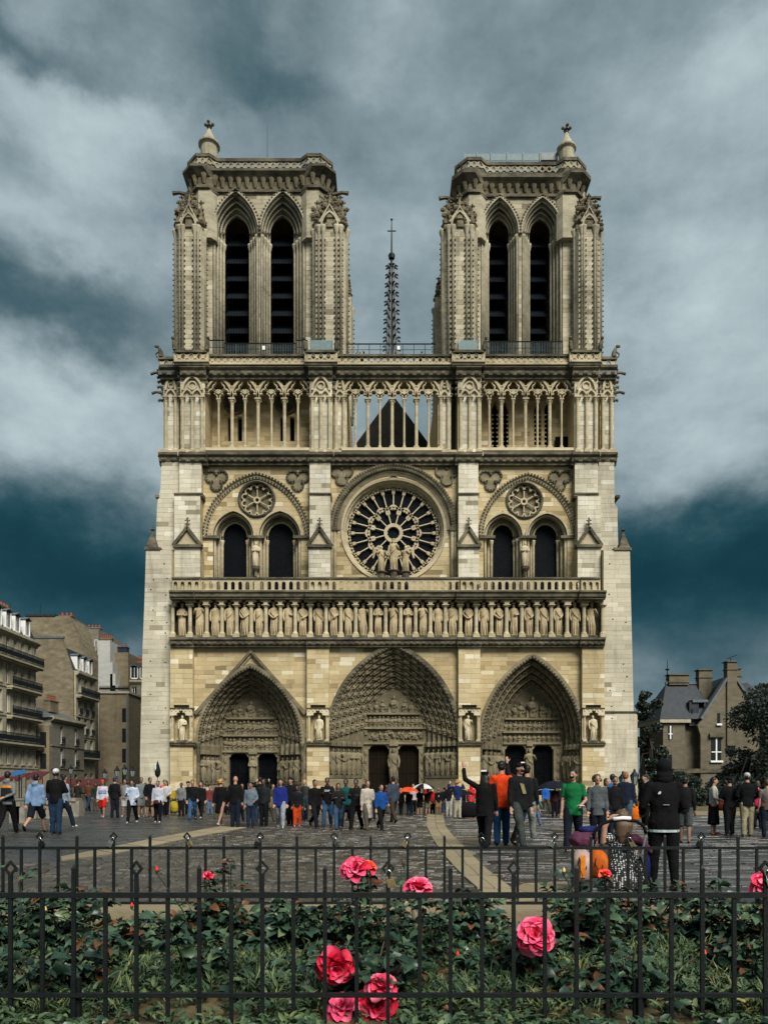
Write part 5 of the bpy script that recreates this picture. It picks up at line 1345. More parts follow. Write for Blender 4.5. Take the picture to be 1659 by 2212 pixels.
for ch in b.children:
    if ch.name.startswith('window'): ch.location.y = -.35
b, w, z = front_block('white_gable_house', 'white plastered party wall stepping down at one side with red chimney pots', 291, 326, 109, 1890, 8, 'render_white')
mb = MB()
for k in range(5): mb.box(w, w + .35 + k * .42, .02, 7.5, 0, z - 3.2 - k * 1.7)
mb.build('stepped_wall', M['render_white'], b); chimney(b, -w, .6, z, 2 * w, .8, .35, 6)
b, w, z = front_block('brown_gable_house', 'brown plaster gable with dark chimney above the blank corner wall', 331, 379, 111, 1925, 8, 'render_warm')
chimney(b, -w * .9, 1.0, z, w * 1.5, .9, .9, 3, 'slate')
b, w, z = front_block('corner_house', 'blank ochre corner wall with tall narrow window and iron roof railing', 293, 380, 106, 2046, 10, 'render_warm')
mb = MB(); mb.box(-w - .15, w + .15, -.2, 10, z, z + .3); mb.build('cornice', M['facade'], b); railing(b, -w, w, .1, z + .3, .8)
for k in range(4):
    mb = MB(); mb.box(w - .9, w - .35, -.02, .05, 1.6 + k * 2.9, 3.6 + k * 2.9); mb.build('narrow_window', M['dark_glass'], b)
mb = MB(); mb.lathe([(.09, 0), (.09, z)], w - .15, -.1, 6); mb.build('downpipe', M['zinc'], b)
E_ = townhouse('mansard_house', 'dark end house with slate mansard, white attic windows and brick chimneys beside the cathedral', XP(381, 112), 112, 4.5, 9, 17.0, 'render_grey',
     [.8, 2.2, 3.6], .75, [(1.0, 3.2), (4.6, 6.6), (7.4, 9.4), (10.2, 12.2), (14.0, 16.2)], [(13.5, 0, 4.5)], 2.9, [.8, 2.2, 3.6], [(.2, 3, 19.6, 1.8, .9, 1.2, 4, 'pot'), (2.6, 3, 19.3, 1.2, .9, .7, 2, 'pot')], rails=(1, 2, 3), rot=0)
for o in (b,):
    pass
# aerials
mb = MB(); y = 104.0
mb.tube([(XP(120, y), y, ZP(1818, y)), (XP(120, y), y, ZP(1783, y))], .05, 5); o = mb.build('aerial', M['iron']); tag(o, 'thin mast aerial on the rubble gable', 'aerial')

# ---- cafe terrace at the foot of the left row --------------------------------------------------
for i, (px0, px1, Y, py0, py1, lab) in enumerate(((28, 92, 62, 2280, 2304, 'dark red cafe awning beside the blue street sign'), (100, 150, 68, 2276, 2300, 'deep red cafe awning behind the man in the white cap'), (196, 322, 74, 2298, 2322, 'long low red awning behind the soldier in camouflage'))):
    a = thing('awning', lab, 'awning', (XP((px0 + px1) / 2, Y), Y, 0), 0, 'cafe awnings'); w = (px1 - px0) * Y / 2182 / 2; z0, z1 = ZP(py1, Y), ZP(py0, Y)
    mb = MB(); mb.rings([[(x, -1.6, z0 + .25), (x, 0, z1), (x, 0, z1 - .06), (x, -1.6, z0 + .19)] for x in (-w, w)]); mb.build('canvas', M['awning'], a)
    mb = MB(); n = int(w * 4)
    for k in range(n): mb.prism([(-w + 2 * w * k / n, z0 + .24), (-w + 2 * w * (k + 1) / n, z0 + .24), (-w + 2 * w * (k + .8) / n, z0 - .05), (-w + 2 * w * (k + .2) / n, z0 - .05)], -1.63, -1.61)
    mb.build('valance', M['awning'], a)
    for s in (-1, 1): mb = MB(); mb.tube([(s * w * .95, -1.5, 0), (s * w * .95, -1.5, z0 + .2)], .04, 6); mb.build('post', M['iron'], a)
a = thing('street_sign', 'tilted blue street sign on a dark post beside the red awning', 'sign', (XP(58, 55), 55, 0))
mb = MB(); mb.tube([(0, 0, 0), (0, 0, ZP(2284, 55))], .05, 6); mb.build('post', M['iron'], a)
mb = MB(); mb.box(-.55, .5, -.03, .03, -.16, .16); o = mb.build('plate', M['blue'], a); o.location = (0, -.06, ZP(2280, 55)); o.rotation_euler = (0, R(-14), 0)
# stone benches and a post
def stone_bench(px0, px1, Y, h, lab):
    b = thing('stone_bench', lab, 'bench', (XP((px0 + px1) / 2, Y), Y, 0)); w = (px1 - px0) * Y / 2182 / 2
    mb = MB(); mb.box(-w, w, 0, .7, h - .14, h); mb.build('seat_slab', M['bench'], b)
    for s in (-1, 1): mb = MB(); mb.box(s * w * .75 - .18, s * w * .75 + .18, .06, .64, 0, h - .143); mb.build('leg', M['bench'], b)
    mb = MB(); mb.box(-w * .75 + .19, w * .75 - .19, .2, .5, 0, h - .145); mb.build('core', M['bench'], b)
M['bench'] = simple('bench_stone', (.20, .185, .15), .8, .3, 4, .3)
stone_bench(38, 60, 26.5, .75, 'short pale stone block beside the dark square post')
stone_bench(84, 158, 30, .72, 'long pale stone bench behind the walkers in shorts and jeans')
stone_bench(192, 224, 32, .8, 'pale stone block with seated visitor in a yellow shirt')
o = thing('square_post', 'dark weathered square stone post on the square', 'post', (XP(66, 26.8), 26.8, 0))
mb = MB(); mb.box(-.14, .14, -.14, .14, 0, .82); mb.plan([(-.17, -.17), (.17, -.17), (.17, .17), (-.17, .17)], .82, .9); mb.build('shaft', M['render_grey'], o)

# ---- lamps -----------------------------------------------------------------------------------------
def lantern(b, x, y, z, s=1.0):
    l = part('lantern', b, (x, y, z)); l.scale = (s, s, s)
    mb = MB(); mb.lathe([(.05, 0), (.11, .05), (.13, .08), (.22, .52), (.24, .54)], n=6); mb.build('lamp_glass', M['lamp_glass'], l)
    mb = MB(); mb.lathe([(.27, .54), (.20, .62), (.10, .74), (.06, .78), (.08, .83), (.03, .92)], n=6)
    for k in range(6): q = k * math.pi / 3; mb.tube([(.12 * math.cos(q), .12 * math.sin(q), .05), (.235 * math.cos(q), .235 * math.sin(q), .55)], .014, 4)
    mb.build('cap', M['iron'], l)
M['lamp_glass'] = simple('lamp_glass', (.20, .22, .22), .15, .1, 4)
def lamp_post(px, Y, pytop, heads, lab):
    b = thing('street_lamp', lab, 'street lamp', (XP(px, Y), Y, 0)); zt = ZP(pytop, Y); zl = zt - .92
    mb = MB(); mb.lathe([(.2, 0), (.2, .5), (.13, .6), (.10, .9), (.06, 1.0), (.045, zl - .3), (.07, zl - .25), (.04, zl)], n=8); mb.build('post', M['iron'], b)
    lantern(b, 0, 0, zl)
    for s in heads:
        mb = MB(); mb.tube([(0, 0, zl - .6), (s * .35, 0, zl - .62), (s * .62, 0, zl - .4), (s * .62, 0, zl - .12)], .03, 5); mb.build('bracket', M['iron'], b); lantern(b, s * .62, 0, zl - .12)
lamp_post(369, 60, 2255, (-1, 1), 'triple lantern street lamp against the dark end house')
lamp_post(310, 66, 2268, (), 'single lantern lamp in front of the ochre corner wall')
lamp_post(210, 70, 2256, (), 'single lantern lamp before the tall gabled house')
lamp_post(1871, 40, 2268, (-1, 1), 'triple lantern lamp at the foot of the right buttress')

# ---- house on the right --------------------------------------------------------------------------------
HY = 88.0
H_ = thing('gabled_house', 'old stone house with steep slate roofs, tall chimneys and pointed gable', 'house', (XP(2110, HY), HY, 0))
def hx(px): return XP(px, HY) - XP(2110, HY)
def hz(py): return ZP(py, HY)
def HP(mb, name, mat): return mb.build(name, M[mat], H_)
mb = MB(); mb.box(hx(1963), hx(2028), .8, 9, 0, hz(2128)); HP(mb, 'wing_wall', 'house_stone')
mb = MB(); mb.box(hx(2020), hx(2098), 1.6, 9, 0, hz(2118)); HP(mb, 'link_wall', 'house_stone')
mb = MB(); mb.box(hx(1951), hx(2042), .45, 9, hz(2131), hz(2120)); HP(mb, 'eaves', 'facade')
mb = MB(); e0, e1, zt = hz(2120), hz(2120), hz(2006)
mb.add([(hx(1950), .4, e0), (hx(2100), .4, e0), (hx(2100), 9, e0), (hx(1950), 9, e0), (hx(1998), 3.6, zt), (hx(2100), 3.6, zt)], [(0, 1, 5, 4), (3, 0, 4), (2, 3, 4, 5), (1, 2, 5)]); HP(mb, 'hip_roof', 'slate')
mb = MB(); mb.box(hx(1996), hx(2096), 3.4, 3.8, zt - .05, zt + .25); HP(mb, 'ridge', 'zinc')
mb = MB(); mb.tube([(hx(2001), 3.5, zt), (hx(2001), 3.5, hz(1932))], [.1, .03], 6); mb.ell((hx(2001), 3.5, hz(1962)), (.3, .3, .12), 8, 4); mb.ell((hx(2001), 3.5, hz(1990)), (.22, .22, .18), 8, 4); HP(mb, 'roof_finial', 'iron')
mb = MB(); g = [(hx(2066), 0), (hx(2066), hz(2170)), (hx(2057), hz(2140)), (hx(2070), hz(2122)), (hx(2156), hz(1988)), (hx(2224), hz(2092)), (hx(2260), hz(2150)), (hx(2260), 0)]
mb.prism(g, 0, .6); HP(mb, 'gable_wall', 'house_stone')
mb = MB()
mb.sweep([(hx(2069), hz(2122)), (hx(2156), hz(1984)), (hx(2226), hz(2092))], rect_prof(-.05, .25, -.2, .8)); HP(mb, 'gable_coping', 'zinc')
mb = MB(); mb.rings([[(hx(2062), y, hz(2135)), (hx(2156), y, hz(1992)), (hx(2270), y, hz(2160))] for y in (.6, 12)]); HP(mb, 'gable_roof', 'slate')
mb = MB(); mb.add([(hx(2195), 3, hz(2010)), (hx(2240), 3, hz(2003)), (hx(2330), -1, hz(2120)), (hx(2215), -1, hz(2120)), (hx(2330), 9, hz(2120)), (hx(2195), 9, hz(2120))], [(0, 3, 2, 1), (1, 2, 4), (0, 1, 4, 5), (0, 5, 3)]); HP(mb, 'side_roof', 'slate')
for px0, px1, pt, pb, y, nm in ((2004, 2064, 1977, 2010, 3.2, 1), (2142, 2170, 1951, 2200, -.25, 1), (2093, 2133, 1963, 2080, 3, 1), (2185, 2210, 1962, 2100, 2.2, 1), (2210, 2233, 1980, 2040, 4, 1)):
    c = part('chimney', H_); x0, x1 = hx(px0), hx(px1)
    mb = MB(); mb.box(x0, x1, y, y + 1.0, hz(pb), hz(pt + 3)); mb.box(x0 - .15, x1 + .15, y - .15, y + 1.15, hz(pt + 3), hz(pt)); mb.box(x0 - .1, x1 + .1, y - .1, y + 1.1, hz(pt + 26), hz(pt + 23)); mb.build('stack', M['house_stone'], c)
mb = MB(); mb.tube([(hx(2168), 1, hz(1990)), (hx(2166), 1, hz(1938))], .05, 5); mb.tube([(hx(2154), 1, hz(1940)), (hx(2186), 1, hz(1928))], .04, 4); HP(mb, 'aerial', 'iron')
def hwin(px0, px1, p0, p1, y, cross=True, sill=True):
    w = part('window', H_); x0, x1, z0, z1 = hx(px0), hx(px1), hz(p1), hz(p0)
    mb = MB(); mb.box(x0, x1, y - .05, y + .1, z0, z1); mb.build('pane', M['dark_glass'], w)
    if cross:
        mb = MB(); xm = (x0 + x1) / 2; mb.box(xm - .08, xm + .08, y - .12, y - .051, z0, z1); mb.box(x0, xm - .081, y - .119, y - .051, z0 + (z1 - z0) * .36, z0 + (z1 - z0) * .36 + .12); mb.box(xm + .081, x1, y - .119, y - .051, z0 + (z1 - z0) * .36, z0 + (z1 - z0) * .36 + .12); mb.build('cross_bars', M['white'], w)
    if sill: mb = MB(); mb.box(x0 - .15, x1 + .15, y - .25, y + .05, z0 - .22, z0 - .003); mb.build('sill', M['white'], w)
hwin(2097, 2126, 2178, 2244, 0); hwin(2115, 2123, 2104, 2135, 0, False); hwin(2193, 2200, 2104, 2134, 0, False); hwin(1978, 1990, 2140, 2180, .8, True, False); hwin(1978, 1989, 2226, 2272, .8, False, False)
mb = MB(); mb.box(hx(2090), hx(2133), -.35, .1, hz(2176), hz(2164)); HP(mb, 'hood_mould', 'crust')
mb = MB(); mb.box(hx(1985), hx(2150), -.15, .75, hz(2280), hz(2268)); HP(mb, 'string_course', 'crust')
d = part('dormer', H_); mb = MB(); mb.box(hx(2042), hx(2070), .9, 4, hz(2140), hz(2068)); mb.build('cheeks', M['slate'], d)
mb = MB(); mb.box(hx(2050), hx(2096), .7, 4, hz(2070), hz(2062)); mb.build('dormer_roof', M['zinc'], d); mb = MB(); mb.box(hx(2047), hx(2052), .85, .9, hz(2125), hz(2090)); mb.build('pane', M['dark_glass'], d)

# ---- trees ---------------------------------------------------------------------------------------------
M['leaf_dark'] = None
def leaf_mat(name, lo, hi, rough=.55):
    s = NT(name); col = s.ramp(s.attr(), [(0, lo), (1, hi)])
    m = s.done(col, rough, 0, .3); s.b.inputs['Transmission Weight'].default_value = 0
    return m
M['leaf_dark'] = leaf_mat('dark_foliage', (.006, .012, .010), (.030, .048, .032))
def leaf_cloud(name, pts, size, mat, parent, up=.5, rng=RNG):
    n = len(pts); s = size * rng.uniform(.6, 1.3, n)
    d = rng.normal(size=(n, 3)); d[:, 2] += up * .5; d /= np.linalg.norm(d, axis=1)[:, None]
    e = np.cross(d, rng.normal(size=(n, 3))); e /= np.linalg.norm(e, axis=1)[:, None] + 1e-9
    a = pts - d * s[:, None] * .5; b = pts + d * s[:, None] * .5; w = e * s[:, None] * .3
    nn = np.cross(d, e) * s[:, None] * .1
    V = np.stack([a, pts + w + nn, b, pts - w + nn], 1).reshape(-1, 3)
    Q = np.arange(4 * n).reshape(n, 4)
    return link(name, np_mesh(name, V, Q, mat, tint=rng.uniform(0, 1, n)), parent)
def crown_points(n, blobs, rng):
    out = []
    tot = sum(b[3] * b[4] * b[5] for b in blobs)
    for cx, cy, cz, rx, ry, rz in blobs:
        m = max(20, int(n * rx * ry * rz / tot)); p = rng.normal(size=(m, 3)); p /= np.linalg.norm(p, axis=1)[:, None]
        r = rng.uniform(.45, 1.05, m) ** .6; p = p * r[:, None] * np.array([rx, ry, rz]) + np.array([cx, cy, cz]); out.append(p)
    return np.concatenate(out)
def tree(name, label, px, Y, blobs, n, size, trunk_h, r, mat='leaf_dark', seed=1, cat='tree'):
    t = thing(name, label, cat, (XP(px, Y), Y, 0)); rg = np.random.default_rng(seed)
    mb = MB(); mb.tube([(0, 0, 0), (.1, 0, trunk_h * .5), (0, .1, trunk_h)], [r, r * .75, r * .4], 8)
    for k in range(6):
        b = blobs[k % len(blobs)]; mb.tube([(0, 0, trunk_h * (.45 + .08 * k)), (b[0] * .5, b[1] * .5, (trunk_h + b[2]) / 2), (b[0] * .9, b[1] * .9, b[2])], [r * .35, r * .22, r * .08], 5)
    mb.build('trunk', M['bark'], t)
    leaf_cloud('crown', crown_points(n, blobs, rg), size, M[mat], t, rng=rg)
    return t
M['bark'] = simple('bark', (.03, .024, .017), .9, .4, 5, .4)
def blobset(seed, w, h0, h1, n, taper=.6):
    rg = random.Random(seed); out = []
    for k in range(n):
        f = (k + .5) / n; z = h0 + (h1 - h0) * f; ww = w * (1 - taper * f) ; s = rg.uniform(.30, .5) * w * (1 - .35 * f)
        for j in range(3): q = rg.uniform(0, 6.28); out.append((ww * .65 * math.cos(q), ww * .65 * math.sin(q), z + rg.uniform(-.4, .4), s, s, s * .8))
    return out
tree('yew_tree', 'dark tree squeezed between the cathedral corner and the gabled house', 1915, 82, blobset(1, 2.3, .8, 11.8, 9, .55), 9000, .34, 8, .3, seed=2)
tree('evergreen_tree', 'big dark evergreen covering the house corner behind the man in beige trousers', 2245, 58, blobset(3, 4.3, .6, 8.2, 8, .6), 16000, .26, 6, .3, seed=4)
tree('evergreen_tree', 'low dark evergreen in front of the cross barred house window', 2165, 62, blobset(5, 2.3, .4, 4.2, 5, .5), 7000, .24, 3, .2, seed=6)
tree('distant_tree', 'dark treetop rising behind the right hand slate roof', 2262, 104, blobset(7, 3.2, 8, 15.6, 5, .5), 4000, .4, 11, .3, seed=8)
tree('shrub', 'dark shrub at the foot of the house wall behind the hooded woman', 2010, 70, blobset(9, 2.2, .3, 2.2, 4, .4), 5000, .22, 1.5, .12, seed=10, cat='shrub')
tree('shrub', 'green shrub behind the planter edge beside the white blazer woman', 2075, 44, blobset(11, 1.5, .2, 1.0, 3, .4), 4000, .16, .7, .06, seed=12, cat='shrub')
tree('shrub', 'dark bush behind the planter edge beyond the pink jacket', 2225, 42, blobset(13, 2.2, .2, 1.5, 3, .4), 6000, .16, 1, .06, seed=14, cat='shrub')
# ================================================================== ground
def gp(u, v):
    """ground point under a sheet position"""
    Y = EYE * F / (v - HV); return (X(u, Y), Y)
def wet_stone(name, stops, attr=True, rough=(.22, .62)):
    s = NT(name); f = s.attr() if attr else s.noise(1.4, 5, .6, (1, .6, 1))
    f = s.math('ADD', f, s.math('MULTIPLY', s.math('SUBTRACT', s.noise(9, 5, .65), .5), .35))
    col = s.ramp(f, stops)
    pud = s.noise(.35, 4, .6, (1, 1, 1))
    rg = s.ramp(s.math('ADD', s.math('MULTIPLY', pud, .75), s.math('MULTIPLY', s.noise(6, 4, .6), .25)), [(.38, rough[0]), (.62, rough[1])])
    s.bump(s.math('ADD', s.noise(16, 5, .7), s.math('MULTIPLY', s.noise(3, 3, .6), 1.2)), .5, .025)
    return s.done(col, rg, 0, .45)
M['cobble'] = wet_stone('wet_cobble', [(0, (.016, .015, .013)), (.35, (.034, .031, .025)), (.7, (.058, .052, .041)), (1, (.115, .10, .078))], rough=(.22, .58))
M['square'] = wet_stone('wet_square', [(.25, (.018, .019, .018)), (.5, (.038, .038, .034)), (.8, (.068, .064, .056))], attr=False, rough=(.12, .42))
M['slab'] = wet_stone('wet_slab', [(0, (.012, .013, .013)), (.4, (.024, .025, .024)), (.8, (.042, .041, .037)), (1, (.07, .068, .06))], rough=(.16, .48))
M['strip'] = wet_stone('pale_strip_stone', [(0, (.16, .13, .078)), (.5, (.22, .182, .112)), (1, (.28, .235, .15))], rough=(.45, .8))
M['soil'] = simple('damp_soil', (.085, .064, .028), .9, .6, 3.5, .6)
mb = MB(); n_ = 60
mb.add([(-700, 7.6, 0), (700, 7.6, 0), (700, 1500, 0), (-700, 1500, 0)], [(0, 1, 2, 3)]); gr = kind(mb.build('square', M['square']), 'structure')

def edge_x(poly, Y):
    """x where a polyline (list of (x, Y)) passes depth Y"""
    ys = [p[1] for p in poly]; return float(np.interp(Y, ys[::-1] if ys[0] > ys[-1] else ys, [p[0] for p in (poly[::-1] if ys[0] > ys[-1] else poly)]))
RL = [gp(u, v) for u, v in ((922, 1760), (921, 1785), (935, 1815), (960, 1850), (990, 1885), (1035, 1925), (1070, 1962))]
RR = [gp(u, v) for u, v in ((958, 1760), (962, 1785), (977, 1805), (1012, 1840), (1050, 1880), (1110, 1925), (1165, 1962))]
LU = [gp(u, v) for u, v in ((478, 1786), (330, 1813), (240, 1832), (130, 1853))]
LD = [gp(u, v) for u, v in ((535, 1789), (410, 1812), (300, 1836), (240, 1848), (130, 1862))]
def in_left(x, y):
    xs = [p[0] for p in LU]; 
    if x > -4.0 or x < LU[-1][0] - 12: return False
    o = np.argsort([p[0] for p in LU]); yu = np.interp(x, [LU[i][0] for i in o], [LU[i][1] for i in o]); o = np.argsort([p[0] for p in LD]); yd = np.interp(x, [LD[i][0] for i in o], [LD[i][1] for i in o])
    return yd < y < yu
# paving stones: small setts in the middle, long slabs on the right and on the far left
stones = []; Yc = 8.0
while Yc < 34:
    d = random.uniform(.15, .21) * (1 if Yc < 20 else 1.5); half = Yc * .535 + .6; x = -half + random.uniform(0, .3)
    xr0 = edge_x(RL, Yc); xr1 = edge_x(RR, Yc)
    while x < half:
        right = x > xr1
        lx = [p[0] for p in LU]; far_left = False
        o = np.argsort(lx); yu = np.interp(x, [LU[i][0] for i in o], [LU[i][1] for i in o])
        far_left = x < -3.9 and Yc > yu
        w = random.uniform(.5, 1.1) if (right or far_left) else random.uniform(.14, .30)
        if Yc > 20: w *= 1.4
        xm = x + w / 2
        if not (xr0 - .02 < xm < xr1 + .02) and not in_left(xm, Yc + d / 2):
            stones.append((x, x + w, Yc, Yc + d, right or far_left))
        x += w
    Yc += d
def sett(x0, x1, y0, y1, big):
    j = .004 if big else .006; h = .004 + (random.uniform(.0, .005) if big else random.uniform(.002, .013)); tx, ty = random.gauss(0, .004), random.gauss(0, .004 if big else .007); c = .010 if big else .018
    X0, X1, Y0, Y1 = x0 + j, x1 - j, y0 + j, y1 - j
    vs = [(X0, Y0, -.01), (X1, Y0, -.01), (X1, Y1, -.01), (X0, Y1, -.01), (X0 + c, Y0 + c, h - tx - ty), (X1 - c, Y0 + c, h + tx - ty), (X1 - c, Y1 - c, h + tx + ty), (X0 + c, Y1 - c, h - tx + ty)]
    return vs, [(0, 1, 5, 4), (1, 2, 6, 5), (2, 3, 7, 6), (3, 0, 4, 7), (4, 5, 6, 7)], min(max(random.gauss(.48, .2), 0), 1)
stones.sort(key=lambda s: -(s[1] - s[0]) * (s[3] - s[2]) / (s[2] + .8) ** 3 * (1 if abs(s[0]) < s[2] * .5 else 0))
for s in stones[:298]:
    mb = MB(); mb.add(*sett(*s)); mb.build('paving_stone', M['slab' if s[4] else 'cobble'], gr)
mb = MB(); mi = []
for s in stones[298:]:
    v, f, t = sett(*s); mb.add(v, f, t); mi += [1 if s[4] else 0] * 5
me = mb.mesh('paving_stones', [M['cobble'], M['slab']]); me.polygons.foreach_set('material_index', mi); kind(link('paving_stones', me, gr), 'stuff')
# pale stone bands set in the paving
def band(name, left, right, step):
    b = link(name, None); kind(b, 'structure')
    dl = np.cumsum([0] + [math.dist(p, q) for p, q in zip(left, left[1:])]); dr = np.cumsum([0] + [math.dist(p, q) for p, q in zip(right, right[1:])])
    n = max(2, int(dl[-1] / step))
    at = lambda pl, dd, f: (float(np.interp(f * dd[-1], dd, [p[0] for p in pl])), float(np.interp(f * dd[-1], dd, [p[1] for p in pl])))
    for k in range(n):
        for h0, h1 in ((0, .5), (.5, 1)):
            g = .004; a, b_, c, d = at(left, dl, k / n + g), at(right, dr, k / n + g), at(right, dr, (k + 1) / n - g), at(left, dl, (k + 1) / n - g)
            m = lambda p, q, f: (p[0] + (q[0] - p[0]) * f, p[1] + (q[1] - p[1]) * f)
            p0, p1, p2, p3 = m(a, b_, h0 + .01), m(a, b_, h1 - .01), m(d, c, h1 - .01), m(d, c, h0 + .01); z = .026 + random.uniform(0, .004)
            mb = MB(); vs = [(p[0], p[1], 0) for p in (p0, p1, p2, p3)] + [(p[0], p[1], z) for p in (p0, p1, p2, p3)]
            mb.add(vs, [(4, 5, 6, 7), (0, 1, 5, 4), (1, 2, 6, 5), (2, 3, 7, 6), (3, 0, 4, 7), (7, 6, 5, 4)][:5], random.uniform(.2, .9)); mb.build('band_slab', M['strip'], b)
band('curved_path', RL, RR, 1.4); band('slanting_path', LU, LD[:4] + [LD[4]], 1.4)
q = [gp(u, v) for u, v in ((1060, 1958), (1150, 1912), (1228, 1912), (1205, 1925))]; q2 = [gp(u, v) for u, v in ((1150, 1966), (1260, 1962), (1290, 1948), (1240, 1940))]
band('short_path', [gp(1085, 1940), gp(1120, 1912), gp(1225, 1908)][::-1], [gp(1150, 1968), gp(1290, 1966), gp(1262, 1930)][::-1], .5)

# ---- planter edge on the right, steps, crowd barriers ------------------------------------------------
pk = link('planter_kerb', None); kind(pk, 'structure'); Y = 33.5
for k in range(9):
    x = XP(2035, Y) + k * .95; mb = MB(); mb.box(x + .01, x + .94, Y, Y + .3, 0, .17); mb.build('kerb_stone', M['strip'], pk).data.attributes
for o in pk.children:
    at = o.data.attributes.new('tint', 'FLOAT', 'FACE'); at.data.foreach_set('value', [random.uniform(.3, .8)] * len(o.data.polygons))
mb = MB(); mb.box(XP(2035, Y), 40, Y + .3, 80, 0, .12); kind(mb.build('planted_ground', M['soil']), 'structure')
def barrier(px0, px1, Y, lab):
    b = thing('crowd_barrier', lab, 'barrier', (XP((px0 + px1) / 2, Y), Y, 0), 0, 'steel barriers before the right portal'); w = (px1 - px0) * Y / 2182 / 2
    mb = MB(); mb.tube([(-w, 0, .15), (-w, 0, 1.08), (-w + .06, 0, 1.14), (w - .06, 0, 1.14), (w, 0, 1.08), (w, 0, .15), (-w, 0, .15)], .025, 6); mb.build('frame', M['steel'], b)
    n = int(2 * w / .14)
    for k in range(1, n): mb = MB(); mb.tube([(-w + 2 * w * k / n, 0, .15), (-w + 2 * w * k / n, 0, 1.14)], .012, 4); mb.build('bar', M['steel'], b)
    for s in (-1, 1): mb = MB(); mb.box(s * w * .8 - .03, s * w * .8 + .03, -.3, .3, 0, .03); mb.box(s * w * .8 - .02, s * w * .8 + .02, -.02, .02, .03, .2); mb.build('foot', M['steel'], b)
barrier(1588, 1636, 35.5, 'steel crowd barrier beside the dark umbrella'); barrier(1400, 1436, 36.5, 'steel crowd barrier behind the red hooded coat'); barrier(1700, 1742, 37, 'steel crowd barrier behind the man in the green shirt')
st = thing('portal_steps', 'low pale stone steps at the foot of the right portal', 'steps', (0, 62.2, 0))
for k in range(3):
    mb = MB(); mb.box(X(420, 62), X(1300, 62), k * .4, 2.6, k * .15, k * .15 + .148); mb.build('step', M['stone'], st)
# ================================================================== people
def V3(*a): return Vector(a)
HAIR = {'k': simple('black_hair', (.008, .007, .006), .5, .3, 12, spec=.3), 'b': simple('brown_hair', (.045, .026, .014), .55, .3, 12), 'y': simple('blond_hair', (.30, .19, .075), .55, .3, 12),
        'r': simple('ginger_hair', (.20, .085, .03), .55, .3, 12), 'g': simple('grey_hair', (.34, .33, .31), .6, .2, 12), 'o': simple('golden_hair', (.33, .17, .04), .55, .35, 9)}
M['eye'] = simple('eye', (.01, .008, .007), .3, .1, 5); M['lips'] = simple('lips', (.30, .10, .08), .5, .1, 5)
FOLD_TEX = bpy.data.textures.new('cloth_folds', 'CLOUDS'); FOLD_TEX.noise_scale = .11; FOLD_TEX.noise_depth = 2; FOLD_TEX.intensity = 1.0
FOLDS = {'top': .015, 'coat': .015, 'trousers': .013, 'shorts': .012, 'skirt': .014, 'hair': .012, 'dress': .03, 'purple_blanket': .06, 'purple_cover': .05, 'blue_cloth': .05}
def remesh(mb, name, mat, parent, vox, it=3, fac=.5):
    o = mb.build(name, mat, parent, True)
    m = o.modifiers.new('remesh', 'REMESH'); m.mode = 'VOXEL'; m.voxel_size = vox; m.use_smooth_shade = True
    s = o.modifiers.new('smooth', 'SMOOTH'); s.iterations = it; s.factor = fac
    if name in FOLDS:
        d = o.modifiers.new('folds', 'DISPLACE'); d.texture = FOLD_TEX; d.strength = FOLDS[name]; d.mid_level = .42; d.texture_coords = 'GLOBAL'
    return o
NPEOPLE = [0]
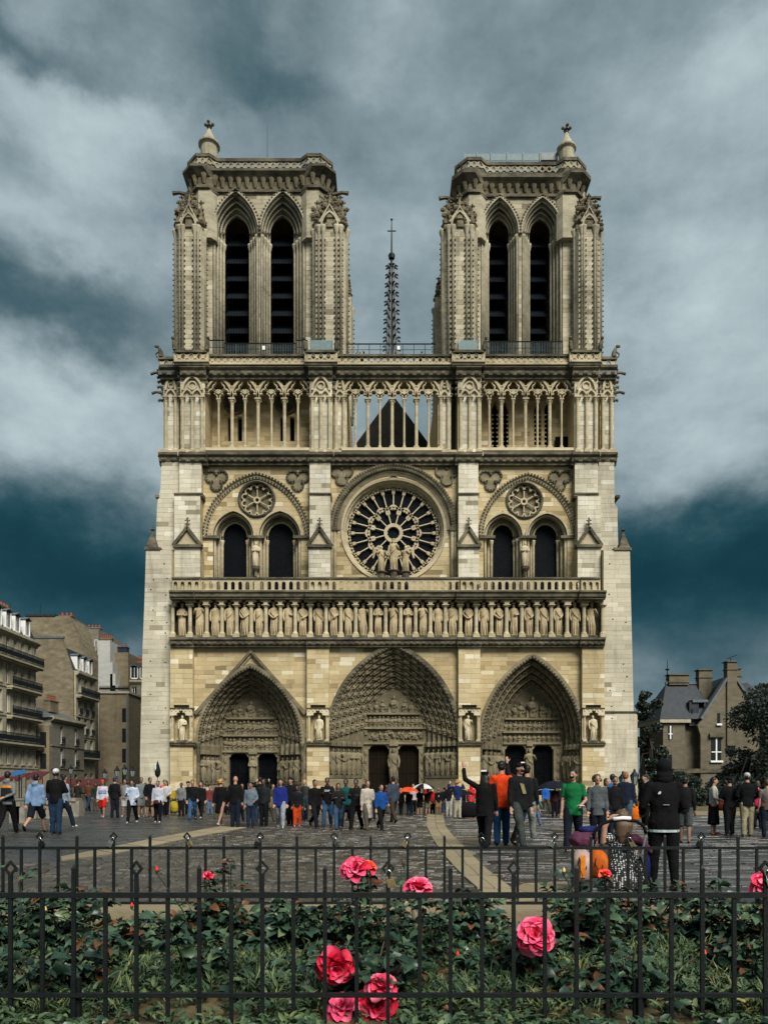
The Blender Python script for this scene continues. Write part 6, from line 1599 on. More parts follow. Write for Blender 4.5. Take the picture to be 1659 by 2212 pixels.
def person(px, feet, head, label, top=(25, 25, 28), bot=(25, 25, 30), shoe=(20, 20, 20), hair='k', style='short', yaw=0.0, pose='stand', arms=('down', 'down'),
           sleeve='long', legs='long', hem=.47, skin='skin', near=False, coat=None, hood=False, slim=1.0, h=None, Y=None, X0=None, head_turn=0.0, extra=None):
    """a standing or walking visitor; px and feet place the soles, head the crown (photo pixels)"""
    NPEOPLE[0] += 1; rg = random.Random(NPEOPLE[0] * 17)
    Y = Y or EYE * 2182 / (feet - 2314); X0 = XP(px, Y) if X0 is None else X0; H = h or min(max((feet - head) * Y / 2182, 1.15), 1.93)
    near = near or Y < 20
    p = thing('person', label, 'person', (X0, Y, 0), R(yaw), None); p.scale = (H, H, H)
    vb, vx = (.0070, .0088) if near else (.0125, .0175); vh = .0085 if near else .012; fg = 1.0 if near else 1.35; sk = M[skin]
    # -- joints, in units of the body height; the figure faces -y
    aF, aB, kb = {'stand': (3, -3, 2), 'walk': (22, -17, 20), 'stride': (27, -22, 34), 'apart': (6, -4, 3)}[pose]
    if rg.random() < .5: aF, aB = aB, aF
    hips = []; low = 9
    for s, a in ((-1, aF), (1, aB)):
        k = kb if a < 0 else kb * .25
        hp = V3(s * .052, 0, 0); kn = hp + V3(s * (.012 if pose == 'apart' else .002), -math.sin(R(a)) * .245, -math.cos(R(a)) * .245); b = a - k
        an = kn + V3(s * .004, -math.sin(R(b)) * .235, -math.cos(R(b)) * .235); hips.append([hp, kn, an, b]); low = min(low, an.z - (.008 if b < -12 else 0))
    off = .036 - low
    for q in hips:
        for i in range(3): q[i] = q[i] + V3(0, 0, off)
    zh = off - .515; up = lambda z: z + zh              # small drop of the trunk when striding
    shoulders = {}
    def arm_pts(s, kind):
        sh = V3(s * .100 * slim, .004, up(.803)); U, Fo, Ha = .172, .145, .062
        d = {'down': ((s * .14, -.02, -1), (s * .05, -.22, -1)), 'swing': ((s * .12, -.35, -1), (s * .04, -.62, -.8)), 'back': ((s * .14, .32, -1), (s * .06, .1, -1)),
             'phone': ((s * .22, -.2, -1), (-s * .38, -.9, .32)), 'bent': ((s * .30, -.05, -1), (-s * .25, -.85, -.35)), 'fold': ((s * .35, -.25, -1), (-s * .95, -.45, .1)),
             'up': ((s * .75, -.15, .45), (s * .12, -.12, 1)), 'camera': ((s * .55, -.65, -.15), (-s * .35, -.45, .95)), 'hip': ((s * .75, .1, -1), (-s * .7, -.2, -.55)), 'pocket': ((s * .28, .15, -1), (-s * .10, -.4, -1)),
             'behind': ((s * .25, .45, -1), (-s * .75, .35, -.35)), 'hold': ((s * .2, -.55, -1), (-s * .1, -.9, .75)), 'reach': ((s * .3, -.6, -.7), (s * .1, -.9, -.3))}[kind]
        u = V3(*d[0]).normalized(); f = V3(*d[1]).normalized()
        el = sh + u * U; wr = el + f * Fo
        return sh, el, wr, f, kind
    A = [arm_pts(s, arms[0 if s < 0 else 1]) for s in (-1, 1)]
    hc = V3(0, -.012, up(.932)); ht = R(head_turn); hd = lambda x, y, z: (hc.x + x * math.cos(ht) - y * math.sin(ht), hc.y + x * math.sin(ht) + y * math.cos(ht), hc.z + z)
    # -- body: one continuous surface
    mb = MB()
    mb.loft([(0, 0, up(.47), .075, .06), (0, 0, up(.53), .083, .064), (0, 0, up(.60), .074, .055), (0, 0, up(.70), .086, .06), (0, 0, up(.77), .088, .056), (0, 0, up(.81), .070, .044), (0, .002, up(.835), .034, .034), (0, -.004, up(.89), .031, .034)], 12)
    mb.ell(hd(0, 0, .008), (.043, .053, .061), 12, 9); mb.ell(hd(0, -.016, -.034), (.032, .036, .036), 10, 6)
    mb.tube([hd(0, -.050, .012), hd(0, -.062, -.012), hd(0, -.052, -.018)], [.006, .010, .007], 6)
    for s in (-1, 1): mb.ell(hd(s * .044, .004, -.002), (.008, .012, .018), 6, 5)
    for s, (sh, el, wr, f, kd) in zip((-1, 1), A):
        mb.tube([sh, sh.lerp(el, .35), el, el.lerp(wr, .3), wr], [.026, .025, .021, .022, .015], 9)
        side = f.cross(V3(0, 1, 0) if abs(f.y) < .8 else V3(0, 0, 1)).normalized(); pn = f.cross(side)
        pc = wr + f * .030
        mb.tube([wr - f * .005, pc, wr + f * .052], [.015, .021, .019], 8, flat=.55)
        for k, ln in enumerate((.036, .043, .041, .033)):
            b0 = wr + f * .046 + side * (.0155 - .0103 * k); curl = .35 if kd in ('up',) else .8
            m1 = b0 + f * ln * .5; m2 = m1 + (f * (1 - curl * .4) + pn * curl * .5).normalized() * ln * .5
            mb.tube([b0 - f * .01, m1, m2], [.0066 * fg, .006 * fg, .0048 * fg], 6)
        b0 = wr + f * .018 + side * .016; mb.tube([b0, b0 + (f * .6 + side * .8) * .024, b0 + (f * .9 + side * .7) * .040], [.0085, .007, .0055], 6)
    for hp, kn, an, b in hips:
        mb.tube([hp + V3(0, 0, .02), hp.lerp(kn, .3), kn, kn.lerp(an, .3), an, an - V3(0, 0, .02)], [.058, .052, .034, .033, .02, .02], 9)
        mb.ell((an.x, an.y - .03, an.z - .02), (.022, .055, .016), 8, 5)
    remesh(mb, 'body', sk, p, vb, 2 if near else 1)
    # -- trousers, shorts, skirt
    g = 1.14; lm = cloth(*bot); mb = MB()
    if legs in ('long', 'shorts', 'tight'):
        mb.loft([(0, 0, up(.462), .088, .07), (0, 0, up(.51), .098, .076), (0, 0, up(.56), .092, .070), (0, 0, up(.605), .082, .062)], 12)
        for hp, kn, an, b in hips:
            if legs == 'shorts': e = hp.lerp(kn, 1.02); mb.tube([hp + V3(0, 0, .02), hp.lerp(kn, .5), e], [.064, .06, .056], 9)
            elif legs == 'tight': mb.tube([hp + V3(0, 0, .02), hp.lerp(kn, .35), kn, kn.lerp(an, .35), kn.lerp(an, .92)], [.066, .06, .042, .040, .026], 9)
            else: mb.tube([hp + V3(0, 0, .02), hp.lerp(kn, .4), kn, kn.lerp(an, .5), an + V3(0, 0, -.012)], [.066, .061, .047, .042, .039], 9)
        remesh(mb, 'shorts' if legs == 'shorts' else 'trousers', lm, p, vx)
    else:                                            # skirt or dress skirt to height legs
        mb.loft([(0, 0, up(float(legs)), .125, .10), (0, 0, up(.45), .11, .085), (0, 0, up(.54), .098, .074), (0, 0, up(.61), .082, .062)], 14); remesh(mb, 'skirt', lm, p, vx)
    # -- top
    tm = cloth(*top); mb = MB(); hm = coat or hem; sl = slim
    secs = [(0, 0, up(hm), .104 * sl, .080), (0, 0, up(hm + .05), .106 * sl, .080), (0, 0, up(.60), .094 * sl, .070), (0, 0, up(.70), .103 * sl, .073), (0, 0, up(.77), .106 * sl, .070), (0, 0, up(.812), .086 * sl, .054), (0, 0, up(.838), .046, .042), (0, 0, up(.848), .040, .040)]
    if coat: secs = [(0, 0, up(coat), .125, .10), (0, 0, up(.45), .115, .088)] + secs[2:]
    mb.loft(secs, 14)
    for sh, el, wr, f, kd in A:
        mb.ell(tuple(sh + V3(0, 0, -.004)), (.037, .039, .037), 10, 7)
        if sleeve == 'long': mb.tube([sh + V3(0, 0, -.002), sh.lerp(el, .4), el, el.lerp(wr, .5), wr - f * .004], [.037, .034, .031, .028, .023], 9)
        elif sleeve == 'short': mb.tube([sh + V3(0, 0, -.002), sh.lerp(el, .35), sh.lerp(el, .75)], [.037, .034, .032], 9)
    if hood and style != 'hood': mb.ell((0, .048, up(.845)), (.06, .036, .035), 10, 6)
    to = remesh(mb, 'coat' if coat else 'top', tm, p, vx)
    # -- shoes
    for hp, kn, an, b in hips:
        mb = MB(); t = R(max(min(-b - 10, 50), 0)) if b < -10 else 0
        pts = [(0, .030, -.016, .021, .018), (0, -.005, -.018, .024, .018), (0, -.05, -.024, .026, .013), (0, -.085, -.026, .016, .008)]
        path = []; rs = []
        for x, y, z, r1, r2 in pts:
            yy, zz = y * math.cos(t) - z * math.sin(t), y * math.sin(t) + z * math.cos(t); path.append(V3(an.x, an.y + yy, max(an.z + zz, .013))); rs.append(r1)
        mb.tube(path, rs, 8, flat=.62); mb.build('shoe', cloth(*shoe), p, True)
    # -- hair, hats
    hm_ = HAIR.get(hair, HAIR['k']); mb = MB()
    if style in ('short', 'long', 'bob', 'bun', 'curly'):
        mb.ell(hd(0, .010, .024), (.049, .054, .053), 12, 8); mb.ell(hd(0, .026, -.002), (.043, .038, .045), 10, 6)
        if style == 'long': mb.loft([(*hd(0, .045, -.150)[:2], hc.z - .15, .042, .016), (*hd(0, .045, -.06)[:2], hc.z - .06, .052, .024), (*hd(0, .03, .01)[:2], hc.z + .01, .051, .038)], 10)
        if style == 'bob': mb.ell(hd(0, .018, -.025), (.054, .044, .06), 10, 7)
        if style == 'curly':
            for k in range(26):
                q = rg.uniform(0, 6.28); e = rg.uniform(-.6, 1.2); mb.ell(hd(.056 * math.cos(q) * math.cos(e), .018 + .046 * math.sin(q) * math.cos(e) + .008, .005 + .058 * math.sin(e)), (.02, .02, .02), 6, 4)
        remesh(mb, 'hair', hm_, p, vh)
    elif style == 'bald': pass
    elif style in ('cap', 'capback', 'caplong'):
        cm = cloth(*extra) if isinstance(extra, tuple) else cloth(18, 18, 20)
        mb.ell(hd(0, .004, .030), (.050, .056, .044), 12, 8); mb.tube([hd(0, -.04, .032), hd(0, -.075, .028), hd(0, -.1, .020)], [.036, .036, .022], 8, flat=.12) if style in ('cap', 'caplong') else mb.tube([hd(0, .04, .02), hd(0, .08, .012)], [.034, .02], 8, flat=.15)
        mb.build('cap', cm, p, True); mb = MB(); mb.ell(hd(0, .024, -.012), (.044, .036, .036), 10, 6)
        if style == 'caplong': mb.loft([(*hd(0, .055, -.21)[:2], hc.z - .21, .05, .018), (*hd(0, .055, -.10)[:2], hc.z - .10, .062, .028), (*hd(0, .03, .0)[:2], hc.z, .053, .04)], 10)
        remesh(mb, 'hair', hm_, p, vh)
    elif style == 'hood':
        mb.ell(hd(0, .012, .010), (.058, .064, .066), 12, 9); mb.ell(hd(0, .018, -.055), (.064, .055, .05), 10, 6); mb.ell(hd(0, .018, -.085), (.066, .056, .045), 12, 6); remesh(mb, 'hood', tm, p, vh)
    # -- face
    if near or abs(yaw) < 60:
        mb = MB()
        for s in (-1, 1): mb.ell(hd(s * .018, -.0475, .010), (.0065, .004, .0036), 6, 4); mb.ell(hd(s * .018, -.049, .020), (.010, .004, .0022), 6, 4)
        mb.build('eyes', M['eye'], p); mb = MB(); mb.ell(hd(0, -.0475, -.034), (.013, .005, .0035), 6, 4); mb.build('mouth', M['lips'], p)
    return p, A, to, H
def hand_pos(p, A, H, i):
    """world place of a hand"""
    l = A[i][2] + A[i][3] * .04; r = p.rotation_euler.z; return (p.location.x + H * (l.x * math.cos(r) - l.y * math.sin(r)), p.location.y + H * (l.x * math.sin(r) + l.y * math.cos(r)), H * l.z)

# yaw: 0 faces the camera, 180 shows the back, 90 faces the picture's right
B, W_, G = (18, 18, 21), (215, 220, 225), (120, 128, 134); JE = (38, 66, 96); JD = (28, 40, 56)
PP = person
PP(24, 2458, 2271, 'person seen from behind in grey hoodie with orange back stripe and black trousers', (118, 124, 126), B, style='short', yaw=180, pose='walk', arms=('behind', 'back'), hood=True)
PP(108, 2457, 2277, 'person in pale blue hoodie and black shorts striding away', (128, 158, 196), (22, 28, 40), style='short', yaw=180, pose='stride', arms=('down', 'back'), legs='shorts', hood=True, extra=None)
PP(166, 2462, 2268, 'person in black sweatshirt, dark jeans and white topped cap seen from behind', B, (34, 56, 80), (60, 60, 62), style='capback', yaw=178, arms=('fold', 'fold'), skin='skin3', extra=(215, 215, 215))
PP(190, 2441, 2281, 'person in pale striped jacket half hidden behind the black sweatshirt', (150, 165, 180), JD, W_, style='short', yaw=150, pose='walk')
PP(231, 2405, 2301, 'soldier in dark camouflage standing beside the stone block', (44, 44, 34), (40, 40, 32), style='cap', yaw=150, arms=('bent', 'bent'), extra=(40, 42, 34))
PP(304, 2411, 2298, 'person in orange cap, yellow sleeved white sweatshirt and red shorts', (205, 205, 215), (225, 40, 28), W_, style='cap', yaw=10, pose='walk', legs='shorts', extra=(245, 85, 30), skin='skin2')
PP(340, 2414, 2293, 'person in dark jacket with blue cap and black jeans', (22, 24, 27), (26, 30, 40), style='cap', yaw=170, extra=(40, 70, 110), arms=('pocket', 'pocket'))
PP(371, 2410, 2299, 'small person in grey tee and pale shorts behind the white shirt', (140, 142, 140), (190, 192, 190), W_, style='bob', yaw=-10, legs='shorts', sleeve='short', skin='skin2')
PP(391, 2428, 2298, 'person walking forward in untucked pale blue white shirt and black trousers', (188, 202, 222), B, W_, yaw=5, pose='walk', arms=('phone', 'bent'), hem=.42, skin='skin2')
PP(418, 2410, 2294, 'person in grey sweatshirt and grey shorts looking at a phone', (125, 132, 134), (140, 144, 144), W_, yaw=20, arms=('phone', 'phone'), legs='shorts', skin='skin2')
PP(443, 2412, 2294, 'person in black jumper with white collar and tan legs turned sideways', (16, 18, 22), (60, 50, 40), B, yaw=50, arms=('pocket', 'bent'), legs='shorts', skin='skin2')
PP(467, 2427, 2304, 'person in white sweatshirt with dark print and black trousers', (200, 205, 220), B, W_, style='bun', yaw=0, skin='skin2')
PP(491, 2408, 2303, 'smiling person in open white cardigan with long dark hair', (205, 208, 205), B, B, style='long', yaw=-15, arms=('down', 'bent'), hem=.40)
PP(486, 2400, 2300, 'person in red orange top behind the white cardigan', (220, 66, 40), JD, hair='b', yaw=30)
PP(536, 2409, 2309, 'young person in grey hoodie over black tee carrying a pale board', (120, 124, 126), (24, 26, 32), yaw=0, hood=True, skin='skin3')
PP(557, 2406, 2305, 'person in black coat and black cap with white badge', B, B, style='cap', yaw=-20, arms=('pocket', 'down'))
PP(569, 2419, 2298, 'person in black jacket and bright blue jeans walking forward', (20, 23, 26), (58, 96, 134), B, hair='b', yaw=10, pose='walk', arms=('down', 'swing'))
PP(594, 2413, 2304, 'person all in black with white trainers', (19, 20, 22), B, W_, style='bob', yaw=-5, pose='walk')
PP(620, 2404, 2320, 'child in red and blue jacket holding a straw hat', (130, 60, 62), (90, 120, 150), style='short', yaw=20, h=1.35)
PP(652, 2438, 2294, 'person with golden blond hair in long black dress walking away', (17, 18, 20), B, W_, hair='o', style='curly', yaw=165, pose='walk', legs=.30, arms=('down', 'back'))
PP(695, 2443, 2290, 'person with shaved head in black jumper and navy jeans seen from behind', (19, 20, 22), (24, 34, 50), B, hair='b', style='bald', yaw=175, arms=('down', 'pocket'))
PP(740, 2441, 2308, 'young person in grey hooded jacket over pale blue tee', (112, 126, 140), (36, 52, 72), B, yaw=0, arms=('down', 'bent'), hood=True, skin='skin2')
PP(779, 2439, 2298, 'person in open black jacket over grey slogan tee', (34, 40, 44), (22, 25, 30), B, style='curly', yaw=-10, arms=('bent', 'down'), skin='skin3')
PP(768, 2414, 2293, 'person in dark coat lifting both arms to take a picture', (26, 28, 30), JD, B, yaw=170, arms=('camera', 'camera'))
PP(828, 2442, 2294, 'person in royal blue jumper and pale grey jeans with long dark hair', (32, 48, 130), (150, 158, 168), W_, style='long', yaw=5, pose='walk', hem=.44)
PP(858, 2436, 2293, 'tall person in dark hat and black coat behind the royal blue jumper', (22, 23, 25), B, style='cap', yaw=-20, extra=(30, 34, 60))
PP(877, 2439, 2316, 'child in dark jacket and bright orange trousers', (26, 30, 34), (236, 84, 34), W_, style='bob', yaw=5, h=1.36, skin='skin3')
PP(900, 2421, 2300, 'bald person with white collar behind the black crew', (60, 60, 62), JD, style='bald', yaw=-30)
PP(929, 2444, 2295, 'person in black crew neck with white lanyard striding sideways', (17, 17, 19), (21, 24, 32), (60, 60, 64), yaw=35, pose='stride', arms=('down', 'down'), skin='skin2')
gap = PP(966, 2442, 2290, 'person in black hoodie with white lettering reading a phone in blue jeans', (19, 20, 23), (62, 92, 128), (58, 80, 104), yaw=0, pose='walk', arms=('phone', 'phone'), hood=True, skin='skin3')
PP(998, 2448, 2307, 'person with long dark hair in dark jacket, jeans and ankle boots', (32, 33, 34), (56, 84, 112), B, style='long', yaw=10, pose='walk', arms=('phone', 'phone'), skin='skin2')
PP(1021, 2442, 2295, 'person in teal and white jacket half hidden behind the walkers', (20, 82, 84), (26, 30, 36), W_, yaw=-10, pose='walk', skin='skin3')
PP(1051, 2448, 2295, 'person in black jacket over white hood looking at a phone', (26, 27, 28), B, B, yaw=-15, pose='walk', arms=('phone', 'phone'), hood=True, skin='skin3')
tr = PP(1084, 2450, 2298, 'person in beige double breasted trench coat with brown bob', (196, 186, 172), (86, 82, 74), (60, 52, 46), hair='b', style='bob', yaw=20, pose='walk', arms=('down', 'bent'), coat=.26)
PP(1124, 2451, 2309, 'young person in bright blue jacket walking beside the trench coat', (28, 78, 150), B, B, yaw=25, pose='stride', arms=('down', 'bent'), hood=True)
PP(1160, 2428, 2287, 'tall person in slate blue jacket and brown trousers seen from behind', (62, 76, 92), (64, 58, 50), B, yaw=-150, pose='walk', arms=('down', 'pocket'))
PP(1183, 2405, 2326, 'grey haired person in brown coat beside the orange umbrella', (78, 70, 62), (54, 66, 66), hair='g', yaw=150)
PP(1207, 2405, 2330, 'person under the orange umbrella in dark top and jeans', (44, 40, 38), (36, 58, 84), yaw=175, arms=('hold', 'down'))
PP(1238, 2405, 2326, 'person in black dress under the black and white umbrella', B, B, style='bob', yaw=160, legs=.30, arms=('down', 'hold'))
PP(1262, 2405, 2328, 'person in black top and khaki shorts under the black and white umbrella', (20, 20, 20), (120, 112, 88), (90, 60, 42), yaw=170, legs='shorts')
PP(1276, 2404, 2330, 'person in pale top with red backpack', (206, 200, 190), B, hair='g', yaw=180)
PP(1293, 2405, 2325, 'person in black tee with white back print and tan shorts', (18, 20, 22), (176, 142, 96), (90, 60, 42), hair='r', yaw=180, legs='shorts', skin='skin2')
PP(1311, 2403, 2322, 'person in dark jacket and jeans between the tan shorts and white trousers', (26, 28, 30), (40, 60, 88), W_, yaw=170)
PP(1324, 2408, 2313, 'person in black jacket and white trousers seen from behind', (21, 22, 24), (190, 186, 176), W_, style='bob', yaw=175, arms=('camera', 'down'))
PP(1349, 2416, 2300, 'blond person in navy jacket and beige trousers raising a camera', (30, 44, 92), (184, 174, 152), B, hair='o', style='curly', yaw=185, arms=('camera', 'camera'))
PP(1390, 2401, 2334, 'child in bright red hooded raincoat', (228, 44, 44), (120, 110, 104), style='hood', yaw=165, h=1.42, coat=.40)
PP(1409, 2405, 2327, 'person in black jacket by the barrier behind the red raincoat', (24, 24, 26), B, yaw=60)
wc = PP(1430, 2500, 2266, 'person with long black hair, black cap and black coat seen from behind', (17, 17, 19), (19, 20, 24), B, style='caplong', yaw=165, pose='walk', arms=('down', 'up'), coat=.42, slim=1.12, near=True)
om = PP(1479, 2494, 2236, 'tall person in bright orange shirt and blue jeans standing with arms folded, back turned', (238, 74, 26), (30, 78, 120), B, yaw=182, arms=('fold', 'fold'), sleeve='short', hem=.44, near=True)
bm = PP(1532, 2500, 2243, 'bearded person in black leather jacket, cap and ripped grey jeans', (22, 27, 28), (66, 72, 70), B, style='cap', yaw=25, pose='walk', arms=('down', 'down'), head_turn=10, near=True, slim=1.08, hem=.45)
PP(1554, 2480, 2246, 'person behind the leather jacket raising one hand', (30, 32, 34), (150, 156, 150), W_, yaw=160, pose='walk', arms=('down', 'up'))
PP(1571, 2437, 2311, 'person in turquoise jacket running past', (28, 158, 162), (108, 124, 160), B, style='short', yaw=120, pose='stride', arms=('swing', 'back'))
PP(1636, 2412, 2318, 'person in dark red coat under the dark blue umbrella', (66, 26, 22), (22, 24, 28), yaw=170, arms=('hold', 'down'))
gm = PP(1690, 2510, 2264, 'person in green polo shirt and dark jeans holding a phone', (22, 116, 66), (22, 30, 42), B, yaw=-20, pose='walk', arms=('down', 'bent'), sleeve='short', hem=.45, near=True, head_turn=-15)
PP(1761, 2496, 2294, 'person with brown curls in grey sweater standing beside the green polo', (92, 98, 102), (22, 26, 34), B, hair='b', style='curly', yaw=-5, arms=('down', 'down'), hem=.43, near=True, h=1.62)
PP(1788, 2462, 2296, 'person with brown hair behind the grey sweater', (34, 34, 38), B, hair='b', style='bob', yaw=20)
PP(1813, 2478, 2304, 'person in black sweater facing the camera beside the grey sweater', (24, 25, 27), (30, 40, 54), B, yaw=0, skin='skin2', h=1.6)
PP(1806, 2452, 2284, 'person in bright blue anorak behind the black sweater', (28, 120, 196), (40, 52, 70), yaw=160)
PP(1845, 2458, 2279, 'ginger haired person in navy jacket with pale blue coat at the waist', (26, 36, 58), (72, 96, 112), B, hair='r', yaw=160, arms=('down', 'bent'))
PP(1902, 2440, 2286, 'person in black jacket half hidden beside the hooded person', (20, 21, 23), B, yaw=-60)
hw = PP(1957, 2627, 2240, 'person in black hooded jacket and black leggings seen from behind', (15, 16, 18), (15, 15, 17), (20, 20, 22), style='hood', yaw=180, pose='apart', arms=('bent', 'bent'), legs='tight', hood=True, near=True, hem=.46, slim=1.08)
PP(2020, 2488, 2292, 'person in dark top and grey shorts behind the hooded person', (26, 27, 29), (78, 84, 84), B, yaw=150, legs='shorts', arms=('down', 'hip'), skin='skin2')
wb = PP(2104, 2462, 2293, 'person with dark bob in white blazer and long black skirt', (196, 194, 184), B, (170, 96, 50), style='long', yaw=70, arms=('bent', 'bent'), legs=.17, hem=.40)
PP(2151, 2466, 2292, 'person all in black with white soled trainers beside the white blazer', (14, 15, 17), (18, 19, 22), (90, 92, 92), style='capback', yaw=185, arms=('fold', 'fold'))
PP(2203, 2468, 2280, 'person in black jacket, white cap and beige trousers seen from behind', (16, 18, 20), (166, 156, 128), (120, 120, 116), style='capback', yaw=170, arms=('bent', 'bent'), extra=(200, 205, 210), slim=1.1)
PP(2234, 2446, 2308, 'person in bright pink jacket beside the beige trousers', (232, 48, 106), (28, 30, 40), B, hair='b', style='bob', yaw=150, h=1.5)
PP(2262, 2470, 2300, 'person at the picture edge in grey top with bare arm', (120, 110, 104), JD, hair='b', yaw=170, sleeve='short')
# background visitors near the portals
bgp = [(150, 2396, 'navy tee before the cafe awning', (36, 48, 80)), (262, 2392, 'brown jacket near the red awning', (96, 60, 40)), (284, 2394, 'dark green coat beyond the orange cap', (30, 50, 42)), (455, 2398, 'orange red scarf behind the black jumper', (216, 70, 40)),
       (512, 2398, 'mustard yellow jacket beyond the white cardigan', (190, 160, 40)), (612, 2396, 'cream jumper behind the red child', (190, 180, 160)), (672, 2404, 'crimson jacket between the blond hair and shaved head', (190, 40, 48)), (715, 2402, 'black coat behind the shaved head', (24, 24, 26)),
       (757, 2400, 'purple anorak behind the grey hooded jacket', (70, 56, 110)), (805, 2402, 'olive parka beside the slogan tee', (70, 72, 48)), (845, 2400, 'red cap and dark coat behind the royal blue jumper', (150, 40, 40)), (910, 2402, 'teal fleece behind the black crew neck', (24, 88, 84)),
       (985, 2404, 'charcoal jacket behind the lettered hoodie', (48, 50, 54)), (1072, 2402, 'grey blue shirt behind the trench coat', (96, 116, 140)), (1140, 2400, 'dark maroon coat behind the blue jacket', (84, 26, 36)), (1219, 2402, 'white shirt with stripes next to the orange umbrella', (200, 190, 190)),
       (1365, 2400, 'black rain cape beside the navy jacket', (20, 21, 24)), (1610, 2400, 'bright blue rucksack and coat by the barrier', (44, 104, 196)), (1652, 2402, 'charcoal overcoat under the dark umbrella', (38, 40, 44)), (1722, 2404, 'black coat behind the green polo', (22, 23, 26))]
bgp += [(640, 2418, 'grey raincoat just behind the golden blond hair', (96, 100, 104)), (708, 2424, 'dark plum jumper at the elbow of the shaved head', (58, 34, 52)), (752, 2426, 'black puffer jacket at the shoulder of the grey hooded jacket', (22, 23, 26)), (795, 2424, 'sand coloured parka between slogan tee and royal blue jumper', (140, 124, 96)),
        (843, 2420, 'white tee between royal blue jumper and dark hat', (190, 192, 194)), (888, 2426, 'bottle green jacket at the shoulder of the orange trousers', (28, 60, 44)), (917, 2424, 'steel blue coat close behind the black crew neck', (70, 88, 112)), (946, 2420, 'dark brown jacket between crew neck and lettered hoodie', (60, 42, 32)),
        (1008, 2420, 'mauve scarf and black coat behind the ankle boots', (92, 66, 90)), (1036, 2424, 'pale grey hoodie between teal jacket and white hood', (150, 154, 158)), (1100, 2420, 'black anorak close behind the trench coat', (24, 26, 30)), (582, 2404, 'denim jacket behind the bright blue jeans', (64, 88, 120)),
        (408, 2400, 'rust jumper behind the grey shorts', (150, 76, 48)), (430, 2398, 'white polo behind the black jumper', (196, 198, 198)), (1258, 2398, 'crimson rain cape behind the umbrella couple', (176, 36, 44))]
for i, (px, ft, lab, c) in enumerate(bgp):
    PP(px, ft, ft - 84 - (i * 7) % 14, 'distant person in ' + lab, c, ((24, 26, 34), (44, 60, 84), (90, 84, 70))[i % 3], hair='kbkgykbr'[i % 8], style=('short', 'bob', 'short', 'long')[i % 4], yaw=(0, 170, 20, 150, 60)[i % 5], pose=('stand', 'walk')[i % 2], skin=('skin', 'skin2', 'skin3')[i % 3])
# sightseers on the terrace between the towers
for i, (u, lab) in enumerate(((778, 'tiny person at the terrace rail lifting a camera between the towers'), (786, 'tiny person at the terrace rail beside the raised camera'), (911, 'tiny lone person at the terrace rail right of the spire'))):
    y = YCP + .9; p, *_ = PP(0, 0, 0, lab, (20, 22, 24), B, yaw=180 if i else 0, h=1.72, Y=y, X0=X(u, y), arms=('camera', 'camera') if i == 0 else ('down', 'down')); p.location.z = Z(788, YCP) + .01 - .0

# ---- marks on clothes ---------------------------------------------------------------------------------------
def print_on(p, body, size, x, y, z, mat, rz=0.0, w=1.0):
    c = bpy.data.curves.new('lettering', 'FONT'); c.body = body; c.size = size; c.align_x = 'CENTER'; c.extrude = .0008; c.materials.append(mat)
    t = link('lettering', c); dg = bpy.context.evaluated_depsgraph_get(); me = bpy.data.meshes.new_from_object(t.evaluated_get(dg)); bpy.data.objects.remove(t)
    me.materials.clear(); me.materials.append(mat); o = link('lettering', me, p); o.location = (x, y, z); o.rotation_euler = (R(90), 0, rz); o.scale = (w, 1, 1); return o
print_on(gap[0], 'GAP', .055, 0, -.084, .70, M['white'])
def patch(p, pts, y, mat, name='print', th=.002):
    mb = MB(); mb.prism(pts, y - th, y + th); return mb.build(name, mat, p)
def side_stripe(p, z0, z1, rx, ry, mat, name, a0=20, a1=160):
    """band lying round the back (a0..a1 degrees, 90 = straight back)"""
    mb = MB(); n = 10; vs = []; fs = []
    for k in range(n + 1):
        q = R(a0 + (a1 - a0) * k / n); vs += [(rx * math.cos(q), ry * math.sin(q), z0), (rx * math.cos(q), ry * math.sin(q), z1)]
    fs = [(2 * k, 2 * k + 1, 2 * k + 3, 2 * k + 2) for k in range(n)]; mb.add(vs, fs); return mb.build(name, mat, p)
people = [o for o in bpy.data.objects if o.name.startswith('person') and o.parent is None]
side_stripe(people[0], .715, .75, .112, .079, cloth(240, 150, 30), 'orange_stripe')
side_stripe(people[0], .50, .712, .1115, .083, cloth(36, 40, 44), 'dark_back_panel')
side_stripe(people[5], .62, .70, .11, .082, cloth(150, 160, 210), 'front_panel', 200, 340)
# hooded jacket: small white emblem of three arcs on the shoulder and a line of lettering
q = hw[0]
for k, r in enumerate((.019, .013, .007)):
    mb = MB(); mb.sweep([(.052 - r * .0 + r * math.cos(t), .735 + r * math.sin(t)) for t in (math.pi * .5 - math.pi * .5 * j / 6 for j in range(7))], rect_prof(-.0018, .0018, .0805, .0845)); mb.build('emblem', M['white'], q)
mb = MB(); mb.box(-.012, .035, .081, .086, .652, .657); mb.build('reflective_tab', M['steel'], q)
side_stripe(q, .447, .466, .118, .0835, cloth(196, 214, 216), 'shirt_hem', 0, 180)
for p_, x in ((bm[0], 0),):
    mb = MB(); mb.prism([(-.055, .74), (.0, .73), (.035, .62), (-.01, .615)], -.086, -.08); mb.build('shirt_print', cloth(150, 138, 104), p_)
    for z in (.30, .16): mb = MB(); mb.box(-.085, -.03, -.075, -.06, z, z + .02); mb.build('knee_rip', M['skin'], p_)
mb = MB(); mb.box(-.03, .03, -.058, -.05, .99, 1.005); 
patch(wc[0], [(-.03, .955), (.04, .955), (.04, .975), (-.03, .975)], .058, M['white'], 'cap_lettering')
for z in (.42, .52, .62):
    for s in (-1, 1): mb = MB(); mb.ell((s * .035, -.083 - (.62 - z) * .03, z), (.009, .005, .009), 6, 4); mb.build('button', cloth(60, 50, 44), tr[0])
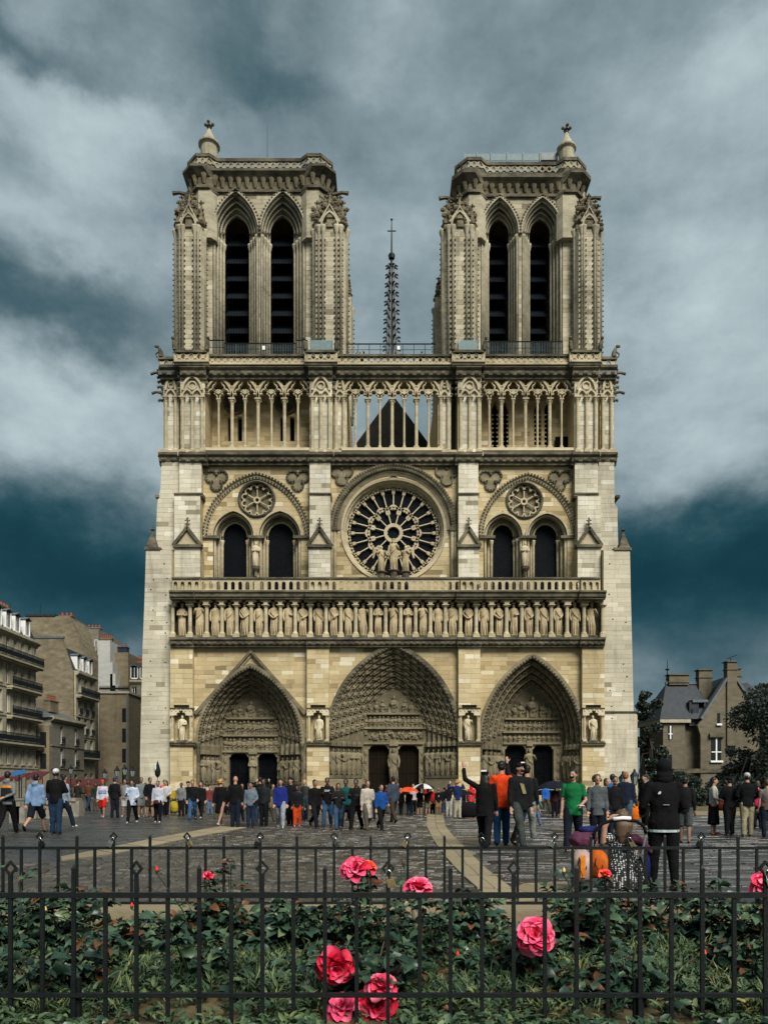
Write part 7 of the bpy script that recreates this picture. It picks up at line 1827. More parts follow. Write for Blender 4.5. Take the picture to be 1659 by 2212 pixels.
mb = MB(); mb.box(-.022, .006, .074, .082, .69, .72); mb.build('back_print', M['white'], people[[i for i, o in enumerate(people) if 'white back print' in o['label']][0]])

for p_, c_ in ((bm[0], 'k'), (gm[0], 'k')):
    mb = MB(); mb.ell((.0, -.052, .884), (.030, .020, .024), 8, 6); mb.ell((.0, -.030, .880), (.034, .03, .026), 8, 6); o = mb.build('beard', HAIR[c_], p_, True); o.rotation_euler = (0, 0, R(10 if p_ is bm[0] else -15) * .6)
patch(bm[0], [(-.02, .968), (.03, .968), (.03, .982), (-.02, .982)], -.058, M['white'], 'cap_emblem')

# ---- things people carry ---------------------------------------------------------------------------------------
def umbrella(px, py, Y, r, cols, lab, tilt=0, zbot=1.0, back=False):
    z = ZP(py, Y); u = thing('umbrella', lab, 'umbrella', (XP(px, Y), Y, 0), R(tilt))
    rib = 8; g = .42 * r
    for k in range(rib):
        q0, q1 = 2 * math.pi * k / rib, 2 * math.pi * (k + 1) / rib; mb = MB(); vs = []; n = 5
        for i in range(n + 1):
            f = i / n; zz = z - g * f ** 2
            vs += [(r * f * math.cos(q0), r * f * math.sin(q0), zz), (r * f * math.cos((q0 + q1) / 2) * (.97 - .03 * f), r * f * math.sin((q0 + q1) / 2) * (.97 - .03 * f), zz + .02 * f), (r * f * math.cos(q1), r * f * math.sin(q1), zz)]
        mb.add(vs, [(3 * i + a, 3 * i + a + 1, 3 * i + a + 4, 3 * i + a + 3) for i in range(n) for a in (0, 1)]); mb.build('panel', cols[k % len(cols)], u, True)
        mb = MB(); mb.tube([(r * f * math.cos(q0), r * f * math.sin(q0), z - g * f * f - .01) for f in (.05, .4, .7, 1.0)], .006, 4); mb.build('rib', M['steel'], u)
    mb = MB(); mb.tube([(0, 0, zbot), (0, 0, z + .07)], .012, 6); mb.build('shaft', M['iron'], u)
    mb = MB(); mb.tube([(0, 0, zbot), (0, 0, zbot - .08), (.03, 0, zbot - .12), (.06, 0, zbot - .09)], .016, 6); mb.build('handle', M['oak'], u)
    return u
OR = cloth(240, 84, 40); umbrella(1204, 2322, 33.0, .52, [OR], 'bright orange open umbrella low over a shoulder', zbot=.9)
umbrella(1249, 2312, 33.3, .56, [cloth(225, 228, 230), cloth(24, 26, 30)], 'black and white panelled umbrella over a couple')
umbrella(1634, 2304, 31.4, .75, [cloth(24, 30, 44)], 'wide dark blue umbrella before the right portal')
umbrella(1375, 2334, 32.5, .42, [cloth(22, 26, 30)], 'small dark umbrella beside the red raincoat')
# folded umbrella held upright by a guide
fu = thing('folded_umbrella', 'half folded black and white guide umbrella held above the crowd', 'umbrella', (XP(466, 36), 36, 0))
mb = MB(); mb.tube([(0, 0, 1.3), (0, 0, 2.55)], .012, 5); mb.build('shaft', M['iron'], fu)
mb = MB(); mb.lathe([(.02, 1.72), (.13, 1.85), (.15, 2.05), (.09, 2.3), (.02, 2.5)], n=8); mb.build('cover', cloth(30, 34, 38), fu); mb = MB(); mb.lathe([(.01, 2.0), (.08, 2.05), (.10, 2.15), (.05, 2.36), (.01, 2.44)], -.09, -.03, 8); mb.build('pale_panel', cloth(215, 220, 224), fu)
def bag(px, py, Y, w, h, d, col, lab, name='bag', strap=True, rz=0):
    b = thing(name, lab, 'bag', (XP(px, Y), Y, ZP(py, Y)), R(rz))
    mb = MB(); mb.loft([(0, 0, -h / 2, w * .36, d * .36), (0, 0, -h * .42, w * .48, d * .5), (0, 0, 0, w * .5, d * .5), (0, 0, h * .4, w * .42, d * .4), (0, 0, h / 2, w * .25, d * .2)], 12); mb.build('pouch', cloth(*col), b, True)
    if strap: mb = MB(); mb.tube([(-w * .3, 0, h * .4), (-w * .15, 0, h * .95), (w * .15, 0, h * .95), (w * .3, 0, h * .4)], .012, 5); mb.build('strap', cloth(*[int(c * .7) for c in col]), b)
    return b
bag(1019, 2378, 24.0, .30, .42, .18, (224, 36, 56), 'red drawstring bag carried in a hand', 'carrier_bag', True)
bag(1273, 2350, 33.6, .34, .46, .18, (196, 40, 40), 'small red backpack on a pale top', 'backpack', False)
bag(1352, 2345, 30.0, .34, .5, .2, (30, 42, 46), 'dark grey backpack over the navy jacket', 'backpack', False)
bag(1874, 2400, 22.0, .26, .42, .12, (244, 120, 24), 'orange plastic carrier bag hanging beside the navy jacket', 'carrier_bag', True)
bag(462, 2366, 26.8, .2, .14, .1, (96, 40, 44), 'small maroon handbag across a white sweatshirt', 'handbag', False)
bag(2124, 2375, 20.6, .22, .3, .12, (150, 66, 40), 'rust brown shoulder bag against the white blazer', 'handbag', True)
bag(516, 2380, 34, .42, .5, .3, (190, 170, 50), 'yellow and green patterned rucksack set down behind the crowd', 'rucksack', False)
sb = thing('suitcase', 'large rounded black suitcase standing on wheels', 'suitcase', (XP(1382, 30.2), 30.2, 0))
mb = MB(); mb.loft([(0, 0, .06, .28, .16), (0, 0, .14, .40, .22), (0, 0, .45, .40, .22), (0, 0, .62, .30, .18), (0, 0, .68, .15, .1)], 14); mb.build('shell', cloth(18, 19, 21), sb, True)
for s in (-1, 1): mb = MB(); mb.tube([(s * .2 - .02, 0, .05), (s * .2 + .02, 0, .05)], .05, 8); mb.build('wheel', M['iron'], sb)
mb = MB(); mb.tube([(-.1, .05, .65), (-.1, .05, .95), (.1, .05, .95), (.1, .05, .65)], .012, 5); mb.build('handle', M['steel'], sb)
x, y, z = hand_pos(gm[0], gm[1], gm[3], 1)
ph = thing('phone', 'white phone in the hand of the green polo shirt', 'phone', (x, y - .02, z + .01), R(30)); mb = MB(); mb.box(-.07, .07, -.035, .035, -.005, .005); mb.build('case', M['white'], ph)
mb = MB(); mb.box(-.36, .36, -.015, .015, -.18, .18); o = mb.build('board', cloth(214, 200, 166)); o.location = (XP(518, 35), 35, 1.28); o.rotation_euler = (R(-20), R(-16), R(15)); tag(o, 'pale unfolded map board held beside the grey hoodie', 'map')
# ================================================================== fenced rose bed
YF, YRr = 4.6, 7.9
# ---- woman crouching beside a pushchair -----------------------------------------------------
def polka():
    s = NT('polka_dress'); mp = s.n('ShaderNodeMapping'); mp.inputs['Scale'].default_value = (1, 1, 1.5); s.l(s.coord('world'), mp.inputs[0])
    v = s.n('ShaderNodeTexVoronoi'); v.inputs['Scale'].default_value = 30; v.inputs['Randomness'].default_value = .35; s.l(mp.outputs[0], v.inputs['Vector'])
    return s.done(s.ramp(v.outputs['Distance'], [(.30, (.62, .63, .62)), (.36, (.010, .010, .012))]), .8)
Yw = 9.9
cw = thing('person', 'person crouching in black and white spotted dress with long brown hair, back turned', 'person', (XP(1838, Yw), Yw, 0), math.pi)
mb = MB(); mb.loft([(0, 0, .10, .17, .2), (0, 0, .25, .2, .22), (0, 0, .45, .15, .15), (0, -.04, .62, .15, .11), (0, -.05, .72, .13, .085), (0, -.05, .77, .05, .05), (0, -.06, .84, .05, .05)], 14)
mb.ell((.0, -.07, .93), (.078, .095, .115), 12, 8)
for s in (-1, 1):
    mb.tube([(s * .09, 0, .25), (s * .14, -.36, .42), (s * .13, -.3, .06)], [.09, .075, .045], 9); mb.ell((s * .13, -.36, .05), (.045, .11, .04), 8, 5)
mb.tube([(.16, -.05, .70), (.27, .0, .62), (.25, .0, .82), (.20, .02, .92)], [.055, .048, .038, .026], 9)
for k in range(4): mb.tube([(.21 - .018 * k, .02, .92), (.18 - .02 * k, .03, .975), (.13 - .02 * k, .03, 1.0)], [.014, .013, .011], 6)
mb.tube([(.215, .02, .91), (.235, .03, .95), (.225, .03, .98)], [.014, .012, .010], 6)
mb.tube([(-.16, -.05, .70), (-.24, -.1, .5), (-.2, -.35, .45)], [.055, .046, .03], 9); mb.ell((-.19, -.4, .45), (.03, .05, .025), 8, 5)
for k in range(4): mb.tube([(-.17 - .014 * k, -.42, .45), (-.17 - .014 * k, -.47, .44), (-.17 - .012 * k, -.49, .41)], [.009, .008, .007], 6)
mb.tube([(-.165, -.40, .455), (-.145, -.43, .465), (-.15, -.46, .46)], [.009, .008, .007], 6)
remesh(mb, 'body', M['skin'], cw, .012)
mb = MB(); mb.loft([(0, .01, .0, .34, .26), (0, .01, .12, .31, .27), (0, 0, .3, .25, .25), (0, 0, .45, .19, .175), (0, -.04, .62, .175, .13), (0, -.05, .72, .15, .1), (0, -.05, .76, .07, .07)], 18)
mb.tube([(.15, -.05, .70), (.25, -.01, .64)], [.07, .065], 9); mb.tube([(-.15, -.05, .70), (-.225, -.09, .54)], [.07, .06], 9); remesh(mb, 'dress', polka(), cw, .014)
mb = MB(); mb.ell((0, -.05, .965), (.098, .112, .10), 12, 8); mb.loft([(.02, .075, .60, .05, .025), (.015, .075, .72, .10, .05), (.0, .055, .86, .115, .07), (0, .0, .96, .10, .09)], 12)
M['streak_hair'] = simple('streaked_hair', (.085, .048, .022), .5, .75, 6, .5, stretch=(7, 7, .5)); remesh(mb, 'hair', M['streak_hair'], cw, .010)
Ys = 9.45
ps = thing('pushchair', 'black framed pushchair with curved handle, loaded with bags and purple blankets', 'pushchair', (XP(1830, Ys), Ys, 0))
def ph_(px, py, dy=0): return (XP(px, Ys + dy) - XP(1830, Ys), dy, ZP(py, Ys + dy))
mb = MB(); mb.tube([ph_(1748, 2476), ph_(1756, 2450), ph_(1772, 2432), ph_(1800, 2422), ph_(1838, 2418), ph_(1876, 2423), ph_(1898, 2436), ph_(1905, 2460)], .022, 8); mb.build('handle', cloth(20, 20, 22), ps, True)
mb = MB(); mb.tube([ph_(1808, 2417, -.015), ph_(1838, 2414, -.015), ph_(1860, 2415, -.015)], .026, 8); mb.build('white_grip', M['white'], ps, True)
for a, b in (((1748, 2474), (1738, 2600)), ((1905, 2458), (1893, 2520))):
    mb = MB(); mb.tube([ph_(*a), ph_(*b, .05)], .014, 7); mb.build('push_bar', M['steel'], ps)
for px in (1715, 1912):
    for dy in (-.05, .55):
        mb = MB(); x, y, z = ph_(px, 2600, dy); n = 14; mb.tube([(x, y + .11 * math.cos(2 * math.pi * k / n), .125 + .11 * math.sin(2 * math.pi * k / n)) for k in range(n + 1)], .018, 6); mb.tube([(x - .03, y, .125), (x + .03, y, .125)], .03, 6); mb.build('wheel', M['iron'], ps)
for px in (1718, 1908): mb = MB(); x, y, z = ph_(px, 2600); mb.tube([(x, -.05, .125), (x, .25, .45), (x, .55, .125)], .014, 6); mb.build('leg', M['iron'], ps)
mb = MB(); a, b = ph_(1712, 2600)[0], ph_(1780, 2600)[0]; mb.box(a, b, .05, .5, .2, .25); mb.build('basket', cloth(26, 26, 28), ps)
mb = MB(); x, y, z = ph_(1722, 2480); mb.ell((x, .12, z), (.17, .16, .10), 12, 7); mb.ell((x + .1, .16, z + .03), (.12, .12, .08), 10, 6); remesh(mb, 'purple_blanket', cloth(96, 52, 76), ps, .014)
mb = MB(); x, y, z = ph_(1890, 2486); mb.ell((x - .03, .2, z + .03), (.10, .12, .07), 10, 6); mb.tube([(x, .15, z + .02), (x + .1, .1, z - .06), (x + .17, .08, z - .14)], [.06, .05, .02], 8); remesh(mb, 'purple_cover', cloth(90, 50, 72), ps, .014)
mb = MB(); x, y, z = ph_(1750, 2452); mb.ell((x, .2, z), (.14, .1, .055), 10, 6); remesh(mb, 'blue_cloth', cloth(34, 42, 100), ps, .014)
mb = MB(); mb.tube([ph_(1906, 2505, .1), ph_(1908, 2550, .1), ph_(1909, 2605, .1)], [.03, .045, .04], 8, flat=.3); mb.build('blue_strap', cloth(26, 36, 110), ps, True)
def sack(px, py0, py1, w, col, lab, dy):
    x, y, z0 = ph_(px, py1, dy); z1 = ph_(px, py0, dy)[2]; b = thing('carrier_bag', lab, 'bag', (ps.location.x + x, Ys + dy, z0))
    h = z1 - z0; mb = MB(); mb.loft([(0, 0, 0, w * .35, .06), (0, 0, h * .12, w * .5, .11), (w * .05, 0, h * .5, w * .52, .12), (0, 0, h * .85, w * .4, .08), (-w * .05, 0, h, w * .22, .04)], 14)
    for v in range(len(mb.v)): x_, y_, z_ = mb.v[v]; mb.v[v] = (x_ + random.gauss(0, .008), y_ + random.gauss(0, .012), z_)
    mb.build('sack', cloth(*col), b, True); mb = MB(); mb.tube([(-w * .15, -.05, h * .9), (-w * .3, -.12, h * .55), (-w * .1, -.13, h * .2), (w * .1, -.12, h * .45), (w * .1, -.05, h * .9)], .007, 5); mb.build('cord', cloth(24, 22, 22), b)
sack(1716, 2506, 2600, .26, (196, 170, 160), 'pale bag with orange band hung on the pushchair', -.02); sack(1764, 2508, 2590, .24, (200, 98, 34), 'bright orange cloth bag hung on the pushchair', -.08)
mb = MB(); x = ps.location.x + ph_(1702, 2520)[0]; mb.box(-.03, .03, -.005, .005, 0, .28); o = mb.build('band', cloth(240, 140, 40)); o.parent = [q for q in bpy.data.objects if q.name.startswith('carrier_bag') and 'orange band' in q.get('label', '')][0]; o.location = (-.02, -.125, .06)

# ---- soil, kerb ------------------------------------------------------------------------------------
mb = MB(); nx, ny = 60, 40; vs = []; rg = np.random.default_rng(3)
gx = np.linspace(-7, 7, nx); gy = np.linspace(2.2, YRr - .32, ny); H_s = rg.uniform(.0, .05, (ny, nx))
for j in range(ny):
    for i in range(nx): vs.append((gx[i], gy[j], -.14 + H_s[j, i] * (0 if j in (0, ny - 1) else 1)))
mb.add(vs, [(j * nx + i, j * nx + i + 1, (j + 1) * nx + i + 1, (j + 1) * nx + i) for j in range(ny - 1) for i in range(nx - 1)]); kind(mb.build('flower_bed_soil', M['soil'], None, True), 'structure')
mb = MB(); mb.add([(-700, -60, -.17), (700, -60, -.17), (700, 7.62, -.17), (-700, 7.62, -.17)], [(0, 1, 2, 3)]); kind(mb.build('garden_ground', M['soil']), 'structure')
kb = link('kerb', None); kind(kb, 'structure')
for k in range(14):
    x = -7 + k; mb = MB(); z = .115 + random.uniform(0, .006); mb.box(x + .005, x + .995, YRr - .33, YRr + .05, -.17, z - .012); mb.box(x + .015, x + .985, YRr - .32, YRr + .04, z - .012, z)
    mb.t = [random.uniform(.3, .8)] * len(mb.f); mb.build('kerb_stone', M['strip'], kb)

# ---- fences -----------------------------------------------------------------------------------------
def fence(label, Y, px_first, step, py_rail, py_low, py_tip, half, zfoot):
    f = thing('garden_fence', label, 'fence', (0, Y, 0)); zr, zl, zt = ZP(py_rail, Y), ZP(py_low, Y), ZP(py_tip, Y)
    s = step * Y / 2182; x0 = XP(px_first, Y); b = .012 if Y < 6 else .0135
    for z, h in ((zr, .0165 if Y < 6 else .015), (zl, .013)):
        mb = MB(); mb.box(-7.2, 7.2, -.016, .016, z - h, z + h); mb.build('rail', M['iron'], f)
    def bar(z1): mb = MB(); mb.box(-b, b, -b * .8, b * .8, zfoot, z1); return mb
    short = bar(zr - .0155).mesh('picket', M['iron'])
    m = bar(zt - .02); m.plan([(-b, -b * .8), (b, -b * .8), (b, b * .8), (-b, b * .8)], zt - .02, zt, .2); spike = m.mesh('spiked_picket', M['iron'])
    plain = bar(zt - .055).mesh('tall_picket', M['iron'])
    m = MB(); r = .033; c = zt - .02; m.sweep([(0, c - r * 1.25), (-r, c), (0, c + r * 1.25), (r, c)], rect_prof(-.009, .009, -.011, .011), True); dia = m.mesh('diamond_tip', M['iron'])
    k0 = int((-7 - x0) / s) - 1; dpos = []
    for k in range(k0, k0 + int(14.5 / s) + 2):
        x = x0 + k * s
        if abs(x) > 7.1: continue
        x += random.uniform(-.003, .003)
        if k % 4 == 0: inst('spiked_picket', spike, f, (x, 0, 0))
        elif k % 4 == 2:
            o = inst('tall_picket', plain, f, (x, 0, 0)); inst('diamond_tip', dia, o, (0, 0, 0), random.uniform(-.15, .15)); dpos.append((x, Y, c))
        else: inst('picket', short, f, (x, 0, 0))
        if k % 18 == 0:
            mb = MB(); mb.box(x - .03, x + .03, .02, .05, -.17, zl + .1); mb.build('stay', M['iron'], f)
    return dpos
dr = fence('low black iron fence at the far edge of the rose bed, hung with padlocks', YRr, 10.8, 54.15, 2502, 2664, 2463, 4.3, .1)
df = fence('low black iron fence along the near edge of the rose bed', YF, 219, 92.6, 2641, 2936, 2553, 2.6, -.2)
def lock_mesh(mat):
    mb = MB(); mb.box(-.024, .024, -.009, .009, -.095, -.047); mb.box(-.02, .02, -.012, .012, -.09, -.052); return mb.mesh('lock_body', mat)
LB = [lock_mesh(M['brass']), lock_mesh(M['chrome']), lock_mesh(M['iron'])]
mb = MB(); mb.tube([(-.015, 0, -.05), (-.015, 0, -.012), (-.008, 0, .002), (.008, 0, .002), (.015, 0, -.012), (.015, 0, -.05)], .0042, 6); SH = mb.mesh('shackle', M['chrome'], True)
def padlock(x, y, z, ang, k, lab, s=1.0, grp='padlocks on the far fence'):
    p = thing('padlock', lab, 'padlock', (x, y - .02, z - .012), 0, grp); p.rotation_euler = (R(6), R(ang), R(ang * .6)); p.scale = (s, s, s)
    inst('lock_body', LB[k], p); inst('shackle', SH, p)
for i, (x, y, z) in enumerate(dr):
    if abs(x) < 4.4:
        for a, k in (((28, (0, 2, 1)[i % 3]),)): padlock(x, y, z, a * (1 if i % 2 else -1), k, ('brass padlock hanging tilted from a fence diamond', 'steel padlock hanging tilted from a fence diamond', 'dark padlock hanging tilted from a fence diamond')[k], 1.1)
for i, (x, y, z) in enumerate(df):
    if abs(x - XP(1138, YF)) < .1: padlock(x, y, z, -14, 0, 'brass padlock on the near fence beside the tall pink rose', 1.1, 'padlocks on the near fence')
    if abs(x - XP(2243, YF)) < .25: padlock(x, y, z, -20, 1, 'steel padlock on the near fence beside the last pink rose', 1.1, 'padlocks on the near fence')

# ---- leaves ------------------------------------------------------------------------------------------
def leaf_shader(name, stops, rough=.38):
    s = NT(name); col = s.ramp(s.attr(), stops); s.bump(s.noise(60, 3, .6), .3, .004)
    return s.done(col, rough, 0, .4)
M['rose_leaf'] = leaf_shader('rose_leaf', [(0, (.008, .022, .016)), (.4, (.024, .056, .034)), (.7, (.055, .098, .050)), (.93, (.12, .16, .08)), (.95, (.085, .032, .015)), (1, (.13, .055, .022))])
M['weed_leaf'] = leaf_shader('weed_leaf', [(0, (.014, .034, .018)), (.5, (.050, .088, .038)), (.85, (.11, .155, .06)), (1, (.24, .22, .075))], .55)
M['stem'] = simple('rose_stem', (.028, .040, .018), .6, .4, 10); M['stem_red'] = simple('young_stem', (.07, .03, .016), .6, .4, 10)
def leaflets(P0, D, Lg, W, rng, droop=.25, fold=.25):
    """folded, pointed leaves: base points, directions, lengths, widths -> verts, quads"""
    n = len(P0); D = D / (np.linalg.norm(D, axis=1)[:, None] + 1e-9)
    up = np.tile([0, 0, 1.0], (n, 1)) + rng.normal(0, .45, (n, 3)); S = np.cross(D, up); S /= np.linalg.norm(S, axis=1)[:, None] + 1e-9; Nn = np.cross(S, D)
    L_ = Lg[:, None]; W_2 = W[:, None]
    m1 = P0 + D * L_ * .38 + Nn * L_ * .05; m2 = P0 + D * L_ * .75 - Nn * L_ * droop * .2; tip = P0 + D * L_ - Nn * L_ * droop
    a1, b1 = m1 + S * W_2 * .5 + Nn * W_2 * fold, m1 - S * W_2 * .5 + Nn * W_2 * fold
    a2, b2 = m2 + S * W_2 * .36 + Nn * W_2 * fold * .6, m2 - S * W_2 * .36 + Nn * W_2 * fold * .6
    V = np.stack([P0, a1, m1, b1, a2, m2, b2, tip], 1).reshape(-1, 3); o = (np.arange(n) * 8)[:, None]
    Q = np.concatenate([o + np.array(q) for q in ((0, 1, 2, 2), (0, 2, 3, 3), (1, 4, 5, 2), (2, 5, 6, 3), (4, 7, 5, 5), (5, 7, 6, 6))])
    tri = np.concatenate([o + np.array(q) for q in ((0, 1, 2), (0, 2, 3), (1, 4, 5), (1, 5, 2), (2, 5, 6), (2, 6, 3), (4, 7, 5), (5, 7, 6))])
    return V, tri
def foliage(name, P0, D, Lg, W, mat, parent, rng, tint):
    V, T = leaflets(P0, D, Lg, W, rng); n = len(P0)
    return link(name, np_mesh(name, V, T, mat, True, np.tile(tint, 8)), parent)
def rose_bush(x, y, h, ns, label, seed, spread=.35, red=.06, leaf=.085, density=9, group='leafy rose bushes in the bed'):
    b = thing('rose_bush', label, 'rose bush', (x, y, -.12), 0, group); rg = random.Random(seed); rn = np.random.default_rng(seed)
    P0, D, Lg = [], [], []; mb = MB()
    for k in range(ns):
        q = rg.uniform(0, 6.28); r = spread * rg.uniform(.3, 1); hh = h * rg.uniform(.55, 1.05)
        p = [V3(0, 0, 0), V3(r * .4 * math.cos(q), r * .4 * math.sin(q), hh * .45), V3(r * math.cos(q), r * math.sin(q), hh)]
        mb.tube(p, [.010, .008, .004], 5)
        for j in range(density):
            f = rg.uniform(.15, 1.0); a = p[0].lerp(p[1], f * 2) if f < .5 else p[1].lerp(p[2], f * 2 - 1)
            t = rg.uniform(0, 6.28); st = V3(math.cos(t), math.sin(t), rg.uniform(-.1, .45)).normalized(); sd = st.cross(V3(0, 0, 1)).normalized(); ln = leaf * rg.uniform(.8, 1.3)
            for (al, sg) in ((.45, -1), (.45, 1), (.85, -1), (.85, 1), (1.25, 0)):
                bp = a + st * leaf * al * 1.1; P0.append(bp); D.append((st * .6 + sd * sg * .9) if sg else st); Lg.append(ln * (1.15 if sg == 0 else .9))
    mb.build('stems', M['stem'], b)
    P0, D, Lg = np.array([tuple(p) for p in P0]), np.array([tuple(d) for d in D]), np.array(Lg)
    tint = np.clip(rn.normal(.42, .22, len(P0)), 0, .92); tint[rn.uniform(size=len(P0)) < red] = .98
    foliage('foliage', P0, D, Lg, Lg * .68, M['rose_leaf'], b, rn, tint)
    return b
# ---- roses ---------------------------------------------------------------------------------------------
def petal_mat(name, a, b_, c):
    """deep colour at the claw, paler towards the lip, each petal a little different"""
    s = NT(name); f = s.n('ShaderNodeObjectInfo').outputs['Random']; xyz = s.n('ShaderNodeSeparateXYZ'); s.l(s.coord(), xyz.inputs[0])
    g = s.math('ADD', s.math('MULTIPLY', f, .45), s.math('ADD', s.math('MULTIPLY', s.noise(30, 3, .6), .25), s.math('MULTIPLY', xyz.outputs[2], .38)))
    m = s.done(s.ramp(g, [(.25, a), (.6, b_), (1.0, c)]), .6, 0, .2); s.b.inputs['Subsurface Weight'].default_value = .25; s.b.inputs['Subsurface Radius'].default_value = (.012, .004, .004); return m
M['petal_pink'] = petal_mat('pink_petal', (.62, .015, .075), (.82, .075, .19), (.90, .26, .36)); M['petal_red'] = petal_mat('red_petal', (.36, .005, .018), (.66, .014, .055), (.80, .07, .13)); M['petal_coral'] = petal_mat('coral_petal', (.62, .03, .015), (.80, .07, .04), (.85, .16, .07))
def petal_mesh(seed, mat):
    rg = random.Random(seed); nu, nv = 7, 6; vs = []
    for j in range(nv):
        v = j / (nv - 1); w = .60 * math.sin(math.pi * (.10 + .72 * v)) ** .75
        for i in range(nu):
            u = -1 + 2 * i / (nu - 1); zz = v - .10 * u * u * v + rg.gauss(0, .015) * v
            vs.append((u * w, -.30 * (1 - u * u) * math.sin(math.pi * min(v, .8)) * .6 + .34 * max(v - .62, 0) ** 1.3 * -3.2 + .22 * u * u + rg.gauss(0, .018) * v, zz))
    mb = MB(); mb.add(vs, [(j * nu + i, j * nu + i + 1, (j + 1) * nu + i + 1, (j + 1) * nu + i) for j in range(nv - 1) for i in range(nu - 1)])
    return mb.mesh('petal', mat, True)
PM = {k: [petal_mesh(s, M['petal_' + k]) for s in range(3)] for k in ('pink', 'red', 'coral')}
def rose_head(bush, px, py, Y, dia, col='pink', axis=(0, -.7, .7), seed=0, n=26, stem_from=None):
    c = V3(XP(px, Y), Y, ZP(py, Y)); loc = c - bush.location; rg = random.Random(seed + 99); r = dia / 2
    ro = part('rose', bush, loc); ax = V3(*axis).normalized(); ro.rotation_mode = 'QUATERNION'; ro.rotation_quaternion = ax.to_track_quat('Z', 'Y')
    for k in range(n):
        f = k / (n - 1); th = k * 2.39996 + rg.uniform(-.2, .2); tilt = R(6 + 84 * f ** .9) + rg.gauss(0, .08); ln = r * (.55 + .62 * f)
        col_k = col if rg.random() > .18 else ('red' if col == 'pink' else 'pink' if col == 'red' else 'red')
        o = inst('petal', PM[col_k][k % 3], ro, (r * .10 * f * math.cos(th), r * .10 * f * math.sin(th), -r * .30 - r * .12 * f), 0, 1)
        o.rotation_euler = (Matrix.Rotation(th + math.pi / 2, 3, 'Z') @ Matrix.Rotation(tilt, 3, 'X')).to_euler(); s = ln * 1.0; o.scale = (s * rg.uniform(.8, 1.0), s, s * rg.uniform(.9, 1.08))
    mb = MB()
    for k in range(5):
        q = k * 1.257; mb.add([(0, 0, -r * .45), (r * .3 * math.cos(q - .35), r * .3 * math.sin(q - .35), -r * .5), (r * .75 * math.cos(q), r * .75 * math.sin(q), -r * .75), (r * .3 * math.cos(q + .35), r * .3 * math.sin(q + .35), -r * .5)], [(0, 1, 2, 3)])
    mb.build('sepals', M['rose_leaf'], ro)
    mb = MB(); p0 = c - ax * r * .45 - bush.location; gnd = V3(p0.x * .35, p0.y * .35 + .05, 0); mid = p0.lerp(gnd, .45) + V3(.03, .03, .05)
    if stem_from is not None: gnd = V3(*stem_from)
    mb.tube([p0, p0 - ax * .06, mid, gnd], [.006, .006, .007, .009], 6); mb.build('flower_stem', M['stem_red' if seed % 2 else 'stem'], bush)
    rn = np.random.default_rng(seed + 5); P0, D = [], []
    for k in range(26):
        f = rg.uniform(.05, .75); a = p0.lerp(mid, f * 1.4) if f < .7 else mid.lerp(gnd, f - .5); t = rg.uniform(0, 6.28); P0.append(tuple(a)); D.append((math.cos(t), math.sin(t), rg.uniform(-.3, .3)))
    Lg = rn.uniform(.06, .12, len(P0)); ti = np.clip(rn.normal(.4, .2, len(P0)), 0, .9); ti[rn.uniform(size=len(P0)) < .25] = .98
    foliage('stem_leaves', np.array(P0), np.array(D), Lg, Lg * .65, M['rose_leaf'], bush, rn, ti)
    return ro
def bud(bush, px, py, Y, s, col, lab=None):
    c = V3(XP(px, Y), Y, ZP(py, Y)) - bush.location; b = part('bud', bush, c)
    mb = MB(); mb.lathe([(.004, -s), (s * .45, -s * .5), (s * .5, 0), (s * .3, s * .6), (.002, s)], n=8); mb.build('bud_petals', col, b, True)
    mb = MB(); mb.lathe([(.004, -s * 1.15), (s * .3, -s), (s * .5, -s * .45), (s * .53, -.1 * s)], n=7); mb.build('calyx', M['stem'], b)
    mb = MB(); mb.tube([c - V3(0, 0, s), c * .6 + V3(.02, 0, -.05), V3(c.x * .3, c.y * .3, 0)], [.005, .006, .008], 5); mb.build('flower_stem', M['stem'], bush)
PK, RD, CO, YE = M['petal_pink'], M['petal_red'], M['petal_coral'], simple('yellow_bud', (.50, .36, .12), .5, .3, 20)
b1 = rose_bush(XP(1062, 6.4), 6.5, .52, 9, 'rose bush bearing a tall pink bloom with a coral red bloom beside it', 101, .3, .1); rose_head(b1, 1044, 2554, 6.2, .215, 'pink', (-.15, -.75, .6), 1); rose_head(b1, 1094, 2550, 6.3, .125, 'coral', (.4, -.5, .7), 2, 18)
b2 = rose_bush(XP(1240, 5.9), 6.0, .48, 8, 'rose bush bearing one open pink bloom level with the near rail', 102, .3, .08); rose_head(b2, 1237, 2604, 5.7, .20, 'pink', (.1, -.4, .9), 3, 20); bud(b2, 1190, 2545, 6.2, .03, M['stem_red'])
b3 = rose_bush(XP(1590, 5.4), 5.6, .40, 8, 'rose bush bearing one large ruffled pink bloom behind the fence', 103, .32, .1); rose_head(b3, 1581, 2758, 5.2, .245, 'pink', (-.1, -.9, .35), 4, 30); rose_head(b3, 1553, 2727, 5.35, .10, 'red', (-.3, -.6, .5), 5, 12)
b4 = rose_bush(XP(1000, 5.0), 5.2, .30, 7, 'rose bush with a drooping red and pink bloom near the bottom rail', 104, .3, .06); rose_head(b4, 992, 2862, 4.78, .225, 'red', (.1, -.85, -.15), 6, 28); rose_head(b4, 1004, 2962, 4.70, .18, 'pink', (-.2, -.6, .6), 8, 22)
b5 = rose_bush(XP(1130, 5.0), 5.15, .30, 7, 'rose bush with large pink blooms crossing the bottom rail', 105, .3, .06); rose_head(b5, 1128, 2893, 4.76, .21, 'pink', (.15, -.35, .9), 7, 22); rose_head(b5, 1112, 2968, 4.72, .225, 'red', (.0, -.85, .2), 9, 26)
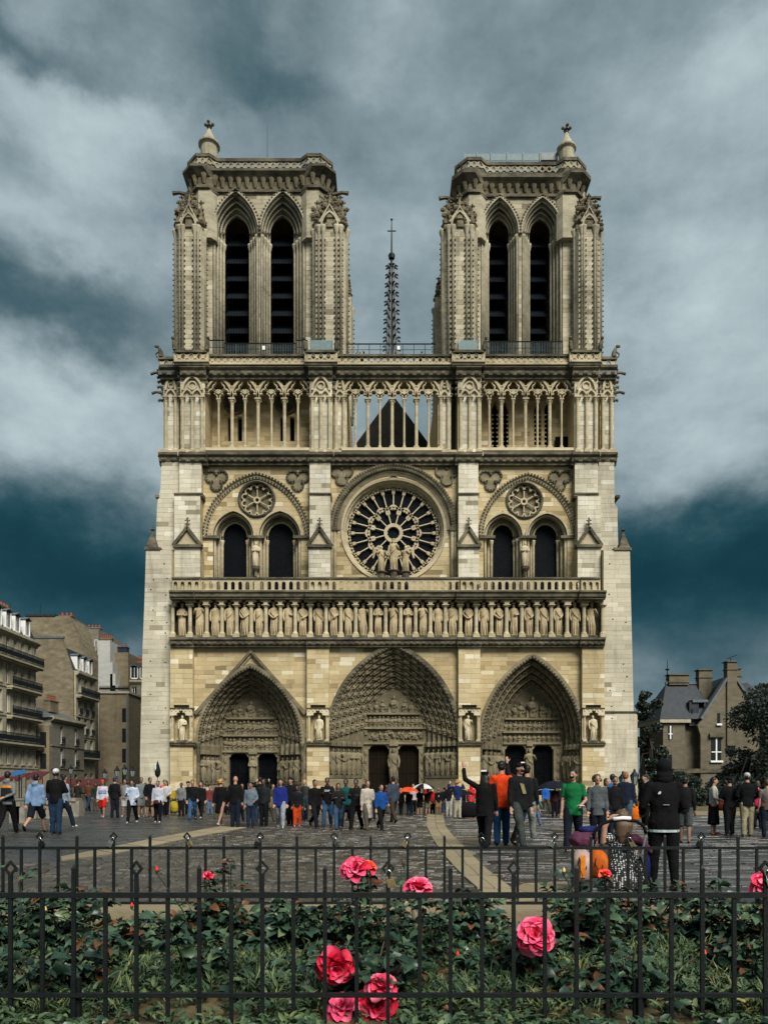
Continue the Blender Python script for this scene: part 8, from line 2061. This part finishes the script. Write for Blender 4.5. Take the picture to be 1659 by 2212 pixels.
b6 = rose_bush(XP(2250, 5.4), 5.6, .42, 7, 'rose bush with a bright pink bloom at the end of the near fence', 106, .3, .08); rose_head(b6, 2268, 2608, 5.3, .20, 'pink', (-.2, -.8, .5), 10)
b7 = rose_bush(XP(620, 6.6), 6.7, .46, 8, 'rose bush with one small red bloom and a yellow bud', 107, .32, .15); rose_head(b7, 612, 2578, 6.5, .085, 'red', (0, -.6, .8), 11, 14); bud(b7, 464, 2566, 6.3, .032, CO)
b8 = rose_bush(XP(1790, 6.7), 6.8, .46, 8, 'rose bush with one small coral bloom before the spotted dress', 108, .32, .15); rose_head(b8, 1785, 2572, 6.5, .10, 'coral', (0, -.5, .85), 12, 14); bud(b8, 1663, 2570, 6.4, .035, YE)
for px, py, Y, c in ((135, 2684, 6.0, YE), (2078, 2812, 5.6, CO), (390, 2672, 6.6, CO), (1350, 2816, 5.8, CO), (1790, 2655, 6.8, CO)):
    bud(min((b1, b2, b3, b6, b7, b8), key=lambda q: abs(q.location.x - XP(px, Y))), px, py, Y, .03, c)
# plain bushes
rg = random.Random(77)
for i in range(15):
    x = -4.5 + 9.0 * (i + rg.uniform(.2, .8)) / 15; y = rg.uniform(6.3, 7.15); rose_bush(x, y, rg.choice((.26, .34, .42, .50, .58)), rg.choice((8, 11, 14)), 'low flowerless rose bush with reddish young leaves under the far fence' if i % 4 == 3 else 'low flowerless green rose bush under the far fence of the bed', 200 + i, .42, .05 + .12 * (i % 4 == 3), .10, 9)
for i in range(11):
    x = -3.6 + 7.2 * (i + rg.uniform(.1, .9)) / 11; y = rg.uniform(5.0, 6.1); rose_bush(x, y, rg.choice((.18, .26, .34, .44)), rg.choice((5, 7, 9)), 'small flowerless rose bush with bronze leaves close behind the near fence' if i % 5 == 2 else 'small flowerless green rose bush close behind the near fence', 300 + i, .36, .03 + .2 * (i % 5 == 2), .095, 8)
for px, h in ((680, .82), (1180, .74), (60, .74), (1700, .70)):
    rose_bush(XP(px, 6.9), 6.9, h, 4, {680: 'leggy rose shoot with sparse dark leaves beside the small red bloom', 1180: 'leggy reddish rose shoot beside the tall pink bloom', 60: 'leggy rose shoot climbing beside a near fence diamond', 1700: 'leggy rose shoot beside the yellow bud before the pushchair'}[px], 400 + px, .12, .2, .085, 7, 'leggy rose shoots')
# ground cover
rn = np.random.default_rng(11)
def rosettes(n, y0, y1, lo, hi, wr, up, mat, name, lab, tmean, per=9):
    Y_ = rn.uniform(y0, y1, n); X_ = rn.uniform(-1, 1, n) * (Y_ * .56 + .2); keep = (np.sin(X_ * 2.1 + 1.3) * np.sin(Y_ * 2.9 + .4) + rn.normal(0, .45, n)) > -.35
    keep &= ~((X_ > XP(940, 4.7)) & (X_ < XP(1180, 4.7)) & (Y_ < 4.98) & (up[1] > .2))
    X_, Y_ = X_[keep], Y_[keep]; n = len(X_); s = rn.uniform(lo, hi, n)
    P0 = np.repeat(np.stack([X_, Y_, np.full(n, -.10)], 1), per, 0) + rn.normal(0, .012, (n * per, 3)); P0[:, 2] = np.maximum(P0[:, 2], -.11) + np.repeat(rn.uniform(0, .10, n), per) * rn.uniform(0, 1, n * per)
    q = rn.uniform(0, 6.28, n * per); D = np.stack([np.cos(q), np.sin(q), rn.uniform(up[0], up[1], n * per)], 1); Lg = np.repeat(s, per) * rn.uniform(.6, 1.2, n * per)
    t = np.clip(np.repeat(rn.normal(tmean, .2, n), per) + rn.normal(0, .12, n * per), 0, 1)
    o = foliage(name, P0, D, Lg, Lg * wr, mat, None, rn, t); kind(o, 'stuff'); tag(o, lab, 'weeds')
rosettes(4600, 4.64, 7.5, .04, .10, .30, (.3, 1.6), M['weed_leaf'], 'weeds', 'low green weeds covering the soil between the rose bushes', .48)
rosettes(1500, 4.7, 7.4, .09, .18, .07, (.8, 2.6), M['weed_leaf'], 'grass', 'thin grass tufts between the roses', .6, 8)
rosettes(500, 4.75, 6.0, .07, .13, .55, (.2, .9), M['rose_leaf'], 'ground_leaves', 'broad dark leaves low behind the near fence', .55, 6)
rosettes(2400, 3.7, 4.6, .045, .095, .40, (.2, 1.1), M['weed_leaf'], 'edge_weeds', 'tiny weeds at the foot of the near fence', .35, 7)
rosettes(260, 4.3, 4.75, .04, .07, .6, (-.05, .12), M['weed_leaf'], 'creeping_leaves', 'flat creeping leaves on the soil under the lowest roses', .5, 7)
rosettes(500, 3.9, 4.52, .05, .085, .6, (.0, .5), M['rose_leaf'], 'edge_leaves', 'fallen and creeping dark leaves in front of the near fence', .45, 5)
